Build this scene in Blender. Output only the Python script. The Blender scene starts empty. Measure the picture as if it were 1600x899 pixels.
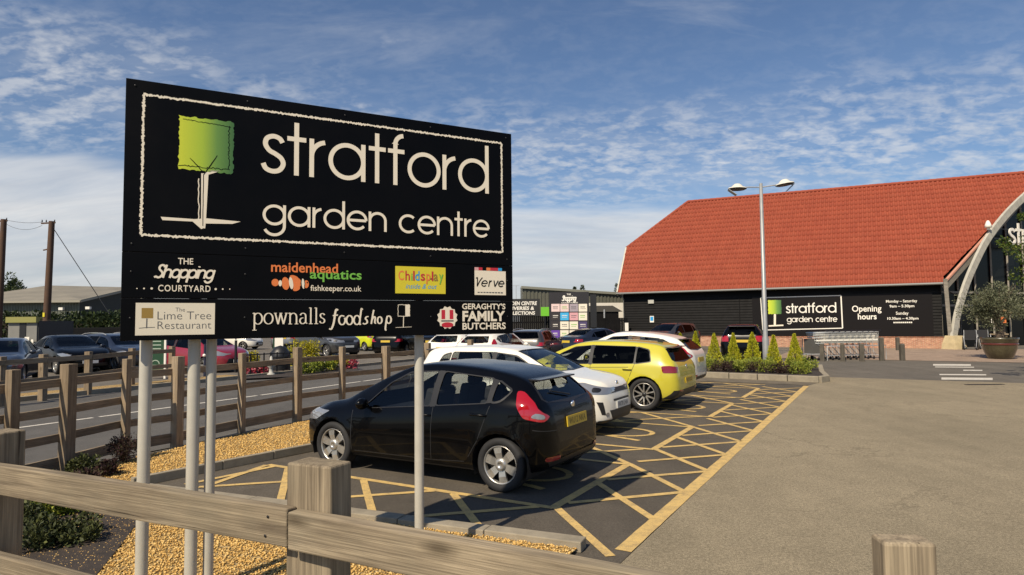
import bpy, bmesh, math, random
from mathutils import Vector, Matrix, noise
random.seed(7)
SC = bpy.context.scene
COL = SC.collection
R_ = math.radians
PI = math.pi

# ------------------------------------------------------------------ camera
CAM_H = 1.8
PITCH = math.atan(53.5 / 1000.0)
ROLL = 0.009
cd = bpy.data.cameras.new('camera')
cam = bpy.data.objects.new('camera', cd)
COL.objects.link(cam)
cd.sensor_fit = 'HORIZONTAL'
cd.sensor_width = 36.0
cd.lens = 22.5
cd.clip_start = 0.05
cd.clip_end = 3000
_f = Vector((0, math.cos(PITCH), math.sin(PITCH)))
_u0 = Vector((0, -math.sin(PITCH), math.cos(PITCH)))
_r0 = Vector((1, 0, 0))
_u = _u0 * math.cos(ROLL) + _r0 * math.sin(ROLL)
_r = _r0 * math.cos(ROLL) - _u0 * math.sin(ROLL)
CAMP = Vector((0, 0, CAM_H))
m = Matrix((( _r.x, _u.x, -_f.x, 0), (_r.y, _u.y, -_f.y, 0), (_r.z, _u.z, -_f.z, CAM_H), (0, 0, 0, 1)))
cam.matrix_world = m
SC.camera = cam

# ------------------------------------------------------------------ sun + sky
SUN_EL = 46.6
SUN_AZ = 180 + 31.9          # measured from +Y towards +X
_ce = math.cos(R_(SUN_EL))
SUND = Vector((math.sin(R_(SUN_AZ)) * _ce, math.cos(R_(SUN_AZ)) * _ce, math.sin(R_(SUN_EL))))
sl = bpy.data.lights.new('sun', 'SUN')
sl.energy = 5.0
sl.angle = R_(0.5)
sl.color = (1.0, 0.87, 0.68)
so = bpy.data.objects.new('sun', sl)
COL.objects.link(so)
so.location = SUND * 60
so.rotation_euler = SUND.to_track_quat('Z', 'Y').to_euler()

W = bpy.data.worlds.new('World')
SC.world = W
W.use_nodes = True

def N(nt, kind, **kw):
    n = nt.nodes.new(kind)
    for k, v in kw.items():
        if k.startswith('i_'):
            n.inputs[k[2:].replace('_', ' ')].default_value = v
        else:
            setattr(n, k, v)
    return n

def mth(nt, op, a, b=None, clamp=False):
    n = nt.nodes.new('ShaderNodeMath')
    n.operation = op
    n.use_clamp = clamp
    for i, v in enumerate((a, b)):
        if v is None:
            continue
        if isinstance(v, (int, float)):
            n.inputs[i].default_value = v
        else:
            nt.links.new(v, n.inputs[i])
    return n.outputs[0]

def ramp(nt, fac, stops, interp='LINEAR'):
    n = nt.nodes.new('ShaderNodeValToRGB')
    cr = n.color_ramp
    cr.interpolation = interp
    while len(cr.elements) < len(stops):
        cr.elements.new(0.5)
    for e, (p, c) in zip(cr.elements, stops):
        e.position = p
        e.color = (c, c, c, 1) if isinstance(c, (int, float)) else (c[0], c[1], c[2], 1)
    nt.links.new(fac, n.inputs[0])
    return n.outputs[0]

def mixc(nt, fac, a, b, mode='MIX'):
    n = nt.nodes.new('ShaderNodeMix')
    n.data_type = 'RGBA'
    n.blend_type = mode
    for sock, v in ((n.inputs[0], fac), (n.inputs[6], a), (n.inputs[7], b)):
        if isinstance(v, (int, float)):
            sock.default_value = v
        elif isinstance(v, tuple):
            sock.default_value = (v[0], v[1], v[2], 1)
        else:
            nt.links.new(v, sock)
    return n.outputs[2]

def build_world():
    nt = W.node_tree
    nt.nodes.clear()
    out = nt.nodes.new('ShaderNodeOutputWorld')
    bg = nt.nodes.new('ShaderNodeBackground')
    bg.inputs['Strength'].default_value = 0.064
    sky = nt.nodes.new('ShaderNodeTexSky')
    sky.sky_type = 'NISHITA'
    sky.sun_disc = False
    sky.sun_elevation = R_(SUN_EL)
    sky.sun_rotation = R_(SUN_AZ)
    sky.air_density = 1.0
    sky.dust_density = 0.6
    sky.ozone_density = 2.2
    tc = nt.nodes.new('ShaderNodeTexCoord')
    sep = nt.nodes.new('ShaderNodeSeparateXYZ')
    nt.links.new(tc.outputs['Generated'], sep.inputs[0])
    z = mth(nt, 'MAXIMUM', sep.outputs['Z'], 0.0)
    zz = mth(nt, 'ADD', z, 0.26)
    px = mth(nt, 'DIVIDE', sep.outputs['X'], zz)
    py = mth(nt, 'DIVIDE', sep.outputs['Y'], zz)
    comb = nt.nodes.new('ShaderNodeCombineXYZ')
    nt.links.new(px, comb.inputs[0])
    nt.links.new(py, comb.inputs[1])
    def nz(scale, detail, rough, dist=0.0, sx=1.0, sy=1.0, rot=0.0, off=(0, 0, 0)):
        mp = nt.nodes.new('ShaderNodeMapping')
        mp.inputs['Scale'].default_value = (sx, sy, 1)
        mp.inputs['Rotation'].default_value = (0, 0, rot)
        mp.inputs['Location'].default_value = off
        nt.links.new(comb.outputs[0], mp.inputs[0])
        n = nt.nodes.new('ShaderNodeTexNoise')
        n.inputs['Scale'].default_value = scale
        n.inputs['Detail'].default_value = detail
        n.inputs['Roughness'].default_value = rough
        n.inputs['Distortion'].default_value = dist
        nt.links.new(mp.outputs[0], n.inputs['Vector'])
        return n.outputs[0]
    X = sep.outputs['X']
    big = nz(2.3, 3, 0.5, 0.4, sx=0.8, sy=1.0, off=(3.7, 1.9, 0))
    rip = nz(15.0, 3, 0.55, 0.35, sx=0.7, sy=1.1, rot=0.45)
    fine = nz(34, 3, 0.6, 0.3, sx=0.85, sy=1.1, rot=0.45)
    wisp = nz(2.4, 6, 0.66, 0.7, sx=0.55, sy=1.5, rot=-0.45, off=(1.3, 4.2, 0))
    # small puffs gathered in a broad drift that sinks to the right
    zt = mth(nt, 'ADD', mth(nt, 'ADD', z, mth(nt, 'MULTIPLY', X, 0.07)), mth(nt, 'MULTIPLY', mth(nt, 'SUBTRACT', big, 0.5), 0.30))
    belt = ramp(nt, zt, [(0.17, 0.2), (0.225, 0.58), (0.27, 0.68), (0.32, 0.40), (0.36, 0.09), (0.5, 0.02)])
    r1 = mth(nt, 'ADD', mth(nt, 'MULTIPLY', rip, 0.62), mth(nt, 'MULTIPLY', fine, 0.38))
    soft = ramp(nt, r1, [(0.42, 0.0), (0.62, 1.0)])
    veil = ramp(nt, wisp, [(0.42, 0.0), (0.70, 0.35)])
    c1 = mth(nt, 'MULTIPLY', mth(nt, 'MAXIMUM', mth(nt, 'MULTIPLY', soft, 0.85), veil), belt)
    hi = mth(nt, 'MULTIPLY', ramp(nt, wisp, [(0.54, 0.0), (0.76, 0.28)]), ramp(nt, X, [(0.28, 1.0), (0.62, 0.35)]))
    c1 = mth(nt, 'MAXIMUM', c1, mth(nt, 'MULTIPLY', hi, ramp(nt, r1, [(0.3, 0.4), (0.7, 1.0)])))
    # low bank of pale stratus near the horizon
    edge = mth(nt, 'ADD', mth(nt, 'ADD', z, mth(nt, 'MULTIPLY', X, 0.06)), mth(nt, 'MULTIPLY', mth(nt, 'SUBTRACT', nz(2.0, 5, 0.62, 0.4, sx=0.5, off=(8, 2, 0)), 0.5), 0.10))
    bank = ramp(nt, edge, [(0.10, 0.92), (0.165, 0.80), (0.192, 0.0)])
    bt = nz(4.5, 6, 0.6, 0.5, sx=0.35, sy=1.3)
    bank = mth(nt, 'MULTIPLY', bank, ramp(nt, bt, [(0.25, 0.70), (0.65, 1.0)]))
    # the drift lies to the north; overhead and behind stays clear
    front = ramp(nt, sep.outputs['Y'], [(0.0, 0.12), (0.35, 1.0)])
    cov = mth(nt, 'MULTIPLY', mth(nt, 'MAXIMUM', c1, bank, True), front)
    shade = nz(5.0, 5, 0.6, 0.4, sx=0.4, sy=1.2, off=(5, 5, 0))
    ccol = mixc(nt, ramp(nt, shade, [(0.32, 0.0), (0.68, 1.0)]), (8.6, 8.9, 9.4), (12.4, 12.2, 11.8))
    ccol = mixc(nt, ramp(nt, z, [(0.05, 0.45), (0.2, 0.0)]), ccol, (6.6, 6.9, 7.4))
    skyc = mixc(nt, 1.0, sky.outputs[0], (1.16, 1.26, 1.40), 'MULTIPLY')
    fin = mixc(nt, cov, skyc, ccol)
    nt.links.new(fin, bg.inputs[0])
    nt.links.new(bg.outputs[0], out.inputs[0])
build_world()

SC.view_settings.view_transform = 'Standard'
SC.view_settings.look = 'None'
SC.view_settings.exposure = 0.17
SC.view_settings.gamma = 1.0
SC.view_settings.use_curve_mapping = False
try:
    SC.cycles.max_bounces = 8
    SC.cycles.transparent_max_bounces = 16
    SC.cycles.caustics_reflective = False
    SC.cycles.caustics_refractive = False
    SC.cycles.sample_clamp_indirect = 6
except Exception:
    pass

# ------------------------------------------------------------------ measuring helpers (photograph pixel -> point in the place)
def ray(px, py):
    return _r * ((px - 800.0) / 1000.0) + _u * ((449.5 - py) / 1000.0) + _f
def gnd(px, py, z=0.0):
    d = ray(px, py)
    return CAMP + d * ((z - CAM_H) / d.z)
def onplane(px, py, p0, n):
    d = ray(px, py)
    return CAMP + d * ((p0 - CAMP).dot(n) / d.dot(n))
def atd(px, py, Y):
    d = ray(px, py)
    return CAMP + d * (Y / d.y)

E0 = gnd(985, 855)
GA = Vector((0.4966, 0.8680, 0)).normalized()     # along the parking row, away from the camera
GB = Vector((-GA.y, GA.x, 0))                     # across it, to the left
GROT = math.atan2(-GB.y, -GB.x)                   # frame: x = -GB, y = GA
def gp(a, b, z=0.0):
    return E0 + GA * a + GB * b + Vector((0, 0, z))
def togrid(p):
    d = p - E0
    return d.dot(GA), d.dot(GB)

# ------------------------------------------------------------------ object helpers
def tag(o, label=None, cat=None, group=None, kind=None):
    if label: o['label'] = label
    if cat: o['category'] = cat
    if group: o['group'] = group
    if kind: o['kind'] = kind
    return o
def thing(name, loc, rz=0.0, label=None, cat=None, group=None):
    o = bpy.data.objects.new(name, None)
    o.empty_display_size = 0.2
    COL.objects.link(o)
    o.location = loc
    o.rotation_euler = (0, 0, rz)
    return tag(o, label, cat, group)
def copy_tree(o, parent=None):
    c = o.copy()
    COL.objects.link(c)
    if parent is not None:
        c.parent = parent
    for ch in list(o.children):
        copy_tree(ch, c)
    return c

class MB:
    def __init__(self):
        self.v = []; self.f = []; self.mi = []; self.cur = 0; self.M = None; self.sm = []; self.smooth = False
    def add(self, vs, fs, smooth=None):
        o = len(self.v)
        if self.M is not None:
            vs = [self.M @ Vector(p) for p in vs]
        self.v.extend([tuple(p) for p in vs])
        s = self.smooth if smooth is None else smooth
        for f in fs:
            self.f.append(tuple(i + o for i in f)); self.mi.append(self.cur); self.sm.append(s)
        return self
    def box(self, c, s, M=None):
        x, y, z = s[0] / 2, s[1] / 2, s[2] / 2
        vs = [Vector((i * x, j * y, k * z)) for k in (-1, 1) for j in (-1, 1) for i in (-1, 1)]
        if M is not None:
            vs = [M @ p for p in vs]
        vs = [p + Vector(c) for p in vs]
        return self.add(vs, [(0, 2, 3, 1), (4, 5, 7, 6), (0, 1, 5, 4), (2, 6, 7, 3), (0, 4, 6, 2), (1, 3, 7, 5)], False)
    def beam(self, p0, p1, w, h, up=(0, 0, 1)):
        p0 = Vector(p0); p1 = Vector(p1)
        d = (p1 - p0); L = d.length; x = d.normalized()
        up = Vector(up)
        if abs(x.dot(up)) > 0.98: up = Vector((0, 1, 0))
        y = up.cross(x).normalized(); z = x.cross(y)
        vs = []
        for t in (0, L):
            for a, b in ((-1, -1), (1, -1), (1, 1), (-1, 1)):
                vs.append(p0 + x * t + y * (a * w / 2) + z * (b * h / 2))
        return self.add(vs, [(0, 3, 2, 1), (4, 5, 6, 7), (0, 1, 5, 4), (1, 2, 6, 5), (2, 3, 7, 6), (3, 0, 4, 7)], False)
    def tube(self, pts, r, n=8, caps=True, smooth=True):
        pts = [Vector(p) for p in pts]
        rs = r if isinstance(r, (list, tuple)) else [r] * len(pts)
        vs = []; fs = []
        prev = None
        for i, p in enumerate(pts):
            t = (pts[min(i + 1, len(pts) - 1)] - pts[max(i - 1, 0)])
            if t.length < 1e-9: t = Vector((0, 0, 1))
            t.normalize()
            if prev is None:
                a = Vector((0, 0, 1)) if abs(t.z) < 0.9 else Vector((1, 0, 0))
                u = t.cross(a).normalized()
            else:
                u = (prev - t * prev.dot(t))
                if u.length < 1e-6: u = t.orthogonal()
                u.normalize()
            prev = u
            w = t.cross(u)
            for k in range(n):
                an = 2 * PI * k / n
                vs.append(p + (u * math.cos(an) + w * math.sin(an)) * rs[i])
        for i in range(len(pts) - 1):
            for k in range(n):
                fs.append((i * n + k, i * n + (k + 1) % n, (i + 1) * n + (k + 1) % n, (i + 1) * n + k))
        self.add(vs, fs, smooth)
        if caps:
            self.add(vs[:n], [tuple(reversed(range(n)))], False)
            self.add(vs[-n:], [tuple(range(n))], False)
        return self
    def lathe(self, prof, c=(0, 0, 0), n=24, axis='Z', smooth=True):
        vs = []; fs = []
        c = Vector(c)
        for (r, h) in prof:
            for k in range(n):
                a = 2 * PI * k / n
                if axis == 'Z': q = Vector((r * math.cos(a), r * math.sin(a), h))
                elif axis == 'Y': q = Vector((r * math.cos(a), h, r * math.sin(a)))
                else: q = Vector((h, r * math.cos(a), r * math.sin(a)))
                vs.append(c + q)
        for i in range(len(prof) - 1):
            for k in range(n):
                q = (i * n + k, i * n + (k + 1) % n, (i + 1) * n + (k + 1) % n, (i + 1) * n + k)
                fs.append(tuple(reversed(q)) if axis == 'Y' else q)
        return self.add(vs, fs, smooth)
    def prism(self, poly, d, M=None):
        # polygon in local XY extruded along +Z by d (poly counter-clockwise)
        n = len(poly)
        vs = [Vector((p[0], p[1], 0)) for p in poly] + [Vector((p[0], p[1], d)) for p in poly]
        if M is not None: vs = [M @ p for p in vs]
        fs = [tuple(reversed(range(n))), tuple(range(n, 2 * n))] + [(i, (i + 1) % n, n + (i + 1) % n, n + i) for i in range(n)]
        return self.add(vs, fs, False)
    def quad(self, a, b, c, d):
        return self.add([a, b, c, d], [(0, 1, 2, 3)], False)
    def sheet(self, pts):
        return self.add(pts, [tuple(range(len(pts)))], False)
    def ball(self, c, r, n=12, m=8, sz=1.0, sx=1.0, sy=1.0):
        vs = []; fs = []
        for i in range(m + 1):
            th = PI * i / m
            for k in range(n):
                a = 2 * PI * k / n
                vs.append(Vector(c) + Vector((r * sx * math.sin(th) * math.cos(a), r * sy * math.sin(th) * math.sin(a), r * sz * math.cos(th))))
        for i in range(m):
            for k in range(n):
                fs.append((i * n + k, (i + 1) * n + k, (i + 1) * n + (k + 1) % n, i * n + (k + 1) % n))
        return self.add(vs, fs, True)
    def build(self, name, mats, parent=None, origin=None, bevel=0.0):
        me = bpy.data.meshes.new(name)
        vs = self.v
        if origin is not None:
            o = Vector(origin)
            vs = [tuple(Vector(p) - o) for p in vs]
        me.from_pydata(vs, [], self.f)
        if not isinstance(mats, (list, tuple)): mats = [mats]
        for mm in mats: me.materials.append(mm)
        for p, i, s in zip(me.polygons, self.mi, self.sm):
            p.material_index = i; p.use_smooth = s
        me.validate(); me.update()
        ob = bpy.data.objects.new(name, me)
        COL.objects.link(ob)
        if parent is not None: ob.parent = parent
        if origin is not None and parent is None: ob.location = origin
        if bevel > 0:
            bm = bmesh.new(); bm.from_mesh(me)
            bmesh.ops.remove_doubles(bm, verts=bm.verts, dist=1e-5)
            es = [e for e in bm.edges if len(e.link_faces) == 2 and e.calc_face_angle(0) > 0.6]
            bmesh.ops.bevel(bm, geom=es, offset=bevel, segments=2, affect='EDGES', profile=0.5)
            bm.to_mesh(me); bm.free()
        return ob

# ------------------------------------------------------------------ materials
MATS = {}
def mat(name, col, rough=0.6, metal=0.0, var=0.0, vscale=3.0, bump=0.0, bscale=40.0, coat=0.0, spec=0.5, island=0.0, coord='Object'):
    if name in MATS: return MATS[name]
    m = bpy.data.materials.new(name); m.use_nodes = True
    nt = m.node_tree
    b = nt.nodes['Principled BSDF']
    b.inputs['Roughness'].default_value = rough
    b.inputs['Metallic'].default_value = metal
    b.inputs['Specular IOR Level'].default_value = spec
    b.inputs['Coat Weight'].default_value = coat
    b.inputs['Coat Roughness'].default_value = 0.04
    b.inputs['Base Color'].default_value = (*col, 1)
    tc = nt.nodes.new('ShaderNodeTexCoord')
    if var > 0:
        n = N(nt, 'ShaderNodeTexNoise', i_Scale=vscale, i_Detail=6.0, i_Roughness=0.65)
        nt.links.new(tc.outputs[coord], n.inputs['Vector'])
        f = ramp(nt, n.outputs[0], [(0.3, 1 - var), (0.7, 1 + var)])
        nt.links.new(mixc(nt, 1.0, (*col,), f, 'MULTIPLY'), b.inputs['Base Color'])
        nt.links.new(ramp(nt, n.outputs[0], [(0.3, max(0, rough - 0.1)), (0.7, min(1, rough + 0.1))]), b.inputs['Roughness'])
    if island > 0:
        g = nt.nodes.new('ShaderNodeNewGeometry')
        f = ramp(nt, g.outputs['Random Per Island'], [(0, 1 - island), (1, 1 + island)])
        nt.links.new(mixc(nt, 1.0, (*col,), f, 'MULTIPLY'), b.inputs['Base Color'])
    if bump > 0:
        n2 = N(nt, 'ShaderNodeTexNoise', i_Scale=bscale, i_Detail=4.0)
        nt.links.new(tc.outputs[coord], n2.inputs['Vector'])
        bp = N(nt, 'ShaderNodeBump', i_Strength=bump, i_Distance=0.01)
        nt.links.new(n2.outputs[0], bp.inputs['Height'])
        nt.links.new(bp.outputs[0], b.inputs['Normal'])
    MATS[name] = m
    return m

def leaf_mat(name, c1, c2, c3=None, rough=0.55, trans=0.25):
    m = bpy.data.materials.new(name); m.use_nodes = True
    nt = m.node_tree
    b = nt.nodes['Principled BSDF']; out = nt.nodes['Material Output']
    g = nt.nodes.new('ShaderNodeNewGeometry')
    st = [(0, c1), (0.6, c2), (1, c3 or c2)]
    c = ramp(nt, g.outputs['Random Per Island'], st)
    nt.links.new(c, b.inputs['Base Color'])
    b.inputs['Roughness'].default_value = rough
    b.inputs['Specular IOR Level'].default_value = 0.3
    t = nt.nodes.new('ShaderNodeBsdfTranslucent')
    nt.links.new(c, t.inputs[0])
    mx = nt.nodes.new('ShaderNodeMixShader'); mx.inputs[0].default_value = trans
    nt.links.new(b.outputs[0], mx.inputs[1]); nt.links.new(t.outputs[0], mx.inputs[2])
    nt.links.new(mx.outputs[0], out.inputs[0])
    MATS[name] = m
    return m

def asphalt(name, base, light, speck=0.5, patch=0.15, grain=260.0, stain=0.35):
    m = bpy.data.materials.new(name); m.use_nodes = True
    nt = m.node_tree; b = nt.nodes['Principled BSDF']
    tc = nt.nodes.new('ShaderNodeTexCoord')
    n1 = N(nt, 'ShaderNodeTexNoise', i_Scale=0.35, i_Detail=7.0, i_Roughness=0.62)
    n2 = N(nt, 'ShaderNodeTexNoise', i_Scale=grain, i_Detail=2.0)
    n3 = N(nt, 'ShaderNodeTexNoise', i_Scale=2.6, i_Detail=8.0, i_Roughness=0.7)
    n5 = N(nt, 'ShaderNodeTexNoise', i_Scale=38.0, i_Detail=3.0, i_Roughness=0.7)
    vo = N(nt, 'ShaderNodeTexVoronoi', i_Scale=70.0)
    for n in (n1, n2, n3, n5, vo): nt.links.new(tc.outputs['Object'], n.inputs['Vector'])
    c = mixc(nt, ramp(nt, n1.outputs[0], [(0.35, 0.0), (0.65, 1.0)]), base, light)
    c = mixc(nt, 1.0, c, ramp(nt, n3.outputs[0], [(0.3, 1 - patch), (0.7, 1 + patch)]), 'MULTIPLY')
    c = mixc(nt, speck, c, ramp(nt, n2.outputs[0], [(0.32, 0.35), (0.68, 1.75)]), 'MULTIPLY')
    c = mixc(nt, speck * 0.7, c, ramp(nt, n5.outputs[0], [(0.3, 0.5), (0.7, 1.5)]), 'MULTIPLY')
    # tyre-polished tracks along the lane and faint crack lines
    mpt = nt.nodes.new('ShaderNodeMapping'); mpt.inputs['Rotation'].default_value = (0, 0, 0.52); mpt.inputs['Scale'].default_value = (0.9, 0.06, 1)
    nt.links.new(tc.outputs['Object'], mpt.inputs[0])
    nk = N(nt, 'ShaderNodeTexNoise', i_Scale=1.6, i_Detail=4.0, i_Roughness=0.55)
    nt.links.new(mpt.outputs[0], nk.inputs['Vector'])
    c = mixc(nt, 1.0, c, ramp(nt, nk.outputs[0], [(0.3, 1 - patch * 0.9), (0.7, 1 + patch * 0.9)]), 'MULTIPLY')
    vc = N(nt, 'ShaderNodeTexVoronoi', i_Scale=0.42); vc.feature = 'DISTANCE_TO_EDGE'
    wob = nt.nodes.new('ShaderNodeVectorMath'); wob.operation = 'ADD'
    nt.links.new(tc.outputs['Object'], wob.inputs[0]); nt.links.new(n3.outputs['Color'], wob.inputs[1])
    nt.links.new(wob.outputs[0], vc.inputs['Vector'])
    crk = mth(nt, 'MULTIPLY', ramp(nt, vc.outputs['Distance'], [(0.004, 1.0), (0.012, 0.0)]), ramp(nt, n1.outputs[0], [(0.48, 0.0), (0.6, 0.45)]))
    c = mixc(nt, crk, c, (base[0] * 0.35, base[1] * 0.35, base[2] * 0.35))
    oil = N(nt, 'ShaderNodeTexNoise', i_Scale=0.8, i_Detail=3.0, i_Roughness=0.5)
    nt.links.new(tc.outputs['Object'], oil.inputs['Vector'])
    c = mixc(nt, ramp(nt, oil.outputs[0], [(0.66, 0.0), (0.74, 0.35)]), c, (base[0] * 0.5, base[1] * 0.48, base[2] * 0.45))
    # scattered pale chips of grit
    n4 = N(nt, 'ShaderNodeTexNoise', i_Scale=1.1, i_Detail=5.0)
    nt.links.new(tc.outputs['Object'], n4.inputs['Vector'])
    chip = mth(nt, 'MULTIPLY', ramp(nt, vo.outputs['Distance'], [(0.10, 1.0), (0.16, 0.0)]), ramp(nt, n4.outputs[0], [(0.52, 0.0), (0.66, 1.0)]))
    c = mixc(nt, mth(nt, 'MULTIPLY', chip, stain), c, (0.55, 0.48, 0.36))
    nt.links.new(c, b.inputs['Base Color'])
    b.inputs['Roughness'].default_value = 0.92
    b.inputs['Specular IOR Level'].default_value = 0.25
    bp = N(nt, 'ShaderNodeBump', i_Strength=0.55, i_Distance=0.006)
    nt.links.new(n2.outputs[0], bp.inputs['Height'])
    nt.links.new(bp.outputs[0], b.inputs['Normal'])
    MATS[name] = m
    return m

def wood_mat(name, light, dark, grey=0.5):
    # grain runs along the object's local X
    m = bpy.data.materials.new(name); m.use_nodes = True
    nt = m.node_tree; b = nt.nodes['Principled BSDF']
    tc = nt.nodes.new('ShaderNodeTexCoord')
    oi = nt.nodes.new('ShaderNodeObjectInfo')
    add = nt.nodes.new('ShaderNodeVectorMath'); add.operation = 'ADD'
    sc = nt.nodes.new('ShaderNodeVectorMath'); sc.operation = 'SCALE'; sc.inputs[0].default_value = (13, 7, 5)
    nt.links.new(oi.outputs['Random'], sc.inputs['Scale'])
    nt.links.new(tc.outputs['Object'], add.inputs[0]); nt.links.new(sc.outputs[0], add.inputs[1])
    mp = nt.nodes.new('ShaderNodeMapping'); mp.inputs['Scale'].default_value = (1.2, 22, 22)
    nt.links.new(add.outputs[0], mp.inputs[0])
    g1 = N(nt, 'ShaderNodeTexNoise', i_Scale=2.2, i_Detail=6.0, i_Roughness=0.6, i_Distortion=0.35)
    nt.links.new(mp.outputs[0], g1.inputs['Vector'])
    mp2 = nt.nodes.new('ShaderNodeMapping'); mp2.inputs['Scale'].default_value = (2.0, 150, 150)
    nt.links.new(add.outputs[0], mp2.inputs[0])
    g2 = N(nt, 'ShaderNodeTexNoise', i_Scale=1.5, i_Detail=3.0)
    nt.links.new(mp2.outputs[0], g2.inputs['Vector'])
    st = N(nt, 'ShaderNodeTexNoise', i_Scale=4.0, i_Detail=5.0)
    nt.links.new(add.outputs[0], st.inputs['Vector'])
    c = mixc(nt, ramp(nt, g1.outputs[0], [(0.30, 0.0), (0.68, 1.0)]), dark, light)
    c = mixc(nt, 0.42, c, ramp(nt, g2.outputs[0], [(0.32, 0.35), (0.68, 1.5)]), 'MULTIPLY')
    c = mixc(nt, 0.6, c, ramp(nt, st.outputs[0], [(0.3, 0.7), (0.7, 1.2)]), 'MULTIPLY')
    # drying cracks along the grain, grey-green weathering
    mc = nt.nodes.new('ShaderNodeMapping'); mc.inputs['Scale'].default_value = (0.9, 48, 48)
    nt.links.new(add.outputs[0], mc.inputs[0])
    ck = N(nt, 'ShaderNodeTexNoise', i_Scale=1.0, i_Detail=4.0, i_Roughness=0.6, i_Distortion=0.2)
    nt.links.new(mc.outputs[0], ck.inputs['Vector'])
    ckf = ramp(nt, ck.outputs[0], [(0.67, 0.0), (0.72, 0.85)])
    c = mixc(nt, ckf, c, (dark[0] * 0.28, dark[1] * 0.26, dark[2] * 0.24))
    wz = N(nt, 'ShaderNodeTexNoise', i_Scale=2.1, i_Detail=6.0, i_Roughness=0.7)
    nt.links.new(add.outputs[0], wz.inputs['Vector'])
    c = mixc(nt, ramp(nt, wz.outputs[0], [(0.48, 0.0), (0.72, 0.5)]), c, (light[0] * 0.62, light[1] * 0.68, light[2] * 0.72))
    # knots
    mk = nt.nodes.new('ShaderNodeMapping'); mk.inputs['Scale'].default_value = (1.7, 5.5, 5.5)
    nt.links.new(add.outputs[0], mk.inputs[0])
    vo = N(nt, 'ShaderNodeTexVoronoi', i_Scale=1.0)
    nt.links.new(mk.outputs[0], vo.inputs['Vector'])
    kn = ramp(nt, vo.outputs['Distance'], [(0.04, 1.0), (0.13, 0.0)])
    c = mixc(nt, mth(nt, 'MULTIPLY', kn, 0.75), c, (dark[0] * 0.35, dark[1] * 0.33, dark[2] * 0.3))
    # per-object tone
    c = mixc(nt, 1.0, c, ramp(nt, oi.outputs['Random'], [(0, 0.82), (1, 1.15)]), 'MULTIPLY')
    nt.links.new(c, b.inputs['Base Color'])
    b.inputs['Roughness'].default_value = 0.85
    b.inputs['Specular IOR Level'].default_value = 0.2
    bp = N(nt, 'ShaderNodeBump', i_Strength=0.6, i_Distance=0.004)
    h = mth(nt, 'SUBTRACT', mth(nt, 'ADD', mth(nt, 'MULTIPLY', g1.outputs[0], 0.8), mth(nt, 'MULTIPLY', g2.outputs[0], 0.8)), ckf)
    nt.links.new(h, bp.inputs['Height']); nt.links.new(bp.outputs[0], b.inputs['Normal'])
    MATS[name] = m
    return m

def paint_mat(name, col, metallic=0.0, rough=0.3, coat=0.8, spec=0.5, dirtk=1.0):
    # car paint outside, dark trim inside the shell
    m = bpy.data.materials.new(name); m.use_nodes = True
    nt = m.node_tree; b = nt.nodes['Principled BSDF']
    g = nt.nodes.new('ShaderNodeNewGeometry')
    tc = nt.nodes.new('ShaderNodeTexCoord')
    n = N(nt, 'ShaderNodeTexNoise', i_Scale=5.0, i_Detail=6.0)
    nt.links.new(tc.outputs['Object'], n.inputs['Vector'])
    sep = nt.nodes.new('ShaderNodeSeparateXYZ'); nt.links.new(tc.outputs['Object'], sep.inputs[0])
    dirt = mth(nt, 'MULTIPLY', ramp(nt, sep.outputs['Z'], [(0.18, 1.0), (0.55, 0.12)]), ramp(nt, n.outputs[0], [(0.35, 0.05 * dirtk), (0.75, 0.45 * dirtk)]))
    c = mixc(nt, dirt, col, (0.16, 0.135, 0.10))
    c = mixc(nt, g.outputs['Backfacing'], c, (0.02, 0.02, 0.022))
    nt.links.new(c, b.inputs['Base Color'])
    b.inputs['Metallic'].default_value = metallic
    rr = mth(nt, 'ADD', mth(nt, 'MULTIPLY', dirt, 0.5), rough)
    nt.links.new(rr, b.inputs['Roughness'])
    b.inputs['Coat Weight'].default_value = coat
    b.inputs['Specular IOR Level'].default_value = spec
    nt.links.new(mth(nt, 'ADD', mth(nt, 'MULTIPLY', dirt, 0.4), 0.03), b.inputs['Coat Roughness'])
    MATS[name] = m
    return m

def glass_mat(name, tint, refl=1.0):
    m = bpy.data.materials.new(name); m.use_nodes = True
    nt = m.node_tree; nt.nodes.clear()
    out = nt.nodes.new('ShaderNodeOutputMaterial')
    tr = nt.nodes.new('ShaderNodeBsdfTransparent'); tr.inputs[0].default_value = (*tint, 1)
    gl = nt.nodes.new('ShaderNodeBsdfGlossy'); gl.inputs['Roughness'].default_value = 0.01
    gl.inputs[0].default_value = (0.9, 0.95, 1.0, 1)
    fr = nt.nodes.new('ShaderNodeFresnel'); fr.inputs[0].default_value = 1.5
    mx = nt.nodes.new('ShaderNodeMixShader')
    nt.links.new(mth(nt, 'MULTIPLY', fr.outputs[0], refl, True), mx.inputs[0])
    nt.links.new(tr.outputs[0], mx.inputs[1]); nt.links.new(gl.outputs[0], mx.inputs[2])
    nt.links.new(mx.outputs[0], out.inputs[0])
    MATS[name] = m
    return m

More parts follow.
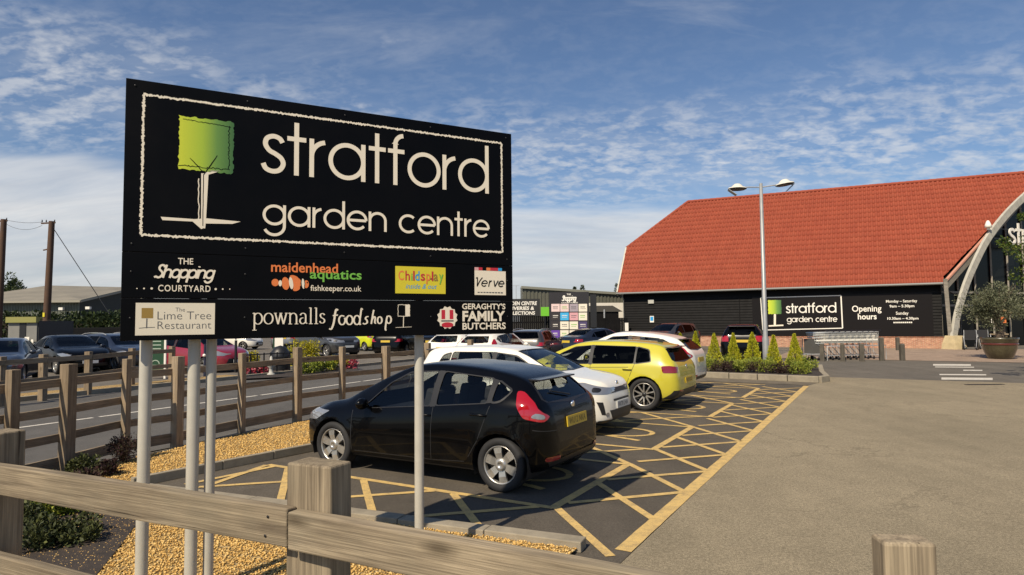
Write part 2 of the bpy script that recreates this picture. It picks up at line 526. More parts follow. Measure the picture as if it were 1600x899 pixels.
def brick_mat(name):
    m = bpy.data.materials.new(name); m.use_nodes = True
    nt = m.node_tree; b = nt.nodes['Principled BSDF']
    tc = nt.nodes.new('ShaderNodeTexCoord')
    mp = nt.nodes.new('ShaderNodeMapping'); mp.inputs['Rotation'].default_value = (R_(90), 0, 0)
    nt.links.new(tc.outputs['Object'], mp.inputs[0])
    br = nt.nodes.new('ShaderNodeTexBrick')
    br.inputs['Color1'].default_value = (0.36, 0.13, 0.07, 1); br.inputs['Color2'].default_value = (0.46, 0.22, 0.12, 1)
    br.inputs['Mortar'].default_value = (0.45, 0.39, 0.30, 1)
    br.inputs['Scale'].default_value = 1.0
    br.inputs['Brick Width'].default_value = 0.225; br.inputs['Row Height'].default_value = 0.064; br.inputs['Mortar Size'].default_value = 0.008
    nt.links.new(mp.outputs[0], br.inputs['Vector'])
    n = N(nt, 'ShaderNodeTexNoise', i_Scale=6.0, i_Detail=5.0); nt.links.new(tc.outputs['Object'], n.inputs['Vector'])
    c = mixc(nt, 1.0, br.outputs['Color'], ramp(nt, n.outputs[0], [(0.3, 0.75), (0.7, 1.2)]), 'MULTIPLY')
    nt.links.new(c, b.inputs['Base Color']); b.inputs['Roughness'].default_value = 0.9
    MATS[name] = m
    return m

def block_mat(name):
    # tan block paving
    m = bpy.data.materials.new(name); m.use_nodes = True
    nt = m.node_tree; b = nt.nodes['Principled BSDF']
    tc = nt.nodes.new('ShaderNodeTexCoord')
    br = nt.nodes.new('ShaderNodeTexBrick')
    br.inputs['Color1'].default_value = (0.27, 0.19, 0.135, 1); br.inputs['Color2'].default_value = (0.34, 0.25, 0.18, 1)
    br.inputs['Mortar'].default_value = (0.16, 0.13, 0.10, 1)
    br.inputs['Scale'].default_value = 1.0
    br.inputs['Brick Width'].default_value = 0.2; br.inputs['Row Height'].default_value = 0.1; br.inputs['Mortar Size'].default_value = 0.006
    nt.links.new(tc.outputs['Object'], br.inputs['Vector'])
    n = N(nt, 'ShaderNodeTexNoise', i_Scale=1.5, i_Detail=6.0); nt.links.new(tc.outputs['Object'], n.inputs['Vector'])
    c = mixc(nt, 1.0, br.outputs['Color'], ramp(nt, n.outputs[0], [(0.3, 0.8), (0.7, 1.15)]), 'MULTIPLY')
    nt.links.new(c, b.inputs['Base Color']); b.inputs['Roughness'].default_value = 0.9
    MATS[name] = m
    return m

def worn_paint(name, col, worn, amount=0.5):
    m = bpy.data.materials.new(name); m.use_nodes = True
    nt = m.node_tree; b = nt.nodes['Principled BSDF']
    tc = nt.nodes.new('ShaderNodeTexCoord')
    n1 = N(nt, 'ShaderNodeTexNoise', i_Scale=7.0, i_Detail=8.0, i_Roughness=0.75)
    n2 = N(nt, 'ShaderNodeTexNoise', i_Scale=160.0, i_Detail=2.0)
    for n in (n1, n2): nt.links.new(tc.outputs['Object'], n.inputs['Vector'])
    w = mth(nt, 'ADD', mth(nt, 'MULTIPLY', n1.outputs[0], 0.6), mth(nt, 'MULTIPLY', n2.outputs[0], 0.4))
    f = ramp(nt, w, [(0.55 - 0.12 * amount, 0.0), (0.66, 1.0)])
    c = mixc(nt, f, col, worn)
    c = mixc(nt, 1.0, c, ramp(nt, n1.outputs[0], [(0.3, 0.85), (0.7, 1.1)]), 'MULTIPLY')
    nt.links.new(c, b.inputs['Base Color']); b.inputs['Roughness'].default_value = 0.8
    MATS[name] = m
    return m

def gravel_mat(name):
    m = bpy.data.materials.new(name); m.use_nodes = True
    nt = m.node_tree; b = nt.nodes['Principled BSDF']
    tc = nt.nodes.new('ShaderNodeTexCoord')
    vo = N(nt, 'ShaderNodeTexVoronoi', i_Scale=48.0)
    nt.links.new(tc.outputs['Object'], vo.inputs['Vector'])
    sep = nt.nodes.new('ShaderNodeSeparateColor'); nt.links.new(vo.outputs['Color'], sep.inputs[0])
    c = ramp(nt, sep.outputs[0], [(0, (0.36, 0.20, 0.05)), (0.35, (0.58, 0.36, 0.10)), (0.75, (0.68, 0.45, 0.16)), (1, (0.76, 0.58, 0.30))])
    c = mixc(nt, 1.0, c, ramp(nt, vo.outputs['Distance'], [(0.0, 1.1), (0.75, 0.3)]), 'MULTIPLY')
    nt.links.new(c, b.inputs['Base Color']); b.inputs['Roughness'].default_value = 0.85
    bp = N(nt, 'ShaderNodeBump', i_Strength=1.0, i_Distance=0.015); bp.invert = True
    nt.links.new(vo.outputs['Distance'], bp.inputs['Height']); nt.links.new(bp.outputs[0], b.inputs['Normal'])
    MATS[name] = m
    return m

M_forecourt = asphalt('forecourt_asphalt', (0.208, 0.174, 0.116), (0.254, 0.211, 0.141), 0.75, 0.09, 190, 0.8)
M_carpark = asphalt('bay_asphalt', (0.078, 0.067, 0.053), (0.102, 0.087, 0.068), 0.5, 0.15, 240, 0.25)
M_road = asphalt('road_asphalt', (0.085, 0.080, 0.074), (0.105, 0.099, 0.090), 0.4, 0.12, 200, 0.15)
M_lane = asphalt('lane_asphalt', (0.105, 0.094, 0.078), (0.135, 0.120, 0.098), 0.4, 0.12, 200, 0.2)
M_far = asphalt('yard_asphalt', (0.11, 0.10, 0.085), (0.16, 0.14, 0.115), 0.4, 0.15, 120, 0.2)
M_yellow = worn_paint('yellow_marking', (0.72, 0.49, 0.165), (0.17, 0.13, 0.08), 1.1)
M_white = worn_paint('white_marking', (0.62, 0.58, 0.50), (0.15, 0.13, 0.11), 0.55)
M_gravel = gravel_mat('golden_gravel')
M_stone = leaf_mat('gravel_stones', (0.48, 0.275, 0.075), (0.64, 0.41, 0.13), (0.72, 0.51, 0.21), 0.8, 0.0)
M_soil = mat('dark_soil', (0.035, 0.026, 0.020), 0.95, var=0.4, vscale=9, bump=0.8, bscale=60)
M_kerb = mat('kerb_concrete', (0.27, 0.232, 0.168), 0.9, var=0.22, vscale=5, bump=0.3, bscale=120)
M_block = block_mat('block_paving')
M_wood = wood_mat('fence_wood', (0.315, 0.255, 0.172), (0.155, 0.122, 0.084))
M_woodb = wood_mat('fence_wood_brown', (0.35, 0.27, 0.18), (0.18, 0.135, 0.09))
M_black = mat('black_panel', (0.0022, 0.0022, 0.0028), 0.42, var=0.25, vscale=2, spec=0.10)
M_cream = mat('cream_print', (0.80, 0.72, 0.57), 0.5)
M_whitep = mat('white_print', (0.82, 0.78, 0.68), 0.5)
M_pole = mat('grey_pole_paint', (0.43, 0.41, 0.35), 0.45, var=0.06, vscale=6)
M_galv = mat('galvanised_steel', (0.46, 0.46, 0.45), 0.42, 0.45, var=0.15, vscale=8)
M_dark = mat('dark_plastic', (0.012, 0.012, 0.013), 0.45)
M_rubber = mat('tyre_rubber', (0.016, 0.016, 0.017), 0.78, var=0.25, vscale=10)
M_chrome = mat('chrome', (0.75, 0.75, 0.76), 0.12, 1.0)
M_alloy = mat('silver_alloy', (0.52, 0.50, 0.46), 0.32, 0.75, var=0.1, vscale=9)
M_glass = glass_mat('car_glass', (0.66, 0.70, 0.69), 0.5)
M_glassd = glass_mat('privacy_glass', (0.05, 0.055, 0.06), 0.22)
M_glassc = glass_mat('clear_glass', (0.80, 0.84, 0.83), 0.7)
M_lens = mat('lamp_lens', (0.26, 0.27, 0.29), 0.08, 0.35, coat=1.0)
M_red = mat('red_lens', (0.33, 0.006, 0.012), 0.10, coat=1.0)
M_orange = mat('amber_lens', (0.5, 0.15, 0.02), 0.15, coat=1.0)
M_plateY = mat('yellow_plate', (0.55, 0.38, 0.03), 0.4)
M_plateW = mat('white_plate', (0.68, 0.68, 0.64), 0.4)
M_seat = mat('seat_cloth', (0.022, 0.022, 0.024), 0.9, var=0.3, vscale=20)
# ------------------------------------------------------------------ vehicles
from mathutils.bvhtree import BVHTree

def curve(pts):
    # monotone cubic through (x, v), x ascending
    pts = sorted(pts)
    xs = [p[0] for p in pts]; ys = [p[1] for p in pts]; n = len(xs)
    d = [(ys[i + 1] - ys[i]) / (xs[i + 1] - xs[i]) for i in range(n - 1)]
    mm = [d[0]] + [0 if d[i - 1] * d[i] <= 0 else 2 * d[i - 1] * d[i] / (d[i - 1] + d[i]) for i in range(1, n - 1)] + [d[-1]]
    def f(x):
        if x <= xs[0]: return ys[0]
        if x >= xs[-1]: return ys[-1]
        i = 0
        while x > xs[i + 1]: i += 1
        h = xs[i + 1] - xs[i]; t = (x - xs[i]) / h
        return (ys[i] * (1 + 2 * t) * (1 - t) ** 2 + h * mm[i] * t * (1 - t) ** 2 + ys[i + 1] * t * t * (3 - 2 * t) + h * mm[i + 1] * t * t * (t - 1))
    return f

def rounded(poly, r=0.05, n=3):
    out = []
    k = len(poly)
    for i in range(k):
        p = Vector(poly[i]); a = Vector(poly[i - 1]); b = Vector(poly[(i + 1) % k])
        ra = min(r, (a - p).length * 0.42); rb = min(r, (b - p).length * 0.42)
        s = p + (a - p).normalized() * ra; e = p + (b - p).normalized() * rb
        for j in range(n + 1):
            t = j / n
            out.append(tuple(s * (1 - t) ** 2 + p * 2 * t * (1 - t) + e * t * t))
    return out
def grow(poly, d):
    c = Vector((0, 0))
    for p in poly: c += Vector(p)
    c /= len(poly)
    return [tuple(Vector(p) + (Vector(p) - c).normalized() * d) for p in poly]
def ccw(poly):
    a = sum(poly[i - 1][0] * poly[i][1] - poly[i][0] * poly[i - 1][1] for i in range(len(poly)))
    return poly if a > 0 else list(reversed(poly))
def inside(poly, x, y, tol=0.0):
    for i in range(len(poly)):
        a = poly[i - 1]; b = poly[i]
        if (b[0] - a[0]) * (y - a[1]) - (b[1] - a[1]) * (x - a[0]) < -tol: return False
    return True
AX = {'Y': (0, 2), 'X': (1, 2), 'Z': (0, 1)}
def _planes(poly, axis):
    i, j = AX[axis]
    for k in range(len(poly)):
        a = poly[k - 1]; b = poly[k]
        co = Vector((0, 0, 0)); co[i] = a[0]; co[j] = a[1]
        no = Vector((0, 0, 0)); no[i] = b[1] - a[1]; no[j] = -(b[0] - a[0])
        if no.length < 1e-9: continue
        yield co, no.normalized()
def cut_patch(src, poly, axis, filt, off=0.0, hole=None):
    # piece of the surface inside a convex outline seen along an axis
    poly = ccw(poly); i, j = AX[axis]
    x0 = min(p[0] for p in poly); x1 = max(p[0] for p in poly); y0 = min(p[1] for p in poly); y1 = max(p[1] for p in poly)
    bm = src.copy()
    kill = []
    for f in bm.faces:
        ok = filt(f.calc_center_median(), f.normal)
        if ok:
            a = [v.co[i] for v in f.verts]; b = [v.co[j] for v in f.verts]
            ok = not (max(a) < x0 or min(a) > x1 or max(b) < y0 or min(b) > y1)
        if not ok: kill.append(f)
    # keep true normals from the whole surface
    lay = {}
    bmesh.ops.delete(bm, geom=kill, context='FACES')
    for co, no in _planes(poly, axis):
        bmesh.ops.bisect_plane(bm, geom=bm.verts[:] + bm.edges[:] + bm.faces[:], plane_co=co, plane_no=no, clear_outer=True, dist=1e-5)
    if hole: cut_hole(bm, hole, axis, filt)
    bm.normal_update()
    if off:
        nn = {v: v.normal.copy() for v in bm.verts}
        for v in bm.verts: v.co += nn[v] * off
    return bm
def cut_hole(bm, poly, axis, filt):
    poly = ccw(poly); i, j = AX[axis]
    x0 = min(p[0] for p in poly); x1 = max(p[0] for p in poly); y0 = min(p[1] for p in poly); y1 = max(p[1] for p in poly)
    def near():
        fs = []
        for f in bm.faces:
            a = [v.co[i] for v in f.verts]; b = [v.co[j] for v in f.verts]
            if max(a) < x0 or min(a) > x1 or max(b) < y0 or min(b) > y1: continue
            if filt(f.calc_center_median(), f.normal): fs.append(f)
        return fs
    for co, no in _planes(poly, axis):
        fs = near()
        es = set(); vs = set()
        for f in fs:
            es.update(f.edges); vs.update(f.verts)
        bmesh.ops.bisect_plane(bm, geom=list(vs) + list(es) + fs, plane_co=co, plane_no=no, dist=1e-5)
    bm.normal_update()
    dele = [f for f in near() if inside(poly, f.calc_center_median()[i], f.calc_center_median()[j], 1e-6)]
    bmesh.ops.delete(bm, geom=dele, context='FACES')
def bm_object(bm, name, mats, parent, smooth=True, solid=0.0):
    if solid:
        bmesh.ops.solidify(bm, geom=bm.faces[:], thickness=solid)
    me = bpy.data.meshes.new(name)
    for f in bm.faces: f.smooth = smooth
    bm.to_mesh(me); bm.free()
    if not isinstance(mats, (list, tuple)): mats = [mats]
    for q in mats: me.materials.append(q)
    ob = bpy.data.objects.new(name, me); COL.objects.link(ob); ob.parent = parent
    return ob
def join_bms(lst):
    me = bpy.data.meshes.new('tmp'); out = bmesh.new()
    for b in lst:
        b.to_mesh(me); out.from_mesh(me); b.free()
    bpy.data.meshes.remove(me)
    return out
def circle(cx, cy, r, n=20):
    return [(cx + r * math.cos(2 * PI * k / n), cy + r * math.sin(2 * PI * k / n)) for k in range(n)]

def wheel_parts(parent, rw, tw, style, hero):
    # wheel centred on origin, axle along Y, outer face at +Y
    n = 40 if hero else 18
    t = MB()
    h = tw / 2
    rim = rw * (0.70 if style != 'far' else 0.66)
    t.lathe([(rim, h * 0.55), (rim * 1.01, h * 0.86), (rim + (rw - rim) * 0.4, h * 1.0), (rim + (rw - rim) * 0.75, h * 0.96), (rw * 0.975, h * 0.80), (rw, h * 0.6), (rw, h * 0.2), (rw * 0.99, 0), (rw, -h * 0.2), (rw, -h * 0.6), (rw * 0.975, -h * 0.8), (rim + (rw - rim) * 0.5, -h), (rim, -h * 0.8)], n=n, axis='Y')
    t.build('tyre', M_rubber, parent)
    r = MB()
    r.cur = 1
    r.lathe([(rim * 1.0, h * 0.5), (rim * 0.96, -h * 0.3), (0.001, -h * 0.3)], n=n, axis='Y')     # dark well + brake
    r.cur = 0
    r.lathe([(rim * 1.0, h * 0.62), (rim * 1.015, h * 0.84), (rim * 0.97, h * 0.86), (rim * 0.93, h * 0.74), (rim * 0.93, h * 0.3)], n=n, axis='Y')
    def spoke(a, w0, w1, r0, r1, y0=0.62, y1=0.72, dr=0.0, mi=0):
        r.cur = mi
        M = Matrix.Rotation(a, 4, 'Y')
        vs = []
        for rr, w, y in ((r0, w0, h * y0), (r0 * .45 + r1 * .55, w0 * .5 + w1 * .5, h * (max(y0, y1) + .06)), (r1, w1, h * y1)):
            c = dr if rr == r1 else (0 if rr == r0 else dr * .55)
            vs += [M @ Vector((c - w / 2, y, rr)), M @ Vector((c + w / 2, y, rr)), M @ Vector((c + w / 2 * .9, y - 0.03, rr)), M @ Vector((c - w / 2 * .9, y - 0.03, rr))]
        fs = []
        for s in (0, 4):
            for k in range(4):
                fs.append((s + k, s + (k + 1) % 4, s + 4 + (k + 1) % 4, s + 4 + k))
        fs += [(3, 2, 1, 0), (8, 9, 10, 11)]
        r.add(vs, fs, False)
    if style == 'cover6':
        for k in range(6):
            a = k * PI / 3 + 0.2
            spoke(a, rim * 0.34, rim * 0.50, rim * 0.18, rim * 0.97)
        r.cur = 0
        r.lathe([(rim * 0.34, h * 0.62), (rim * 0.30, h * 0.84), (rim * 0.13, h * 0.90), (rim * 0.12, h * 0.84), (0.001, h * 0.84)], n=24, axis='Y')
    elif style == 'twin5':
        for k in range(5):
            a = k * 2 * PI / 5 + 0.3
            for s in (-1, 1):
                spoke(a + s * 0.06, rim * 0.14, rim * 0.10, rim * 0.15, rim * 0.96, dr=s * rim * 0.25)
                spoke(a + s * 0.06, rim * 0.22, rim * 0.16, rim * 0.15, rim * 0.955, y0=.5, y1=.6, dr=s * rim * 0.25, mi=2)
        r.cur = 2
        r.lathe([(rim * 0.2, h * 0.6), (rim * 0.17, h * 0.78), (0.001, h * 0.80)], n=20, axis='Y')
    else:
        k5 = 10 if style == 'ten' else 5
        for k in range(k5):
            a = k * 2 * PI / k5 + 0.3
            spoke(a, rim * (0.16 if k5 == 10 else .26), rim * (0.13 if k5 == 10 else .22), rim * 0.12, rim * 0.96)
        r.cur = 0
        r.lathe([(rim * 0.2, h * 0.62), (rim * 0.17, h * 0.8), (0.001, h * 0.82)], n=16, axis='Y')
    r.build('rim', [M_alloy, M_dark, M_dark], parent)

def make_car(label, spec, paint, loc, heading, group, hero=False, plate_text=None, cat='car', glass=None, name='parked_car'):
    S = dict(spec)
    L, Wd = S['L'], S['W']
    top = curve(S['top']); belt = curve(S['belt']); bot = curve(S['bot'])
    wid = curve([(x, w * Wd / 2) for x, w in S['wid']]); wr_ = curve([(x, w * Wd / 2) for x, w in S['wr']])
    xa = (S['xf'], S['xr']); rw = S['rw']
    root = thing(name, loc, heading, label, cat, group)
    ns = 84 if hero else 40
    sub = 2 if hero else 1
    xs = []
    XF, XR = max(p[0] for p in S['top']), min(p[0] for p in S['top'])
    for k in range(ns + 1):
        t = -1 + 2 * k / ns
        s = math.sin(t * PI / 2)
        xs.append((XF + XR) / 2 + (0.42 * t + 0.58 * s) * (XF - XR) / 2)
    def section(x):
        zt, zb, w = top(x), bot(x), wid(x)
        zl = min(belt(x), zt - 0.03)
        zl = max(zl, zb + 0.05)
        hb = zl - zb; hg = max(zt - zl, 0.02)
        wr = min(wr_(x), 0.95 * w)
        c = [(0, zb), (.78 * w, zb), (.93 * w, zb + .025), (.975 * w, zb + .13 * hb), (.995 * w, zb + .40 * hb), (1.0 * w, zb + .62 * hb), (.985 * w, zb + .84 * hb), (.955 * w, zl),
             (.955 * w + (wr - .955 * w) * .46, zl + .48 * hg), (wr, zl + .86 * hg), (wr * .94, zl + .945 * hg), (wr * .68, zl + .985 * hg), (wr * .34, zt - .004 * hg), (0, zt)]
        out = []
        for i in range(len(c) - 1):
            p0 = c[max(i - 1, 0)]; p1 = c[i]; p2 = c[i + 1]; p3 = c[min(i + 2, len(c) - 1)]
            for q in range(sub):
                t = q / sub
                if q == 0: out.append(p1); continue
                # centripetal-ish: damped catmull rom
                y = p1[0] + (p2[0] - p1[0]) * t + 0.35 * ((2 * p1[0] - 5 * p1[0] + 0) * 0)
                f = lambda a, b, cc, d: 0.5 * ((2 * b) + (-a + cc) * t + (2 * a - 5 * b + 4 * cc - d) * t * t + (-a + 3 * b - 3 * cc + d) * t ** 3)
                yc = f(p0[0], p1[0], p2[0], p3[0]); zc = f(p0[1], p1[1], p2[1], p3[1])
                yl = (p1[0] + p2[0]) / 2; zl2 = (p1[1] + p2[1]) / 2
                out.append((yl + (yc - yl) * .6, zl2 + (zc - zl2) * .6))
        out.append(c[-1])
        # flared arches and waist crease
        res = []
        for (y, z) in out:
            for ax in xa:
                d = math.hypot(x - ax, z - rw) - (rw + .05)
                if y > .6 * Wd / 2 and z < zl: y += S.get('flare', .014) * math.exp(-(d / .05) ** 2)
            res.append((y, z))
        return res
    bm = bmesh.new()
    rings = []
    for x in xs:
        s = section(x)
        full = s + [(-y, z) for (y, z) in reversed(s[1:-1])]
        rings.append([bm.verts.new((x, y, z)) for y, z in full])
    nr = len(rings[0])
    for i in range(len(rings) - 1):
        for k in range(nr):
            bm.faces.new((rings[i][k], rings[i + 1][k], rings[i + 1][(k + 1) % nr], rings[i][(k + 1) % nr]))
    half = nr // 2
    for rg, fl in ((rings[0], 0), (rings[-1], 1)):
        for k in range(half):
            a, b = rg[k], rg[(k + 1)]
            c, d = rg[(nr - k - 1) % nr], rg[(nr - k) % nr]
            vs = []
            for v in (a, b, c, d):
                if v not in vs: vs.append(v)
            if len(vs) >= 3:
                try: bm.faces.new(vs if not fl else list(reversed(vs)))
                except Exception: pass
    bmesh.ops.recalc_face_normals(bm, faces=bm.faces[:])
    bm.normal_update()
    src = bm.copy()
    bvh = BVHTree.FromBMesh(src)
    def hitx(sign, y, z):
        h = bvh.ray_cast(Vector((sign * 6, y, z)), Vector((-sign, 0, 0)))
        return (h[0], h[1]) if h[0] is not None else (Vector((sign * L / 2, y, z)), Vector((sign, 0, 0)))
    def hity(x, z):
        h = bvh.ray_cast(Vector((x, 4, z)), Vector((0, -1, 0)))
        return h[0] if h[0] is not None else Vector((x, Wd / 2, z))
    def gz(x, g): return belt(x) + g * (top(x) - belt(x))
    side = lambda c, n: abs(n.y) > 0.22 and abs(c.y) > .25 * Wd / 2
    upper = lambda c, n: n.z > 0.12 and c.z > .55 * S['H']
    back = lambda c, n: n.x < -0.12 and c.x < 0
    front = lambda c, n: n.x > 0.12 and c.x > 0
    glz = glass or S.get('glass', M_glass)
    trim = {}
    def tadd(nm, b): trim.setdefault(nm, []).append(b)
    panes = []
    # side windows
    rr = .035 if hero else .0
    for k, wv in enumerate(S['win']):
        poly = [(x, gz(x, g)) for x, g in wv]
        if hero: poly = rounded(poly, rr, 2)
        cut_hole(bm, poly, 'Y', side)
        for sd in (1, -1):
            p = cut_patch(src, grow(poly, .006), 'Y', (lambda c, n, sd=sd: abs(n.y) > 0.22 and c.y * sd > .25 * Wd / 2), -.007)
            panes.append((p, 'side_window', S.get('glass_rear', glz) if k >= 1 else glz))
        if hero: tadd('window_trim', cut_patch(src, grow(poly, .022), 'Y', side, .002, hole=poly))
    if 'pillar' in S:
        for pv in S['pillar']:
            for sd in (1, -1):
                tadd('pillar_trim', cut_patch(src, [(x, gz(x, g)) for x, g in pv], 'Y', (lambda c, n, sd=sd: abs(n.y) > 0.22 and c.y * sd > .25 * Wd / 2), .0015))
    # windscreen
    x0, x1 = S['ws']
    f0, f1 = S.get('wsw', (.95, .88))
    poly = [(x0, -f0 * wr_(x0)), (x0 + .05, 0), (x0, f0 * wr_(x0)), ((x0 + x1) / 2, (f0 + f1) / 2 * wr_((x0 + x1) / 2) * 1.01), (x1, f1 * wr_(x1)), (x1, -f1 * wr_(x1)), ((x0 + x1) / 2, -(f0 + f1) / 2 * wr_((x0 + x1) / 2) * 1.01)]
    cut_hole(bm, poly, 'Z', upper)
    panes.append((cut_patch(src, grow(poly, .006), 'Z', upper, -.006), 'windscreen', glz))
    if hero: tadd('window_trim', cut_patch(src, grow(poly, .02), 'Z', upper, .0015, hole=grow(poly, -.012)))
    # rear window
    zb_, zt_, wb, wt = S['rwin']
    poly = [(-wb * .93, zb_ + .02), (0, zb_), (wb * .93, zb_ + .02), (wb, zb_ + .05), (wt, zt_), (-wt, zt_), (-wb, zb_ + .05)]
    rearf = (lambda c, n: n.x < -0.08 and c.x < S.get('rwx', -L * .28))
    cut_hole(bm, poly, 'X', rearf)
    panes.append((cut_patch(src, grow(poly, .006), 'X', rearf, -.006), 'rear_window', S.get('glass_rear', glz)))
    if hero: tadd('window_trim', cut_patch(src, grow(poly, .02), 'X', rearf, .0015, hole=grow(poly, -.014)))
    # wheel arches
    for ax in xa:
        cut_hole(bm, circle(ax, rw, rw + .045, 22 if hero else 14), 'Y', lambda c, n: abs(c.y) > .5 * Wd / 2)
        if S.get('clad'):
            tadd('arch_cladding', cut_patch(src, circle(ax, rw, rw + .115, 22 if hero else 14), 'Y', lambda c, n: abs(c.y) > .5 * Wd / 2 and abs(n.y) > .2, .010, hole=circle(ax, rw, rw + .046, 22 if hero else 14)))
    # dark strips: sill, bumper lowers, seams, grilles
    for q in S.get('strips', []):
        tadd('sill_trim', cut_patch(src, q, 'Y', side, .002))
    if hero:
        for q in S.get('seams', []):
            (ax0, az0), (ax1, az1) = q
            d = (Vector((ax1, az1)) - Vector((ax0, az0))).normalized(); nrm = Vector((-d.y, d.x)) * .0045
            a = Vector((ax0, az0)); b = Vector((ax1, az1))
            for sd in (1, -1):
                tadd('panel_seam', cut_patch(src, [tuple(a - nrm), tuple(b - nrm), tuple(b + nrm), tuple(a + nrm)], 'Y', (lambda c, n, sd=sd: n.y * sd > .1), .0012))
    for q in S.get('fblack', []): tadd('grille', cut_patch(src, q, 'X', front, .003))
    for q in S.get('rblack', []): tadd('rear_bumper_trim', cut_patch(src, q, 'X', back, .003))
    bo = bm_object(bm, 'body', [paint], root)
    for nm, lst in trim.items():
        if nm in ('window_trim', 'sill_trim'): lst = [join_bms(lst)]
        for tb_ in lst:
            if len(tb_.faces): bm_object(tb_, nm, [M_dark], root)
            else: tb_.free()
    for p, nm, gm in panes:
        bm_object(p, nm, gm, root)
    # lights (left and right)
    def light(poly, nm, mt, off=.004, axis='Y', zone=None, ymin=.28):
        for s in (1, -1):
            if axis == 'Y':
                fl = lambda c, n: c.y * s > ymin * Wd / 2 and abs(n.z) < .93
                pp = poly
            else:
                sgn = 1 if zone == 'f' else -1
                fl = lambda c, n: n.x * sgn > .1 and c.x * sgn > 0
                pp = [(y * s, z) for y, z in poly]
            b = cut_patch(src, rounded(pp, .03, 2) if hero else pp, axis, fl, off)
            if len(b.faces): bm_object(b, nm, mt, root)
            else: b.free()
    for q in S.get('head', []): light(q, 'headlight', M_lens)
    for q in S.get('headX', []): light(q, 'headlight', M_lens, axis='X', zone='f')
    for q in S.get('headin', []): light(q, 'headlight_bezel', M_dark, .006)
    for q in S.get('tail', []): light(q, 'tail_light', S.get('tail_mat', M_red), ymin=.56)
    for q in S.get('tailX', []): light(q, 'tail_light', M_red, axis='X', zone='r')
    for q in S.get('tailclear', []): light(q, 'tail_light', M_lens, .007)
    for q in S.get('rearrefX', []): light(q, 'reflector', M_red, .006, 'X', 'r')
    # number plates
    for sgn, mt, z in ((1, M_plateW, S.get('pz', (.42, .8))[0]), (-1, M_plateY, S.get('pz', (.42, .8))[1])):
        p, n = hitx(sgn, 0, z)
        nz = max(-.35, min(.35, n.z))
        t = MB()
        M = Matrix.Translation(p + Vector((sgn * .012, 0, 0))) @ Matrix.Rotation(-sgn * math.asin(nz) if True else 0, 4, 'Y')
        t.M = M
        t.box((0, 0, 0), (.014, .52, .112))
        t.cur = 1
        if hero and plate_text and plate_text.get(sgn):
            vs, fs = text_mesh(plate_text[sgn], .012)
            xs_ = [v[0] for v in vs]; ys_ = [v[1] for v in vs]
            sx = .44 / (max(xs_) - min(xs_)); sy = .07 / (max(ys_) - min(ys_))
            cx = (max(xs_) + min(xs_)) / 2; cy = (max(ys_) + min(ys_)) / 2
            t.add([Vector((sgn * .0085, sgn * (v[0] - cx) * sx, (v[1] - cy) * sy)) for v in vs], fs, False)
        t.M = None
        t.build('number_plate', [mt, M_dark], root)
    # wheels + liners
    tw = S.get('tw', .20)
    for ax in xa:
        yw = wid(ax)
        for s in (1, -1):
            w = thing('wheel', (ax, s * (yw - tw / 2 - .012), rw), 0 if s > 0 else PI)
            w.parent = root
            wheel_parts(w, rw, tw, S.get('rim', 'five'), hero)
            pts = [(ax + (rw + .05) * math.cos(a), (rw + (rw + .05) * math.sin(a))) for a in [PI * (-.12 + 1.24 * k / 12) for k in range(13)]]
            vs = []; ln = MB()
            for px_, pz_ in pts:
                vs += [Vector((px_, s * (yw - .015), pz_)), Vector((px_, s * .45 * Wd / 2, pz_))]
            fs = [(2 * k, 2 * k + 1, 2 * k + 3, 2 * k + 2) for k in range(12)]
            ln.add(vs, fs, True)
            ln.add([Vector((px_, s * .45 * Wd / 2, pz_)) for px_, pz_ in pts], [tuple(range(13))], False)
            ln.build('wheel_liner', M_dark, root)
    # mirrors
    xm = S.get('xm', x0 - .42)
    for s in (1, -1):
        p = hity(xm, belt(xm) + .02)
        t = MB()
        t.ball((xm + .03, s * (p.y + .115), belt(xm) + .085), .095, 10, 6, sz=.72, sx=.65, sy=1.05)
        t.beam((xm + .03, s * (p.y - .03), belt(xm) + .02), (xm + .03, s * (p.y + .06), belt(xm) + .06), .05, .03)
        t.build('wing_mirror', paint if not S.get('mirror_black') else M_dark, root)
    if hero:
        for hx, hzz in S.get('handles', []):
            for s in (1, -1):
                p = hity(hx, hzz)
                t = MB()
                t.tube([(hx - .10, s * (p.y + .004), hzz - .004), (hx - .08, s * (p.y + .030), hzz), (hx + .08, s * (p.y + .030), hzz + .004), (hx + .10, s * (p.y + .004), hzz + .006)], .014, 6)
                t.build('door_handle', paint, root)
        # cabin
        zs = .30; hs = S.get('seat_k', .90)
        for sx, kind in ((S.get('seat', .05), 'f'), (S.get('seat', .05) - .74, 'r')):
            for s in ((1, -1) if kind == 'f' else (0,)):
                t = MB(); zs = .30 if kind == 'f' else .20
                wseat = .48 if kind == 'f' else 1.2
                y = s * .36
                t.box((sx + .05, y, zs + .17), (.5, wseat, .16))
                t.box((sx - .24, y, zs + .50 * hs), (.14, wseat * .95, .60 * hs), Matrix.Rotation(R_(-14), 3, 'Y'))
                for hy in ((0,) if kind == 'f' else (-.4, .4)):
                    t.box((sx - .32, y + hy, zs + .885 * hs), (.10, .27, .17), Matrix.Rotation(R_(-8), 3, 'Y'))
                    t.tube([(sx - .30, y + hy - .05, zs + .72 * hs), (sx - .32, y + hy - .05, zs + .85 * hs)], .008, 5)
                t.build('seat', M_seat, root, bevel=.035)
        t = MB()
        t.box((S['ws'][0] - .42, 0, belt(S['ws'][0] - .3) - .12), (.42, Wd * .80, .22))
        t.build('dashboard', M_seat, root, bevel=.03)
        t = MB()
        sw = Vector((S['ws'][0] - .68, -.36, belt(0.3) - .03))
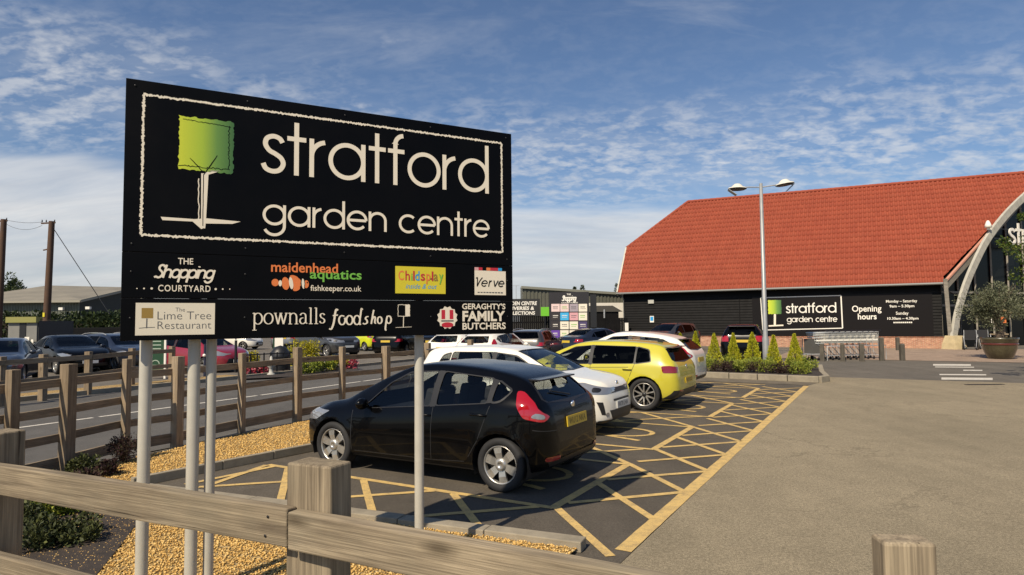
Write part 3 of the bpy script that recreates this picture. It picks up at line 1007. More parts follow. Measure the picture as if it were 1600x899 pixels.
        t.tube([sw + Vector((.09 * math.sin(a) * .5, .18 * math.cos(a), .18 * math.sin(a))) for a in [2 * PI * k / 20 for k in range(21)]], .016, 6)
        t.build('steering_wheel', M_seat, root)
    if S.get('rails'):
        for s in (1, -1):
            t = MB()
            pts = []
            for k in range(9):
                x = S['rails'][0] + (S['rails'][1] - S['rails'][0]) * k / 8
                e = .0 if k in (0, 8) else .035
                pts.append((x, s * wr_(x) * .93, gz(x, .95) + e + .015))
            t.tube(pts, .014, 6)
            t.build('roof_rail', M_galv if S['rails'][2] else M_dark, root)
    if S.get('spoiler'):
        x, z, w = S['spoiler']
        t = MB()
        t.prism([(-.11, -.012), (.12, -.02), (.12, .012), (-.11, .006)], w * 2, Matrix(((1, 0, 0, x), (0, 0, 1, -w), (0, 1, 0, z), (0, 0, 0, 1))))
        t.build('spoiler', paint, root, bevel=.006)
    if S.get('aerial'):
        x = S['aerial']
        t = MB()
        t.prism([(-.09, -.02), (.07, -.02), (-.07, .055), (-.09, .05)], .03, Matrix(((1, 0, 0, x), (0, 0, -1, .015), (0, 1, 0, top(x) + .01), (0, 0, 0, 1))))
        t.build('aerial', M_dark, root)
    if S.get('wiper'):
        p, n = hitx(-1, -.05, S['rwin'][0] + .05); q, n2 = hitx(-1, .32, S['rwin'][0] + .12)
        t = MB(); t.tube([p + Vector((-.02, 0, 0)), q + Vector((-.02, 0, 0))], .009, 5); t.build('wiper', M_dark, root)
    for b in S.get('badge', []):
        sgn, y, z, r = b
        p, n = hitx(sgn, y, z)
        t = MB(); t.lathe([(r, -.004), (r, .006), (r * .8, .010), (.001, .010)], n=14, axis='X', c=(0, 0, 0))
        if sgn < 0: t.v = [(-v[0], v[1], v[2]) for v in t.v]
        t.v = [(v[0] + p.x, v[1] + p.y, v[2] + p.z) for v in t.v]
        t.build('badge', M_chrome, root)
    for q in S.get('fog', []):
        light(q, 'fog_light', M_lens, .006, 'X', 'f')
    src.free()
    return root

def text_mesh(s, ext=0.0, bold=0.0, shear=0.0, spacing=1.0, align='LEFT', line=1.0):
    cu = bpy.data.curves.new('t', 'FONT')
    cu.body = s; cu.extrude = 0; cu.offset = bold; cu.shear = shear
    cu.space_character = spacing; cu.align_x = align; cu.space_line = line
    cu.resolution_u = 3
    ob = bpy.data.objects.new('t', cu)
    COL.objects.link(ob)
    dg = bpy.context.evaluated_depsgraph_get()
    me = bpy.data.meshes.new_from_object(ob.evaluated_get(dg))
    vs = [tuple(v.co) for v in me.vertices]
    fs = [tuple(p.vertices) for p in me.polygons]
    bpy.data.objects.remove(ob); bpy.data.curves.remove(cu); bpy.data.meshes.remove(me)
    return vs, fs

def sc_spec(s, kx, kz):
    # stretch a body specification
    return s
FIESTA = dict(L=3.95, W=1.72, H=1.43, xf=1.165, xr=-1.325, rw=.288, tw=.195,
    top=[(-1.975, .55), (-1.968, .66), (-1.955, .78), (-1.93, .88), (-1.885, .965), (-1.81, 1.04), (-1.69, 1.145), (-1.565, 1.235), (-1.45, 1.285), (-1.15, 1.355), (-.7, 1.41), (-.25, 1.43), (0, 1.41), (.18, 1.36), (.43, 1.255), (.80, 1.065), (1.10, .915), (1.4, .855), (1.65, .79), (1.82, .71), (1.92, .62), (1.975, .50)],
    belt=[(-1.975, .5), (-1.92, .82), (-1.83, .96), (-1.6, 1.0), (-1.35, 1.0), (-1.0, .965), (-.3, .89), (.4, .82), (.9, .79), (1.3, .77), (1.6, .72), (1.85, .63), (1.975, .46)],
    bot=[(-1.975, .36), (-1.9, .27), (-1.7, .22), (-.8, .19), (.8, .19), (1.6, .2), (1.85, .22), (1.975, .30)],
    wid=[(-1.975, .56), (-1.955, .67), (-1.91, .78), (-1.82, .88), (-1.6, .96), (-1.2, 1.0), (0, .985), (.9, .99), (1.25, .985), (1.5, .93), (1.7, .83), (1.85, .68), (1.95, .48), (1.975, .36)],
    wr=[(-1.975, .6), (-1.85, .66), (-1.6, .655), (-1.2, .665), (-.5, .685), (.2, .685), (.6, .72), (1.0, .78), (1.3, .78), (1.6, .68), (1.85, .5), (1.975, .3)],
    win=[[(.68, .09), (-.36, .05), (-.36, .80), (.06, .80), (.34, .70)], [(-.45, .05), (-1.15, .04), (-1.13, .74), (-.45, .80)], [(-1.21, .05), (-1.32, .10), (-1.43, .46), (-1.21, .70)]],
    pillar=[[(-.365, .02), (-.445, .02), (-.445, .82), (-.365, .82)], [(-1.155, .03), (-1.205, .03), (-1.205, .72), (-1.14, .74)]],
    ws=(.98, .22), rwin=(.985, 1.22, .57, .49), rwx=-1.42,
    head=[[(1.22, .765), (1.48, .63), (1.86, .60), (1.90, .66), (1.62, .775)]],
    tail=[[(-1.50, 1.14), (-1.57, .96), (-1.66, .845), (-1.895, .80), (-1.925, .86), (-1.77, 1.01), (-1.59, 1.13)]],
    tailclear=[[(-1.74, .858), (-1.895, .83), (-1.885, .885), (-1.80, .91)]],
    rearrefX=[[(.45, .36), (.68, .36), (.68, .41), (.45, .41)]],
    fblack=[[(-.5, .32), (.5, .32), (.42, .5), (-.42, .5)]],
    rblack=[[(-.62, .30), (.62, .30), (.66, .37), (-.66, .37)]],
    strips=[[(-1.0, .195), (.84, .195), (.84, .235), (-1.0, .235)]],
    seams=[((.86, .30), (.87, .86)), ((-.19, .28), (-.205, .91)), ((-.97, .55), (-1.08, .94)), ((-.86, .36), (-.97, .55)), ((-.19, .285), (.80, .285)), ((-.19, .285), (-.80, .30)), ((-1.50, 1.06), (-1.52, 1.22)), ((-1.655, .70), (-1.93, .66))],
    handles=[(-.10, .80), (-.93, .845)], pz=(.40, .755), rim='cover6', aerial=None, spoiler=(-1.56, 1.245, .46), wiper=True, badge=[(-1, 0, .905, .055)], seat=.10)
GOLF = dict(L=4.28, W=1.79, H=1.46, xf=1.30, xr=-1.335, rw=.325, tw=.22,
    top=[(-2.14, .56), (-2.13, .68), (-2.11, .82), (-2.08, .92), (-2.02, 1.02), (-1.92, 1.15), (-1.80, 1.29), (-1.68, 1.365), (-1.35, 1.42), (-.6, 1.462), (-.1, 1.455), (.25, 1.40), (.6, 1.27), (.95, 1.11), (1.2, 1.0), (1.5, .945), (1.8, .87), (2.0, .77), (2.09, .66), (2.14, .52)],
    belt=[(-2.14, .5), (-2.08, .86), (-2.0, .965), (-1.6, .965), (-1.0, .955), (-.2, .93), (.6, .905), (1.2, .88), (1.6, .83), (1.9, .74), (2.08, .62), (2.14, .47)],
    bot=[(-2.14, .40), (-2.05, .28), (-1.8, .22), (-.8, .18), (.8, .18), (1.7, .19), (2.0, .2), (2.14, .28)],
    wid=[(-2.14, .66), (-2.12, .76), (-2.07, .85), (-1.95, .93), (-1.7, .985), (-1.2, 1.0), (0, .985), (1.0, .99), (1.35, .985), (1.6, .95), (1.85, .86), (2.02, .7), (2.11, .5), (2.14, .36)],
    wr=[(-2.14, .64), (-2.0, .69), (-1.7, .68), (-1.2, .69), (-.4, .70), (.3, .70), (.7, .73), (1.1, .79), (1.4, .80), (1.8, .70), (2.05, .5), (2.14, .3)],
    win=[[(.92, .10), (-.12, .06), (-.12, .80), (.25, .80), (.55, .70)], [(-.20, .06), (-1.12, .06), (-1.12, .78), (-.20, .80)], [(-1.16, .06), (-1.50, .16), (-1.42, .66), (-1.16, .77)]],
    pillar=[[(-.122, .02), (-.198, .02), (-.198, .82), (-.122, .82)], [(-1.122, .04), (-1.158, .04), (-1.158, .78), (-1.122, .78)]],
    ws=(1.10, .36), rwin=(1.01, 1.285, .64, .56), rwx=-1.55,
    head=[[(1.45, .74), (1.72, .66), (2.04, .64), (2.06, .70), (1.75, .785)]],
    tail=[[(-1.76, .94), (-1.80, .80), (-2.10, .80), (-2.075, .93), (-1.95, .95)]],
    rearrefX=[[(.45, .40), (.66, .42), (.66, .45), (.45, .43)]],
    fblack=[[(-.6, .26), (.6, .26), (.55, .42), (-.55, .42)]],
    rblack=[[(-.86, .26), (.86, .26), (.78, .44), (-.78, .44)]],
    strips=[[(-1.0, .185), (.95, .185), (.95, .225), (-1.0, .225)]],
    seams=[((.95, .30), (.96, .88)), ((-.15, .28), (-.165, .93)), ((-1.0, .60), (-1.14, .955)), ((-.92, .36), (-1.0, .60)), ((-.15, .28), (.90, .28)), ((-.15, .28), (-.85, .29)), ((-1.0, .86), (.95, .80))],
    handles=[(-.06, .845), (-.98, .87)], pz=(.40, .62), rim='twin5', aerial=-1.40, spoiler=(-1.80, 1.315, .50), badge=[(-1, 0, .90, .05)], seat=.15, glass_rear=M_glassd)
STONIC = dict(L=3.72, W=1.66, H=1.46, xf=1.16, xr=-1.24, rw=.292, tw=.195, flare=.02,
    top=[(-1.86, .56), (-1.85, .68), (-1.83, .84), (-1.79, .96), (-1.73, 1.10), (-1.66, 1.26), (-1.58, 1.37), (-1.45, 1.42), (-.9, 1.452), (-.3, 1.458), (.1, 1.425), (.4, 1.33), (.72, 1.17), (1.0, 1.03), (1.25, .985), (1.52, .94), (1.69, .895), (1.78, .83), (1.83, .72), (1.86, .55)],
    belt=[(-1.86, .5), (-1.8, .9), (-1.7, .97), (-1.0, .945), (-.2, .915), (.6, .89), (1.1, .87), (1.45, .84), (1.68, .77), (1.8, .66), (1.86, .48)],
    bot=[(-1.86, .36), (-1.75, .25), (-.8, .2), (.8, .2), (1.55, .21), (1.75, .22), (1.86, .27)],
    wid=[(-1.86, .72), (-1.83, .84), (-1.75, .92), (-1.55, .97), (-1.2, 1.0), (0, .985), (.9, .99), (1.3, .985), (1.5, .95), (1.66, .88), (1.76, .77), (1.83, .6), (1.86, .46)],
    wr=[(-1.86, .62), (-1.7, .68), (-1.4, .68), (-.5, .70), (.2, .70), (.6, .735), (1.0, .80), (1.3, .80), (1.6, .68), (1.8, .5), (1.86, .32)],
    win=[[(.78, .10), (-.12, .06), (-.12, .80), (.25, .79), (.48, .68)], [(-.20, .06), (-1.02, .06), (-1.02, .78), (-.20, .80)], [(-1.07, .08), (-1.30, .20), (-1.22, .66), (-1.07, .75)]],
    pillar=[[(-.122, .02), (-.198, .02), (-.198, .82), (-.122, .82)]],
    ws=(.94, .24), rwin=(1.02, 1.33, .55, .48), rwx=-1.45,
    head=[[(1.14, .88), (1.46, .715), (1.83, .69), (1.825, .785), (1.50, .885)]],
    headin=[[(1.26, .82), (1.46, .75), (1.54, .745), (1.53, .82), (1.44, .845)], [(1.63, .735), (1.74, .73), (1.74, .79), (1.64, .815)]],
    tail=[[(-1.55, 1.0), (-1.6, .78), (-1.84, .78), (-1.80, 1.0)]],
    fblack=[[(-.44, .70), (.44, .70), (.40, .78), (-.40, .78)], [(-.40, .27), (.40, .27), (.48, .43), (-.48, .43)], [(-.34, .565), (.34, .565), (.34, .60), (-.34, .60)],
            [(.56, .36), (.63, .37), (.70, .58), (.61, .57)], [(-.56, .36), (-.61, .57), (-.70, .58), (-.63, .37)], [(-.70, .20), (.70, .20), (.66, .275), (-.66, .275)]],
    fog=[[(.49, .33), (.56, .33), (.56, .40), (.49, .40)]],
    rblack=[[(-.6, .26), (.6, .26), (.6, .38), (-.6, .38)]],
    strips=[[(-.95, .2), (.86, .2), (.86, .30), (-.95, .30)]], clad=True,
    seams=[((.84, .30), (.85, .86)), ((-.15, .30), (-.165, .92)), ((-.92, .55), (-1.04, .94)), ((-.84, .36), (-.92, .55))],
    handles=[(-.06, .80), (-.90, .83)], pz=(.50, .80), rim='five', spoiler=(-1.62, 1.375, .48), badge=[(1, 0, .775, .05)], seat=.1)
def squeeze(base, x0, k):
    # shorten the rear overhang behind x0
    s = dict(base); q = lambda x: x0 + (x - x0) * k if x < x0 else x
    for key in ('top', 'belt', 'bot', 'wid', 'wr'): s[key] = [(q(x), v) for x, v in base[key]]
    for key in ('win', 'pillar', 'tail', 'tailclear', 'strips'):
        if key in base: s[key] = [[(q(x), v) for x, v in p] for p in base[key]]
    s['seams'] = [tuple((q(x), v) for x, v in p) for p in base.get('seams', [])]
    s['rwx'] = q(base['rwx'])
    if base.get('spoiler'): s['spoiler'] = (q(base['spoiler'][0]),) + base['spoiler'][1:]
    return s
def variant(base, **kw):
    s = dict(base); s.update(kw); return s
# ordinary cars for the background
def scaled(base, kx=1.0, kw=1.0, kz=1.0, **kw2):
    s = dict(base)
    s['L'] *= kx; s['W'] *= kw; s['H'] *= kz; s['xf'] *= kx; s['xr'] *= kx
    for k in ('top', 'belt', 'bot'): s[k] = [(x * kx, z * kz) for x, z in base[k]]
    for k in ('wid', 'wr'): s[k] = [(x * kx, v) for x, v in base[k]]
    for k in ('win', 'pillar'): s[k] = [[(x * kx, g) for x, g in p] for p in base[k]]
    for k in ('head', 'tail', 'strips', 'headin', 'tailclear'):
        if k in base: s[k] = [[(x * kx, z * kz) for x, z in p] for p in base[k]]
    for k in ('fblack', 'rblack', 'rearrefX', 'fog', 'headX', 'tailX'):
        if k in base: s[k] = [[(y * kw, z * kz) for y, z in p] for p in base[k]]
    s['ws'] = (base['ws'][0] * kx, base['ws'][1] * kx)
    a = base['rwin']; s['rwin'] = (a[0] * kz, a[1] * kz, a[2] * kw, a[3] * kw)
    s['rwx'] = base.get('rwx', -1.4) * kx
    s['pz'] = (base['pz'][0] * kz, base['pz'][1] * kz)
    if base.get('spoiler'): a = base['spoiler']; s['spoiler'] = (a[0] * kx, a[1] * kz, a[2] * kw)
    if base.get('aerial'): s['aerial'] = base['aerial'] * kx
    s['badge'] = []
    s.update(kw2)
    return s
HATCH = scaled(FIESTA, 1.03, 1.03, 1.02, rim='five', wiper=False)
SUV = scaled(STONIC, 1.19, 1.12, 1.14, rw=.345, tw=.23, rim='five', rails=(.3, -1.5, False), glass_rear=M_glassd, badge=[])
SALOON = dict(L=4.7, W=1.83, H=1.44, xf=1.48, xr=-1.36, rw=.325, tw=.22,
    top=[(-2.35, .55), (-2.33, .72), (-2.29, .92), (-2.22, 1.01), (-2.0, 1.05), (-1.75, 1.09), (-1.4, 1.24), (-1.05, 1.36), (-.6, 1.43), (-.1, 1.44), (.25, 1.39), (.65, 1.24), (1.0, 1.08), (1.25, .99), (1.7, .92), (2.05, .83), (2.25, .72), (2.35, .55)],
    belt=[(-2.35, .5), (-2.25, .92), (-1.9, .985), (-1.0, .97), (-.2, .945), (.6, .92), (1.2, .90), (1.7, .85), (2.1, .75), (2.27, .64), (2.35, .48)],
    bot=[(-2.35, .38), (-2.2, .28), (-.8, .19), (.8, .19), (2.1, .2), (2.35, .3)],
    wid=[(-2.35, .7), (-2.3, .82), (-2.2, .9), (-1.9, .96), (-1.3, 1.0), (0, .985), (1.2, .99), (1.6, .97), (1.95, .88), (2.18, .72), (2.3, .54), (2.35, .42)],
    wr=[(-2.35, .6), (-2.1, .70), (-1.7, .70), (-1.2, .66), (-.4, .69), (.3, .69), (.8, .73), (1.2, .80), (1.6, .80), (2.1, .64), (2.35, .35)],
    win=[[(.98, .10), (-.12, .06), (-.12, .80), (.28, .80), (.58, .70)], [(-.20, .06), (-1.02, .06), (-1.02, .70), (-.20, .80)], [(-1.07, .08), (-1.35, .18), (-1.07, .62)]],
    pillar=[[(-.122, .02), (-.198, .02), (-.198, .82), (-.122, .82)]],
    ws=(1.14, .38), rwin=(1.10, 1.36, .60, .52), rwx=-.9,
    head=[[(1.62, .76), (1.9, .66), (2.2, .64), (2.2, .72), (1.95, .79)]],
    tail=[[(-2.0, .93), (-2.0, .80), (-2.32, .78), (-2.27, .93)]],
    fblack=[[(-.42, .52), (-.04, .52), (-.04, .70), (-.40, .70)], [(.04, .52), (.42, .52), (.40, .70), (.04, .70)], [(-.7, .26), (.7, .26), (.62, .40), (-.62, .40)]],
    rblack=[[(-.7, .28), (.7, .28), (.66, .38), (-.66, .38)]], pz=(.44, .80), rim='ten', glass_rear=M_glassd)
ESTATE = variant(SALOON, top=[(-2.35, .55), (-2.33, .72), (-2.30, .92), (-2.25, 1.03), (-2.12, 1.22), (-2.0, 1.37), (-1.8, 1.42), (-1.0, 1.465), (-.2, 1.46), (.25, 1.40), (.65, 1.25), (1.0, 1.085), (1.25, .99), (1.7, .92), (2.05, .83), (2.25, .72), (2.35, .55)],
    win=[[(.98, .10), (-.12, .06), (-.12, .80), (.28, .80), (.58, .70)], [(-.20, .06), (-1.02, .06), (-1.02, .80), (-.20, .80)], [(-1.07, .07), (-1.85, .12), (-1.75, .72), (-1.07, .80)]],
    rwin=(1.08, 1.36, .62, .52), rwx=-1.9, rails=(.2, -1.9, True))
# ------------------------------------------------------------------ ground, road, car park (the setting)
def sheet(name, pts, m, z=None):
    b = MB(); b.sheet([Vector((p[0], p[1], p[2] if z is None else z)) for p in pts])
    return tag(b.build(name, m), kind='structure')
def gsheet(name, ab, m, z):
    return sheet(name, [gp(a, b, z) for a, b in ab], m)
sheet('ground', [(-900, -60, -.012), (900, -60, -.012), (900, 1500, -.012), (-900, 1500, -.012)], M_far)
gsheet('car_park', [(-.95, -.05), (15.6, -.05), (15.6, 5.6), (-.95, 5.6)], M_carpark, .002)
gsheet('forecourt', [(-9, -.056), (-9, -34), (17.2, -34), (17.2, -.056)], M_forecourt, .003)
gsheet('lane', [(17.206, -40), (27.0, -40), (27.0, 7.4), (17.206, 7.4)], M_lane, .002)
gsheet('pavement', [(27.02, -40), (40.2, -40), (40.2, 2.6), (27.02, 2.6)], M_block, .012)
gsheet('far_bays', [(17.206, 7.41), (60, 7.41), (60, 16.2), (17.206, 16.2)], M_lane, -.002)
# road on the left, curving slightly
rp = []
for a in range(-14, 70, 4): rp.append((a, 7.25 + .06 * a + .0006 * a * a))
ro = [(a, b + 8.7) for a, b in rp]
b = MB()
for i in range(len(rp) - 1):
    b.quad(gp(*rp[i + 1], .004), gp(*rp[i], .004), gp(*ro[i], .004), gp(*ro[i + 1], .004))
tag(b.build('road', M_road), kind='structure')
b = MB()
for i in range(len(rp) - 1):
    for t0, t1 in ((.0, .97),):
        q = [gp(rp[i][0] + 4 * t, rp[i][1] * (1 - t) + rp[i + 1][1] * t + 4.15, .009) for t in (t0, t1)]
        b.quad(q[0], q[1], q[1] + GB * .11, q[0] + GB * .11)
tag(b.build('road_centre_line', M_white), kind='structure')
b = MB()
for i in range(len(ro) - 1):
    if ro[i][0] > 26: break
    p, q = gp(*ro[i]), gp(*ro[i + 1])
    b.beam(p + Vector((0, 0, .05)), q + Vector((0, 0, .05)), .14, .13)
tag(b.build('road_kerb', M_kerb), kind='structure')

# ------------------------------------------------------------------ yellow bay markings
Zm = .0065
mk = MB(); zi = [0]
def line(p, q, w=.10):
    p = Vector(p); q = Vector(q)
    d = (q - p).normalized(); n = Vector((-d.y, d.x)) * w / 2
    zi[0] += 1
    z = Zm + .00025 * (zi[0] % 14)
    L = (q - p).length; k = max(1, int(L / .25))
    e = []
    for i in range(k + 1):
        c = p + d * L * i / k
        j = random.uniform(-.006, .006)
        e.append((c + n * (1 + j * 8), c - n * (1 - j * 8)))
    for i in range(k):
        mk.quad(gp(*e[i][0], z), gp(*e[i + 1][0], z), gp(*e[i + 1][1], z), gp(*e[i][1], z))
line((-.12, 0.02), (14.0, -.02), .135)
bays = [(.66, 2.78), (3.82, 5.95), (7.24, 9.38), (10.54, 12.80)]
for a0, a1 in bays: line((a0, 1.01), (a1, 1.01), .10)
k = 0
a = -.28
while a < 14:
    line((a, 0.06), (a + .98, 1.0), .082) if a + .98 < 14 else None
    if .9 < a + 1.0: line((a + 1.02, 0.06), (a + .10, .95), .082) if a + 1.02 < 14 else None
    a += 1.055
gaps = [(-.5, .66), (2.78, 3.82), (5.95, 7.24), (9.38, 10.54), (12.8, 13.9)]
for g0, g1 in gaps:
    if g0 > -.5: line((g0, 1.0), (g0, 5.05), .085)
    line((g1, 1.0), (g1, 5.05), .085)
    w = g1 - g0
    bb = 1.0
    while bb < 4.9:
        line((g0 + .03, bb), (g1 - .03, min(bb + w, 5.05)), .08)
        line((g1 - .03, bb + .15), (g0 + .03, min(bb + w + .15, 5.05)), .08)
        bb += 1.25
# accessible-bay symbols (wheel arc, seat and footrest)
for a0, a1 in bays:
    ac = (a0 + a1) / 2 + .12
    arc = [(ac + .38 * math.cos(t), 1.95 + .55 * math.sin(t)) for t in [R_(150 + 230 * i / 16) for i in range(17)]]
    for i in range(16): line(arc[i], arc[i + 1], .085)
    line((ac + .33, 2.15), (ac + .36, 2.9), .085)
    line((ac - .55, 1.62), (ac - .62, 1.40), .09)
    line((ac + .36, 2.4), (ac - .32, 2.3), .085)
    line((ac - .32, 2.3), (ac - .55, 1.62), .085)
    for i in range(10):
        t = 2 * PI * i / 10; u = 2 * PI * (i + 1) / 10
        line((ac + .37 + .09 * math.cos(t), 3.12 + .12 * math.sin(t)), (ac + .37 + .09 * math.cos(u), 3.12 + .12 * math.sin(u)), .07)
tag(mk.build('bay_markings', M_yellow), kind='structure')
# zebra bars and drain by the entrance lane
b = MB()
for (x0, y0, x1, y1, h) in ((1458, 569, 1517, 569.3, 2.6), (1461, 573, 1522, 573.4, 1.3), (1505, 578, 1535, 578.2, 1.6), (1468, 584.5, 1541, 585, 1.8), (1471, 590, 1551, 590.6, 3.4)):
    b.quad(gnd(x0, y0 + h, .008), gnd(x1, y1 + h, .008), gnd(x1, y1, .008), gnd(x0, y0, .008))
tag(b.build('crossing_markings', M_white), kind='structure')
b = MB()
p = gnd(1540, 601, .008)
for k in range(12): b.box(p + Vector((k * .085 - .5, 0, 0)), (.05, .16, .012))
tag(b.build('drain_grate', M_dark), 'dark slotted drain grate in the forecourt below the crossing bars', 'drain')
# far bays white lines
b = MB()
for px, py in ((600, 559), (640, 556), (690, 554), (720, 551)):
    g = gnd(px, py, .006); q = g + GB * 2.4
    b.quad(g, g + GA * .12, q + GA * .12, q)
tag(b.build('far_bay_lines', M_white), kind='structure')

# ------------------------------------------------------------------ beds and kerbs
BED = [(-.30, .32), (-.52, 1.95), (-.95, 5.42), (.22, 5.42), (1.63, 5.28), (6, 5.75), (12, 6.6), (12, 8.0), (6.5, 7.55), (3.27, 7.30), (.78, 7.05), (-.85, 6.72), (-2.2, 6.62), (-5.2, 5.2), (-4.6, .2)]
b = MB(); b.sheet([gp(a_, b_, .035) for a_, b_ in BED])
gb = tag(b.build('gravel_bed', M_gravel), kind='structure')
b = MB()
def kerb(pts, w=.13, h=.075):
    # butted stones
    for i in range(len(pts) - 1):
        p = Vector(pts[i]); q = Vector(pts[i + 1]); L = (q - p).length; n = max(1, round(L / .9)); d = (q - p).normalized()
        for k in range(n):
            s = p + d * (L * k / n + .004); e = p + d * (L * (k + 1) / n - .004)
            z = h / 2 + random.uniform(-.004, .004)
            b.beam(gp(*s, z), gp(*e, z), w, h)
kerb([(-.25, .29), (-.46, 1.95), (-.90, 5.38)], .15, .085)
kerb([(-.83, 5.47), (.22, 5.37), (1.63, 5.21), (6, 5.66), (12, 6.5)], .07, .11)
tag(b.build('bed_kerb', M_kerb, bevel=.008), kind='structure')
# loose stones on the bed
def in_poly(poly, x, y):
    c = False
    for i in range(len(poly)):
        x0, y0 = poly[i - 1]; x1, y1 = poly[i]
        if (y0 > y) != (y1 > y) and x < (x1 - x0) * (y - y0) / (y1 - y0) + x0: c = not c
    return c
rnd = random.Random(3)
b = MB(); cnt = 0
octv = [(1, 0, 0), (-1, 0, 0), (0, 1, 0), (0, -1, 0), (0, 0, 1), (0, 0, -1)]
octf = [(0, 2, 4), (2, 1, 4), (1, 3, 4), (3, 0, 4), (2, 0, 5), (1, 2, 5), (3, 1, 5), (0, 3, 5)]
tries = 0
while cnt < 60000 and tries < 600000:
    tries += 1
    a_ = rnd.uniform(-4.2, 7.5); b_ = rnd.uniform(.3, 7.4)
    if not in_poly(BED, a_, b_): continue
    g = gp(a_, b_)
    dd = g.y
    if dd < 2.2 or rnd.random() > min(1, (6.0 / dd) ** 1.6): continue
    s = rnd.uniform(.0045, .0102) * (1 + .05 * dd)
    ang = rnd.uniform(0, PI); ca, sa = math.cos(ang), math.sin(ang)
    k1, k2, k3 = rnd.uniform(.8, 1.4), rnd.uniform(.7, 1.1), rnd.uniform(.5, .85)
    tx, ty = rnd.uniform(-.4, .4), rnd.uniform(-.4, .4)
    vs = []
    for (x, y, z) in octv:
        x *= k1 * s; y *= k2 * s; z *= k3 * s
        z += x * tx + y * ty
        vs.append((g.x + x * ca - y * sa, g.y + x * sa + y * ca, .040 + z + s * .15))
    b.add(vs, octf, True); cnt += 1
tag(b.build('loose_gravel', M_stone), 'golden gravel chippings lying over the beds', 'gravel', kind='stuff')
# planting soil under the near left corner
soil = [(20, 790), (120, 768), (210, 752), (235, 790), (190, 850), (150, 899), (60, 930), (-60, 930), (-60, 800)]
sheet('planting_soil', [gnd(px, py, .048) for px, py in soil], M_soil)
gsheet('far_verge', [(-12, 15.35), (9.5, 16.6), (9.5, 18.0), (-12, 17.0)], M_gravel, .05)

# ------------------------------------------------------------------ timber
def timber(name, p0, p1, w, h, m, parent, up=(0, 0, 1), jit=.0015, bevel=.005, n=7, rng=random.Random(5)):
    # a sawn length from p0 to p1; local X follows the grain
    p0 = Vector(p0); p1 = Vector(p1); L = (p1 - p0).length
    x = (p1 - p0).normalized(); up = Vector(up)
    if abs(x.dot(up)) > .98: up = Vector((0, 1, 0))
    y = up.cross(x).normalized(); z = x.cross(y)
    b = MB(); vs = []
    for i in range(n + 1):
        for (yy, zz) in ((-1, -1), (1, -1), (1, 1), (-1, 1)):
            vs.append((L * i / n, yy * w / 2 + rng.uniform(-jit, jit), zz * h / 2 + rng.uniform(-jit, jit)))
    fs = [(0, 3, 2, 1), (4 * n, 4 * n + 1, 4 * n + 2, 4 * n + 3)]
    for i in range(n):
        for k in range(4): fs.append((4 * i + k, 4 * i + (k + 1) % 4, 4 * i + 4 + (k + 1) % 4, 4 * i + 4 + k))
    b.add(vs, fs, False)
    o = b.build(name, m, parent, bevel=bevel)
    R3 = Matrix((x, y, z)).transposed().to_4x4()
    base = parent.location if parent is not None else Vector((0, 0, 0))
    o.matrix_basis = Matrix.Translation(p0 - base) @ R3
    return o
def post(p, topz, w, dpt, m, parent, ux, z0=-.05):
    # upright; ux = direction of its broad face
    return timber('post', Vector((p[0], p[1], z0)), Vector((p[0], p[1], topz)), dpt, w, m, parent, up=ux, bevel=.006)

# foreground fence
U = Vector((.906, -.423, 0)).normalized(); V = Vector((.423, .906, 0)).normalized()
U2 = Vector((.885, -.465, 0)).normalized()
Q = atd(449, 797, 1.90)
zt = Q.z
fr = thing('timber_fence', (Q.x, Q.y, 0), 0, 'weathered post and rail fence across the bottom of the photo, nearest the camera', 'fence')
hr = .112
for z in (zt, zt - .345):
    timber('rail', Q + V * .022 - U * 3.2 + Vector((0, 0, z - zt - hr / 2)), Q + V * .022 - U * .003 + Vector((0, 0, z - zt - hr / 2)), .044, hr, M_wood, fr, jit=.002, n=10)
    timber('rail', Q + V * .022 + U2 * .003 + Vector((0, 0, z - zt - hr / 2 - .004)), Q + V * .022 + U2 * 2.2 + Vector((0, 0, z - zt - hr / 2 - .004)), .044, hr, M_wood, fr, jit=.002, n=10)
pc = Q + V * (.046 + .045) + U * (-.012 + .050)
post(pc, atd(511, 727, 1.90).z - .004, .168, .095, M_wood, fr, U)
k_ = min(range(400), key=lambda i: abs((Q - U * i * .004).x / (Q - U * i * .004).y + .788))
pl = Q - U * k_ * .004 + V * (.046 + .05) - U * .19
post(Vector((pl.x, pl.y, 0)), atd(8, 673, pl.y).z, .13, .1, M_wood, fr, U)
pr = atd(1432, 853, 1.16)
post(Vector((pr.x, pr.y + .04, 0)), pr.z, .092, .055, M_wood, fr, Vector((.995, -.10, 0)))
for (dx, dz) in ((-.075, -.028), (-.085, -.085), (.05, -.035), (.06, -.09)):
    c = Q + U * dx + Vector((0, 0, dz)) - V * .0012
    M4 = Matrix.Translation(c) @ Matrix.Rotation(math.atan2(U.y, U.x), 4, 'Z')
    nb = MB(); nb.M = M4; nb.lathe([(.0045, .0), (.0045, -.001), (.001, -.001)], n=8, axis='Y'); nb.M = None
    nb.build('nail_head', M_dark, fr, origin=fr.location)

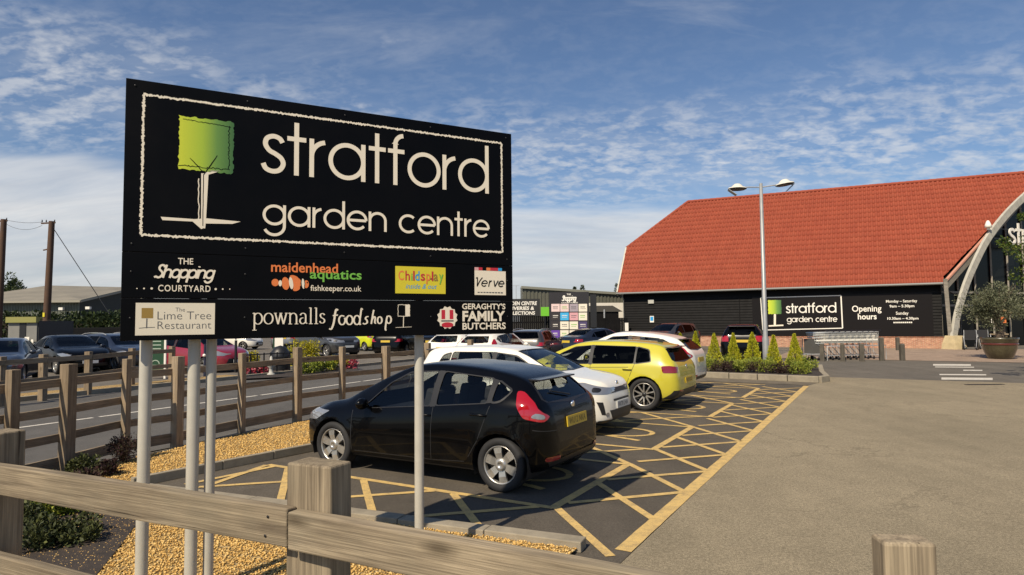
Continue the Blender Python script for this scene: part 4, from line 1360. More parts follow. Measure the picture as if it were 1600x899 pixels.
# road-side fence along the gravel bed
fp = [(15, 763, 578, .12), (103, 742, 569, .15), (195, 716, 561, .10), (276, 701, 557, .145), (377, 677, 552, .11), (464, 661, 543, .145)]
pos = []
for px, py, ty, w in fp:
    g = gnd(px, py); t = atd(px, ty, g.y); pos.append((g, t.z, w * .86))
for px, ty, w, d_ in ((535, 542, .10, 12.9), (603, 541, .145, 14.1), (668, 536, .13, 15.9), (735, 531, .13, 17.8)):
    t = atd(px, ty, d_); pos.append((Vector((t.x, t.y, 0)), t.z, w))
pos.insert(0, (pos[0][0] + (pos[0][0] - pos[1][0]) * 1.3, pos[0][1], .15))
ff = thing('timber_fence', (pos[3][0].x, pos[3][0].y, 0), 0, 'brown four rail timber fence between the gravel bed and the road', 'fence')
for i, (g, z, w) in enumerate(pos):
    dirv = (pos[min(i + 1, len(pos) - 1)][0] - pos[max(i - 1, 0)][0]).normalized()
    nv = Vector((-dirv.y, dirv.x, 0))
    post(g, z, w, w, M_woodb, ff, dirv)
    if i < len(pos) - 1:
        h = pos[i + 1][0]
        for k, zz in enumerate((1.08, .74, .42, .12)):
            off = nv * (w / 2 + .005)
            timber('rail', g + off + Vector((0, 0, zz + (z - 1.27) * .5)), h + off + Vector((0, 0, zz + (pos[i + 1][1] - 1.27) * .5)), .035, .098 if k < 3 else .14, M_woodb, ff, n=4)
# fence beyond the road
bp_ = [(-70, 645, 562), (0, 636, 560), (66, 627, 550), (137, 617, 555), (205, 604, 546), (268, 597, 544)]
q = []
for px, py, ty in bp_:
    g = gnd(px, py); q.append((g, 1.12))
fb = thing('timber_fence', (q[2][0].x, q[2][0].y, 0), 0, 'low two rail timber fence across the road, in front of dark cars', 'fence')
for i, (g, z) in enumerate(q):
    dirv = (q[min(i + 1, len(q) - 1)][0] - q[max(i - 1, 0)][0]).normalized(); nv = Vector((dirv.y, -dirv.x, 0))
    post(g, z, .14, .14, M_woodb, fb, dirv)
    if i < len(q) - 1:
        for zz in (.98, .52):
            timber('rail', g + nv * .09 + Vector((0, 0, zz)), q[i + 1][0] + nv * .09 + Vector((0, 0, zz)), .035, .12, M_woodb, fb, n=3)
# ------------------------------------------------------------------ lettering built from pen strokes
def arc(cx, cy, r, a0, a1, n=22, ry=None):
    ry = r if ry is None else ry
    return [(cx + r * math.cos(R_(a0 + (a1 - a0) * i / n)), cy + ry * math.sin(R_(a0 + (a1 - a0) * i / n))) for i in range(n + 1)]
def smooth(pts, n=6):
    out = []
    for i in range(len(pts) - 1):
        p0 = pts[max(i - 1, 0)]; p1 = pts[i]; p2 = pts[i + 1]; p3 = pts[min(i + 2, len(pts) - 1)]
        for k in range(n):
            t = k / n
            out.append(tuple(.5 * (2 * b + (-a + c) * t + (2 * a - 5 * b + 4 * c - d) * t * t + (-a + 3 * b - 3 * c + d) * t ** 3) for a, b, c, d in zip(p0, p1, p2, p3)))
    out.append(pts[-1]); return out
O_ = lambda: arc(.5, .5, .435, 0, 360, 40)
AG = {   # round geometric lower case, x-height 1
 's': (.56, [smooth([(.50, .80), (.43, .90), (.28, .945), (.13, .88), (.09, .73), (.18, .58), (.33, .50), (.47, .40), (.52, .25), (.43, .10), (.27, .055), (.11, .11), (.04, .24)])]),
 't': (.52, [[(.25, 1.36), (.25, 0)], [(.02, .935), (.49, .935)]]),
 'r': (.46, [[(.075, 1), (.075, 0)], arc(.47, .54, .395, 180, 98, 12)]),
 'a': (1.03, [O_(), [(.935, 1), (.935, 0)]]),
 'f': (.52, [[(.21, 0), (.21, 1.13)] + arc(.46, 1.13, .25, 180, 95, 10), [(.0, .935), (.47, .935)]]),
 'o': (1.0, [O_()]),
 'd': (1.03, [O_(), [(.935, 1.42), (.935, 0)]]),
 'g': (1.03, [O_(), [(.935, 1), (.935, .0)] + arc(.5, -.02, .435, 0, -155, 18)]),
 'e': (1.0, [[(.07, .50), (.935, .50)], arc(.5, .5, .435, 0, 318, 36)]),
 'n': (.92, [[(.07, 1), (.07, 0)], arc(.45, .55, .385, 180, 0, 20) + [(.835, .54), (.835, 0)]]),
 'c': (.95, [arc(.5, .5, .435, 48, 312, 30)]),
 ' ': (.38, []),
 'h': (.92, [[(.07, 1.45), (.07, 0)], arc(.45, .55, .385, 180, 0, 20) + [(.835, .54), (.835, 0)]]),
 'p': (1.0, [O_(), [(.065, 1), (.065, -.48)]]),
 'i': (.22, [[(.08, 1), (.08, 0)], [(.08, 1.26), (.08, 1.38)]]),
 'S': (.86, [smooth([(.76, 1.16), (.66, 1.34), (.46, 1.41), (.24, 1.33), (.17, 1.12), (.28, .90), (.50, .74), (.68, .55), (.70, .30), (.55, .09), (.32, .03), (.10, .12), (-.10, .05)])]),
 'V': (.9, [smooth([(-.05, 1.25), (.12, 1.40), (.22, 1.1), (.40, .02)]), smooth([(.40, .02), (.62, .8), (.95, 1.42)])]),
 'v': (.75, [[(.02, 1), (.36, .02)], [(.36, .02), (.72, 1)]]),
}
SERIF = {
 'p': (.98, [[(.17, 1.0), (.17, -.52)], [(.0, .96), (.17, 1.0)], [(-.02, -.52), (.38, -.52)], arc(.50, .5, .39, 150, -150, 26, .49)]),
 'o': (.95, [arc(.46, .5, .41, 0, 360, 34, .48)]),
 'w': (1.32, [[(.10, .98), (.38, .0)], [(.38, .0), (.62, .98)], [(.62, .98), (.90, .0)], [(.90, .0), (1.18, .98)], [(-.03, .98), (.25, .98)], [(.50, .98), (.78, .98)], [(1.04, .98), (1.30, .98)]]),
 'n': (1.02, [[(.17, 1.0), (.17, 0)], [(.0, .96), (.17, 1.0)], [(0, 0), (.36, 0)], arc(.48, .62, .32, 160, 0, 12, .36) + [(.80, .6), (.80, 0)], [(.62, 0), (.98, 0)]]),
 'a': (.88, [arc(.37, .72, .27, 165, 0, 12, .26) + [(.64, .7), (.64, .10), (.80, .03)], arc(.34, .28, .27, 75, 330, 20, .27)]),
 'l': (.50, [[(.22, 1.48), (.22, 0)], [(.04, 1.45), (.22, 1.48)], [(.03, 0), (.42, 0)]]),
 's': (.70, AG['s'][1]),
}
class Print:
    """flat lettering laid on a local plane: mapping of (u, v) to a point, each stroke a hair further out"""
    def __init__(self, fn, step=.00015):
        self.fn = fn; self.mb = MB(); self.k = 0; self.step = step
    def nxt(self):
        self.k += 1; return .0012 + self.step * (self.k % 60)
    def poly(self, pts, mi=0):
        self.mb.cur = mi; d = self.nxt()
        self.mb.add([self.fn(u, v, d) for u, v in pts], [tuple(range(len(pts)))], False)
    def faces(self, vs, fs, mi=0):
        self.mb.cur = mi; d = self.nxt()
        self.mb.add([self.fn(u, v, d) for u, v in vs], fs, False)
    def stroke(self, pts, w, mi=0, thin=None, rough=0.0, taper=False):
        P = [Vector(p) for p in pts]
        closed = (P[0] - P[-1]).length < 1e-4 and len(P) > 4
        L = []; n = len(P)
        for i in range(n):
            if closed:
                a = P[i - 1] if i > 0 else P[-2]; b = P[i + 1] if i < n - 1 else P[1]
            else:
                a = P[max(i - 1, 0)]; b = P[min(i + 1, n - 1)]
            t = (b - a)
            if t.length < 1e-9: t = Vector((1, 0))
            t.normalize(); nn = Vector((-t.y, t.x))
            ww = w
            if thin is not None: ww = thin + (w - thin) * abs(t.y) ** 1.2
            if taper: ww *= .45 + .55 * math.sin(PI * min(1, max(0, (i + .6) / n)))
            m_ = 1.0
            if 0 < i < n - 1 and not closed:
                t1 = (P[i] - P[i - 1]).normalized(); m_ = 1 / max(.6, abs(t1.dot(t)))
            j1 = 1 + random.uniform(-rough, rough); j2 = 1 + random.uniform(-rough, rough)
            L.append((P[i] + nn * ww / 2 * m_ * j1, P[i] - nn * ww / 2 * m_ * j2))
        if closed: L[-1] = L[0]
        vs = []; fs = []
        for i, (a, b) in enumerate(L):
            vs += [tuple(a), tuple(b)]
            if i: fs.append((2 * i - 2, 2 * i - 1, 2 * i + 1, 2 * i))
        self.faces(vs, fs, mi)
    def word(self, s, font, box, w, mi=0, thin=None, shear=0.0, track=0.0, hgt=None, ink=None):
        # box = (u0, v_base, u1, x-height); strokes scaled to fill u0..u1
        x = 0; items = []
        for ch in s:
            adv, st = font[ch]
            for q in st: items.append([(x + a + shear * b_, b_) for a, b_ in q])
            x += adv + track
        mn = min(p[0] for q in items for p in q); mx = max(p[0] for q in items for p in q)
        u0, v0, u1, xh = box
        pad = w / 2
        kx = (u1 - u0 - 2 * pad) / (mx - mn)
        for q in items:
            self.stroke([(u0 + pad + (a - mn) * kx, v0 + b_ * xh) for a, b_ in q], w, mi, thin)
        return kx
    def text(self, s, box, bold=0.0, mi=0, shear=0.0, spacing=1.0):
        vs, fs = text_mesh(s, 0, bold, shear, spacing)
        x0 = min(v[0] for v in vs); x1 = max(v[0] for v in vs); y0 = min(v[1] for v in vs); y1 = max(v[1] for v in vs)
        u0, v0, u1, v1 = box
        self.faces([(u0 + (v[0] - x0) * (u1 - u0) / (x1 - x0), v0 + (v[1] - y0) * (v1 - v0) / (y1 - y0)) for v in vs], fs, mi)
    def rect(self, u0, v0, u1, v1, mi=0):
        self.poly([(u0, v0), (u1, v0), (u1, v1), (u0, v1)], mi)
    def build(self, name, mats, parent):
        return self.mb.build(name, mats, parent)
def ell(cx, cy, rx, ry, n=18, rot=0.0):
    c, s = math.cos(rot), math.sin(rot)
    return [(cx + rx * math.cos(2 * PI * i / n) * c - ry * math.sin(2 * PI * i / n) * s, cy + rx * math.cos(2 * PI * i / n) * s + ry * math.sin(2 * PI * i / n) * c) for i in range(n)]

# colours of the prints
P_lime = mat('lime_print', (0.44, 0.55, 0.03), .5); P_yel = mat('yellow_print', (0.66, 0.56, 0.03), .5)
P_orange = mat('orange_print', (0.75, 0.20, 0.05), .5); P_green = mat('green_print', (0.17, 0.46, 0.06), .5)
P_red = mat('red_print', (0.50, 0.02, 0.04), .5); P_grey = mat('grey_print', (0.10, 0.10, 0.10), .5)
P_gold = mat('gold_print', (0.30, 0.19, 0.04), .5); P_blue = mat('blue_print', (0.02, 0.30, 0.62), .5)
P_pink = mat('pink_print', (0.66, 0.36, 0.36), .5); P_purple = mat('purple_print', (0.12, 0.05, 0.32), .5)
P_ivory = mat('ivory_print', (0.72, 0.66, 0.52), .5)
def grad_mat(name):
    m = bpy.data.materials.new(name); m.use_nodes = True
    nt = m.node_tree; b = nt.nodes['Principled BSDF']
    tc = nt.nodes.new('ShaderNodeTexCoord'); sp_ = nt.nodes.new('ShaderNodeSeparateXYZ')
    nt.links.new(tc.outputs['Generated'], sp_.inputs[0])
    c = ramp(nt, sp_.outputs[0], [(0.05, (0.56, 0.62, 0.035)), (0.42, (0.36, 0.50, 0.035)), (0.68, (0.13, 0.27, 0.05)), (1.0, (0.035, 0.12, 0.035))])
    nt.links.new(c, b.inputs['Base Color']); b.inputs['Roughness'].default_value = .5
    return m
P_tree = grad_mat('green_gradient_print')

# ------------------------------------------------------------------ the big sign board
SD = Vector((.884, .468, 0)).normalized(); SN = Vector((SD.y, -SD.x, 0))
SP0 = atd(655, 700, 4.73); SP0.z = 0
SROT = math.atan2(SD.y, SD.x)
sign = thing('sign_board', SP0, SROT, 'large black sign board on pale poles, green tree emblem above shop names', 'sign')
def spx(px, py):
    q_ = onplane(px, py, SP0, SN) - SP0
    return q_.dot(SD), q_.z
sfn = lambda u, v, d: Vector((u, -d, v))
sx0, sz1 = spx(200, 122); sx1, _ = spx(798.5, 209); sz0 = spx(184, 533)[1]; sx0 = (sx0 + spx(184, 533)[0]) / 2
sx1 = (sx1 + spx(802.5, 521)[0]) / 2
zA = spx(190, 393)[1]; zB = spx(186, 466)[1]
for i, (a_, b_) in enumerate(((zA + .0008, sz1), (zB + .0008, zA - .0008), (sz0, zB - .0008))):
    b = MB(); b.box(((sx0 + sx1) / 2, .016, (a_ + b_) / 2), (sx1 - sx0, .03, b_ - a_))
    b.build('sign_panel', M_black, sign, bevel=.003)
# seam battens and frame behind
b = MB()
for z in (sz0 + .12, zA, sz1 - .2): b.box(((sx0 + sx1) / 2, .052, z), (sx1 - sx0 - .1, .038, .05))
b.build('back_rail', M_galv, sign)
for px, py, rr, yo in ((225, 700, .036, .115), (301, 700, .037, .115), (329, 640, .032, .14), (655, 700, .0345, .115)):
    u_ = spx(px, py)[0]
    # place the pole just behind the board so that it is seen at this bearing
    pt = onplane(px, py, SP0 - SN * yo, SN) - SP0
    b = MB(); b.lathe([(rr, -.1), (rr, sz1 - .08), (rr * .9, sz1 - .06), (.001, sz1 - .06)], c=(pt.dot(SD), yo, 0), n=24)
    b.build('pole', M_pole, sign)
# chalk-line border
c = [spx(226, 148), spx(782, 224), spx(786, 393), spx(219, 369)]
u0 = (c[0][0] + c[3][0]) / 2; u1 = (c[1][0] + c[2][0]) / 2; v1 = (c[0][1] + c[1][1]) / 2; v0 = (c[2][1] + c[3][1]) / 2
pr = Print(sfn)
for p, q_ in (((u0, v1), (u1, v1)), ((u1, v1), (u1, v0)), ((u1, v0), (u0, v0)), ((u0, v0), (u0, v1))):
    n = 420 if abs(p[0] - q_[0]) > .1 else 190
    pts = [(p[0] + (q_[0] - p[0]) * i / n + random.uniform(-.0016, .0016), p[1] + (q_[1] - p[1]) * i / n + random.uniform(-.0016, .0016)) for i in range(n + 1)]
    pr.stroke(pts, .0135, rough=.6)
pr.build('border_line', M_cream, sign)
# tree emblem
t0 = spx(280, 181); t1 = spx(365.5, 191); t2 = spx(364, 273); t3 = spx(279, 263)
tu0, tu1 = (t0[0] + t3[0]) / 2, (t1[0] + t2[0]) / 2; tv1, tv0 = (t0[1] + t1[1]) / 2 + .0, (t2[1] + t3[1]) / 2
def emblem(pr_, u0, v0, u1, v1, k=1.0, rough=.005):
    pts = []
    n = 26
    for (a, bq) in (((u0, v0), (u1, v0)), ((u1, v0), (u1, v1)), ((u1, v1), (u0, v1)), ((u0, v1), (u0, v0))):
        for i in range(n):
            pts.append((a[0] + (bq[0] - a[0]) * i / n + random.uniform(-rough, rough), a[1] + (bq[1] - a[1]) * i / n + random.uniform(-rough, rough)))
    pr_.poly(pts)
pr = Print(sfn); emblem(pr, tu0, tv0, tu1, tv1); pr.build('tree_emblem_crown', P_tree, sign)
pr = Print(sfn)
tw_ = tu1 - tu0; th = tv1 - tv0
def jag(p, q_, n, r): return [(p[0] + (q_[0] - p[0]) * i / n + random.uniform(-r, r), p[1] + (q_[1] - p[1]) * i / n + random.uniform(-r, r)) for i in range(n + 1)]
pr.k = 3
pr.stroke(jag((tu0 + .02, tv1 - .06 * th), (tu1 - .02, tv1 - .10 * th), 40, .004), .004)
pr.stroke(jag((tu1 - .09 * tw_, tv1 - .08 * th), (tu1 - .08 * tw_, tv0 + .08 * th), 40, .005), .004)
pr.stroke(jag((tu0, tv0 + .07 * th), (tu1 - .06 * tw_, tv0 + .07 * th), 40, .005), .004)
um = tu0 + .46 * tw_
pr.stroke(jag((um, tv0 - .01), (tu0 + .20 * tw_, tv0 + .22 * th), 8, .002), .006, taper=True)
pr.stroke(jag((um, tv0 - .02), (tu0 + .70 * tw_, tv0 + .32 * th), 8, .002), .006, taper=True)
pr.build('tree_emblem_sketch_lines', M_black, sign)
g0 = spx(251, 341); g1 = spx(376, 348); gb_ = spx(318, 357)
pr = Print(sfn)
pr.poly([(um - .016, tv0 - .015), (um - .012, gb_[1]), (um + .012, gb_[1]), (um + .016, gb_[1] + .05), (um + .026, tv0 - .02), (um + .10, tv0 + .012), (um + .04, tv0 + .01), (um, tv0 - .015)])
pr.poly([(g0[0], g0[1] + .008), (g0[0] + .01, g0[1] - .012), (um - .06, g0[1] - .010), (um - .01, gb_[1] - .006), (um, gb_[1]), (um + .012, g0[1] - .018), (g1[0] - .05, g1[1] - .012), (g1[0], g1[1] + .006), (um + .02, g1[1] + .014), (um - .05, g0[1] + .006)])
pr.stroke(jag((um - .030, tv0 - .05), (um - .026, gb_[1] + .05), 12, .004), .006)
pr.build('tree_emblem_trunk', M_cream, sign)
pr = Print(sfn); pr.k = 4
pr.stroke(jag((um - .002, tv0 - .02), (um - .002, gb_[1] + .015), 10, .0015), .0045); pr.build('tree_emblem_trunk_line', M_black, sign)
# main lettering
l0 = spx(407, 270.7); l1 = spx(763.5, 302)
xh = spx(540, 223)[1] - spx(540, 281.5)[1]
pr = Print(sfn)
bs = (l0[1] + l1[1]) / 2
pr.word('stratford', AG, (l0[0], bs, l1[0], xh * 1.0), .0315, track=.035)
pr.build('lettering', M_cream, sign)
l0 = spx(410, 354); l1 = spx(765, 369.5)
bs = (spx(478, 358.5)[1] + l1[1]) / 2
pr = Print(sfn)
gxh = spx(735, 340)[1] - spx(735, 368)[1]
for wd_, pa, pb in (('garden', 410, 604), ('centre', 623, 765)):
    pr = Print(sfn); pr.word(wd_, AG, (spx(pa, 355)[0], bs, spx(pb, 365)[0], gxh), .0190, track=.05); pr.build('lettering', M_cream, sign)
# ---- middle panel
def bx(px0, py0, px1, py1):
    a_ = spx(px0, py0); b_ = spx(px1, py1); return (a_[0], a_[1], b_[0], b_[1])
pr = Print(sfn)
pr.text('THE', bx(278, 413, 302, 404), .012); pr.build('courtyard_lettering', M_cream, sign); pr = Print(sfn)
q0 = spx(239, 434); q1 = spx(337, 436)
pr.word('Shopping', AG, (q0[0], (q0[1] + q1[1]) / 2, q1[0], .056), .0120, shear=.30, track=-.03); pr.build('courtyard_lettering', M_cream, sign); pr = Print(sfn)
pr.text('COURTYARD', bx(247, 455.5, 329, 446.5), .01, spacing=1.15); pr.build('courtyard_lettering', M_cream, sign)
for px_, r_ in ((214, .0035), (225, .005), (237, .007), (337, .007), (348, .005), (359, .0035)):
    e = spx(px_, 451 if px_ < 300 else 452); pr = Print(sfn); pr.poly(ell(e[0], e[1], r_, r_, 10)); pr.build('courtyard_dot', M_cream, sign)
pr = Print(sfn); pr.text('maidenhead', bx(423.5, 425, 528, 412.5), .016); pr.build('aquatics_lettering', P_orange, sign)
pr = Print(sfn); pr.text('aquatics', bx(484, 440.5, 565, 423.5), .016); pr.build('aquatics_lettering', P_green, sign)
pr = Print(sfn); pr.text('fishkeeper.co.uk', bx(485, 457.5, 564.5, 447), .006); pr.build('aquatics_lettering', M_cream, sign)
fx0, fz1 = spx(424, 430); fx1, fz0 = spx(483, 455); fw_, fh_ = fx1 - fx0, fz1 - fz0
fe = lambda cx, cy, rx, ry, r=0.0: ell(fx0 + cx * fw_, fz0 + cy * fh_, rx * fw_, ry * fh_, 16, r)
pr = Print(sfn)
pr.poly(fe(.10, .52, .095, .24), 0); pr.poly(fe(.37, .47, .10, .42, .12), 0); pr.poly(fe(.64, .52, .15, .36), 0)
pr.poly(fe(.60, .84, .13, .16, -.4), 0); pr.poly(fe(.66, .14, .10, .14, .4), 0); pr.poly(fe(.92, .45, .07, .26), 0)
pr.poly(fe(.23, .48, .045, .20), 1); pr.poly(fe(.515, .5, .055, .40, .15), 1); pr.poly(fe(.835, .48, .04, .34, .1), 1)
pr.stroke([(fx0 + .80 * fw_, fz0 + .15 * fh_), (fx0 + .775 * fw_, fz0 + .5 * fh_), (fx0 + .80 * fw_, fz0 + .85 * fh_)], .005, 2)
pr.stroke([(fx0 + .87 * fw_, fz0 + .2 * fh_), (fx0 + .88 * fw_, fz0 + .5 * fh_), (fx0 + .86 * fw_, fz0 + .8 * fh_)], .004, 2)
pr.poly(fe(.945, .56, .018, .05), 2)
pr.build('fish_emblem', [P_orange, M_cream, M_black], sign)
pr = Print(sfn); b4 = bx(617.5, 458.5, 696, 418.5); pr.rect(*b4); pr.build('yellow_badge', P_yel, sign)
cols = [P_orange, P_red, P_green, P_gold, P_blue]
pr = Print(sfn); pr.k = 4
wd = b4[2] - b4[0]; hg = b4[3] - b4[1]
uu = b4[0] + .06 * wd
for i, ch in enumerate('Childsplay'):
    w_ = {'C': .13, 'i': .038, 'l': .038}.get(ch, .106)
    lo = .48 if ch not in 'py' else .36; hi = .84 if ch in 'Chldl' else .74
    pr.text(ch, (uu, b4[1] + lo * hg, uu + w_ * wd * .82, b4[1] + hi * hg), .012, (0, 1, 2, 1, 4, 1, 0, 1, 3, 2)[i]); uu += w_ * wd * 1.04
pr.build('yellow_badge_lettering', cols, sign); pr = Print(sfn); pr.k = 4
pr.text('inside & out', (b4[0] + .2 * wd, b4[1] + .18 * hg, b4[0] + .82 * wd, b4[1] + .36 * hg), 0, 4, shear=.3)
pr.build('yellow_badge_lettering', cols, sign)
pr = Print(sfn); b4 = bx(741.5, 461, 790, 424); pr.rect(*b4); pr.build('white_badge', M_cream, sign)
wd = b4[2] - b4[0]; hg = b4[3] - b4[1]
pr = Print(sfn); pr.k = 4
for i in range(8): pr.rect(b4[0] + wd * i / 8, b4[3] - .0 * hg, b4[0] + wd * (i + 1) / 8, b4[3] + .12 * hg, (0, 1, 2, 3, 1, 1, 4, 2)[i])
pr.build('white_badge_stripes', [P_pink, P_red, M_black, P_orange, P_blue, P_grey], sign); pr = Print(sfn); pr.k = 4
SCR = dict(AG); SCR['r'] = (.66, AG['r'][1]); SCR['e'] = (1.12, AG['e'][1])
pr.word('Verve', SCR, (b4[0] + .03 * wd, b4[1] + .34 * hg, b4[2] - .05 * wd, .26 * hg), .0085, 2, shear=.22, track=.08)
pr.build('white_badge_lettering', [P_pink, P_red, M_black, P_orange, P_blue, P_grey], sign); pr = Print(sfn); pr.k = 4
for i in range(9): pr.rect(b4[0] + wd * (.09 + .092 * i), b4[1] + .085 * hg, b4[0] + wd * (.16 + .092 * i), b4[1] + .125 * hg, 5)
pr.build('white_badge_lettering', [P_pink, P_red, M_black, P_orange, P_blue, P_grey], sign)
# ---- bottom panel
pr = Print(sfn); b4 = bx(211, 524.5, 336, 474); pr.rect(*b4); pr.build('cream_badge', P_ivory, sign)
pr = Print(sfn); pr.k = 4
pr.rect(*bx(221, 497.5, 239.5, 481.5), 1)
s0 = spx(229.5, 498); s1 = spx(229, 513); pr.stroke([s0, s1], .006, 0)
pr.stroke([spx(217, 513), spx(228, 512), spx(242, 511.5)], .003, 0)
pr.build('cream_badge_tree', [P_grey, P_gold], sign); pr = Print(sfn); pr.k = 4
pr.text('The', bx(274, 487, 289, 481), -.012, 0)
pr.build('cream_badge_lettering', [P_grey, P_gold], sign); pr = Print(sfn); pr.k = 4
pr.text('Lime Tree', bx(246, 499.5, 330, 487), -.012, 0)
pr.build('cream_badge_lettering', [P_grey, P_gold], sign); pr = Print(sfn); pr.k = 4
pr.text('Restaurant', bx(246, 514.5, 330, 502), -.012, 0)
pr.build('cream_badge_lettering', [P_grey, P_gold], sign)
pr = Print(sfn)
q0 = spx(393, 507); q1 = spx(508, 506)
pr.word('pownalls', SERIF, (q0[0], (q0[1] + q1[1]) / 2, q1[0], .074), .0098, thin=.0042, track=.05); pr.build('food_shop_lettering', M_cream, sign); pr = Print(sfn)
q0 = spx(515, 507.5); q1 = spx(563, 505); 
kx = .055
fo = [[smooth([(.55, 1.5), (.40, 1.62), (.28, 1.3), (.12, .2), (-.12, -.45), (-.35, -.42)], 5), [(.02, .95), (.55, 1.02)]]]
def script(strokes, u, v, s, w):
    for q_ in strokes: pr.stroke([(u + a * s, v + b_ * s) for a, b_ in q_], w, thin=w * .6)
sc = .062
script(fo[0], q0[0] + .02, q0[1], sc * 1.05, .014)
for i in range(2): script([arc(.36, .48, .34, 60, 420, 24, .50)], q0[0] + .062 + i * .052, q0[1], sc * 1.02, .012)
script([arc(.36, .48, .34, 60, 420, 24, .50), smooth([(.98, 1.6), (.86, 1.75), (.78, 1.2), (.66, .1), (.82, .02)])], q0[0] + .166, q0[1], sc * 1.02, .012)
pr.build('food_shop_lettering', M_cream, sign); pr = Print(sfn)
q2 = spx(568, 506.5)
script([smooth([(.62, .92), (.36, .88), (.24, .66), (.42, .44), (.44, .16), (.16, .0), (-.1, .1)])], q2[0] + .0, q2[1], sc * .92, .012)
script([smooth([(.32, 1.75), (.2, 1.2), (.0, 0)]), smooth([(.05, .4), (.32, .88), (.5, .75), (.45, .2), (.6, .05)])], q2[0] + .055, q2[1], sc * .92, .012)
script([arc(.36, .46, .28, 60, 420, 24, .42)], q2[0] + .096, q2[1], sc * .92, .012)
script([smooth([(.25, .95), (.12, .4), (.0, -.6), (.12, -.8)]), arc(.42, .50, .30, 150, -170, 20, .45)], q2[0] + .158, q2[1], sc * .95, .0125)
pr.build('food_shop_lettering', M_cream, sign)
pr = Print(sfn)
a0 = spx(622, 494.5); a1 = spx(640, 476.5)
for p, q_ in (((a0[0], a0[1]), (a1[0], a0[1])), ((a0[0], a1[1]), (a1[0], a1[1])), ((a0[0], a0[1]), (a0[0], a1[1])), ((a1[0], a0[1]), (a1[0], a1[1]))):
    pr.stroke(jag(p, q_, 9, .0018), .004)
pr.rect(a0[0] + .62 * (a1[0] - a0[0]), a0[1], a1[0], a1[1])
a2 = spx(630.5, 494.5); a3 = spx(630, 512); pr.stroke([a2, a3], .006); pr.stroke([spx(618, 512), spx(643, 511)], .003)
pr.build('small_tree_emblem', M_cream, sign)
pr = Print(sfn)
pr.text("GERAGHTY'S", bx(722, 483.5, 789.5, 474.5), .022); pr.build('butchers_lettering', M_cream, sign); pr = Print(sfn); pr.text('FAMILY', bx(722.5, 502.5, 789, 486), .035); pr.build('butchers_lettering', M_cream, sign); pr = Print(sfn); pr.text('BUTCHERS', bx(722.5, 515.5, 790, 504), .024)
pr.build('butchers_lettering', M_cream, sign)
e = spx(699, 496.5)
pr = Print(sfn)
pr.poly([(e[0] + .084 * math.cos(2 * PI * i / 24) * (1 if i % 2 else .86), e[1] + .088 * math.sin(2 * PI * i / 24) * (1 if i % 2 else .86)) for i in range(24)], 0)
pr.rect(e[0] - .048, e[1] - .012, e[0] - .018, e[1] + .058, 1); pr.rect(e[0] + .018, e[1] - .012, e[0] + .048, e[1] + .058, 1)
pr.poly(ell(e[0], e[1] - .055, .048, .020), 1); pr.rect(e[0] - .05, e[1] - .030, e[0] + .05, e[1] - .020, 2)
pr.build('butchers_badge', [M_cream, P_red, P_grey], sign)
# small screw heads
for u_ in [sx0 + .05 + (sx1 - sx0 - .1) * i / 4 for i in range(5)]:
    for v_ in (sz1 - .04, zA + .05, zA - .12, zB - .12):
        b = MB(); b.lathe([(.006, -.001), (.005, -.003), (.001, -.003)], c=(u_, 0, v_), n=8, axis='Y'); b.build('screw_head', M_dark, sign)
# ------------------------------------------------------------------ the barn-roofed shop
BR = gnd(1475, 545)
BX = -GB; BY = GA
BROT = GROT
def bw(x, y, z=0.0): return BR + BX * x + BY * y + Vector((0, 0, z))
def wallpx(px, py, y=0.0):
    q_ = onplane(px, py, BR + BY * y, BY) - BR
    return q_.dot(BX), q_.z
shop = thing('shop_building', BR, BROT, 'long black boarded shop with a steep red tiled roof and curved timber entrance arch', 'building')
def tile_mat():
    m = bpy.data.materials.new('red_roof_tiles'); m.use_nodes = True
    nt = m.node_tree; b = nt.nodes['Principled BSDF']
    tc = nt.nodes.new('ShaderNodeTexCoord')
    br = nt.nodes.new('ShaderNodeTexBrick')
    br.offset = 0.0
    br.inputs['Color1'].default_value = (0.262, 0.055, 0.028, 1); br.inputs['Color2'].default_value = (0.288, 0.064, 0.032, 1)
    br.inputs['Mortar'].default_value = (0.25, 0.052, 0.026, 1)
    br.inputs['Scale'].default_value = 1.0
    br.inputs['Brick Width'].default_value = .27; br.inputs['Row Height'].default_value = .4085; br.inputs['Mortar Size'].default_value = .001
    nt.links.new(tc.outputs['Object'], br.inputs['Vector'])
    n = N(nt, 'ShaderNodeTexNoise', i_Scale=1.3, i_Detail=7.0, i_Roughness=.7); nt.links.new(tc.outputs['Object'], n.inputs['Vector'])
    c = mixc(nt, 1.0, br.outputs['Color'], ramp(nt, n.outputs[0], [(0.3, .92), (.7, 1.08)]), 'MULTIPLY')
    n2 = N(nt, 'ShaderNodeTexNoise', i_Scale=.5, i_Detail=4.0); nt.links.new(tc.outputs['Object'], n2.inputs['Vector'])
    c = mixc(nt, ramp(nt, n2.outputs[0], [(.58, 0.0), (.8, .10)]), c, (.30, .14, .07))
    nt.links.new(c, b.inputs['Base Color']); b.inputs['Roughness'].default_value = .8
    b.inputs['Specular IOR Level'].default_value = .3
    return m
M_tile = tile_mat()
M_board = mat('black_weatherboard', (0.0052, 0.0046, 0.0042), .6, var=.4, vscale=2.5, spec=.16)
M_grey_timber = wood_mat('grey_timber', (0.34, 0.31, 0.255), (0.20, 0.175, 0.14))
M_brick = brick_mat('red_brick')
M_gutter = mat('grey_gutter', (0.20, 0.20, 0.185), .5)
M_gpanel = mat('dark_glazing', (0.006, 0.007, 0.008), .2, spec=.15)
M_sand = mat('sandstone', (0.52, 0.42, 0.24), .9, var=.15, vscale=4, bump=.3)
WL = -19.62; ZE = 4.14; SL = .95; RY = 7.75; RZ = ZE + RY * SL; RZR = RZ - .33
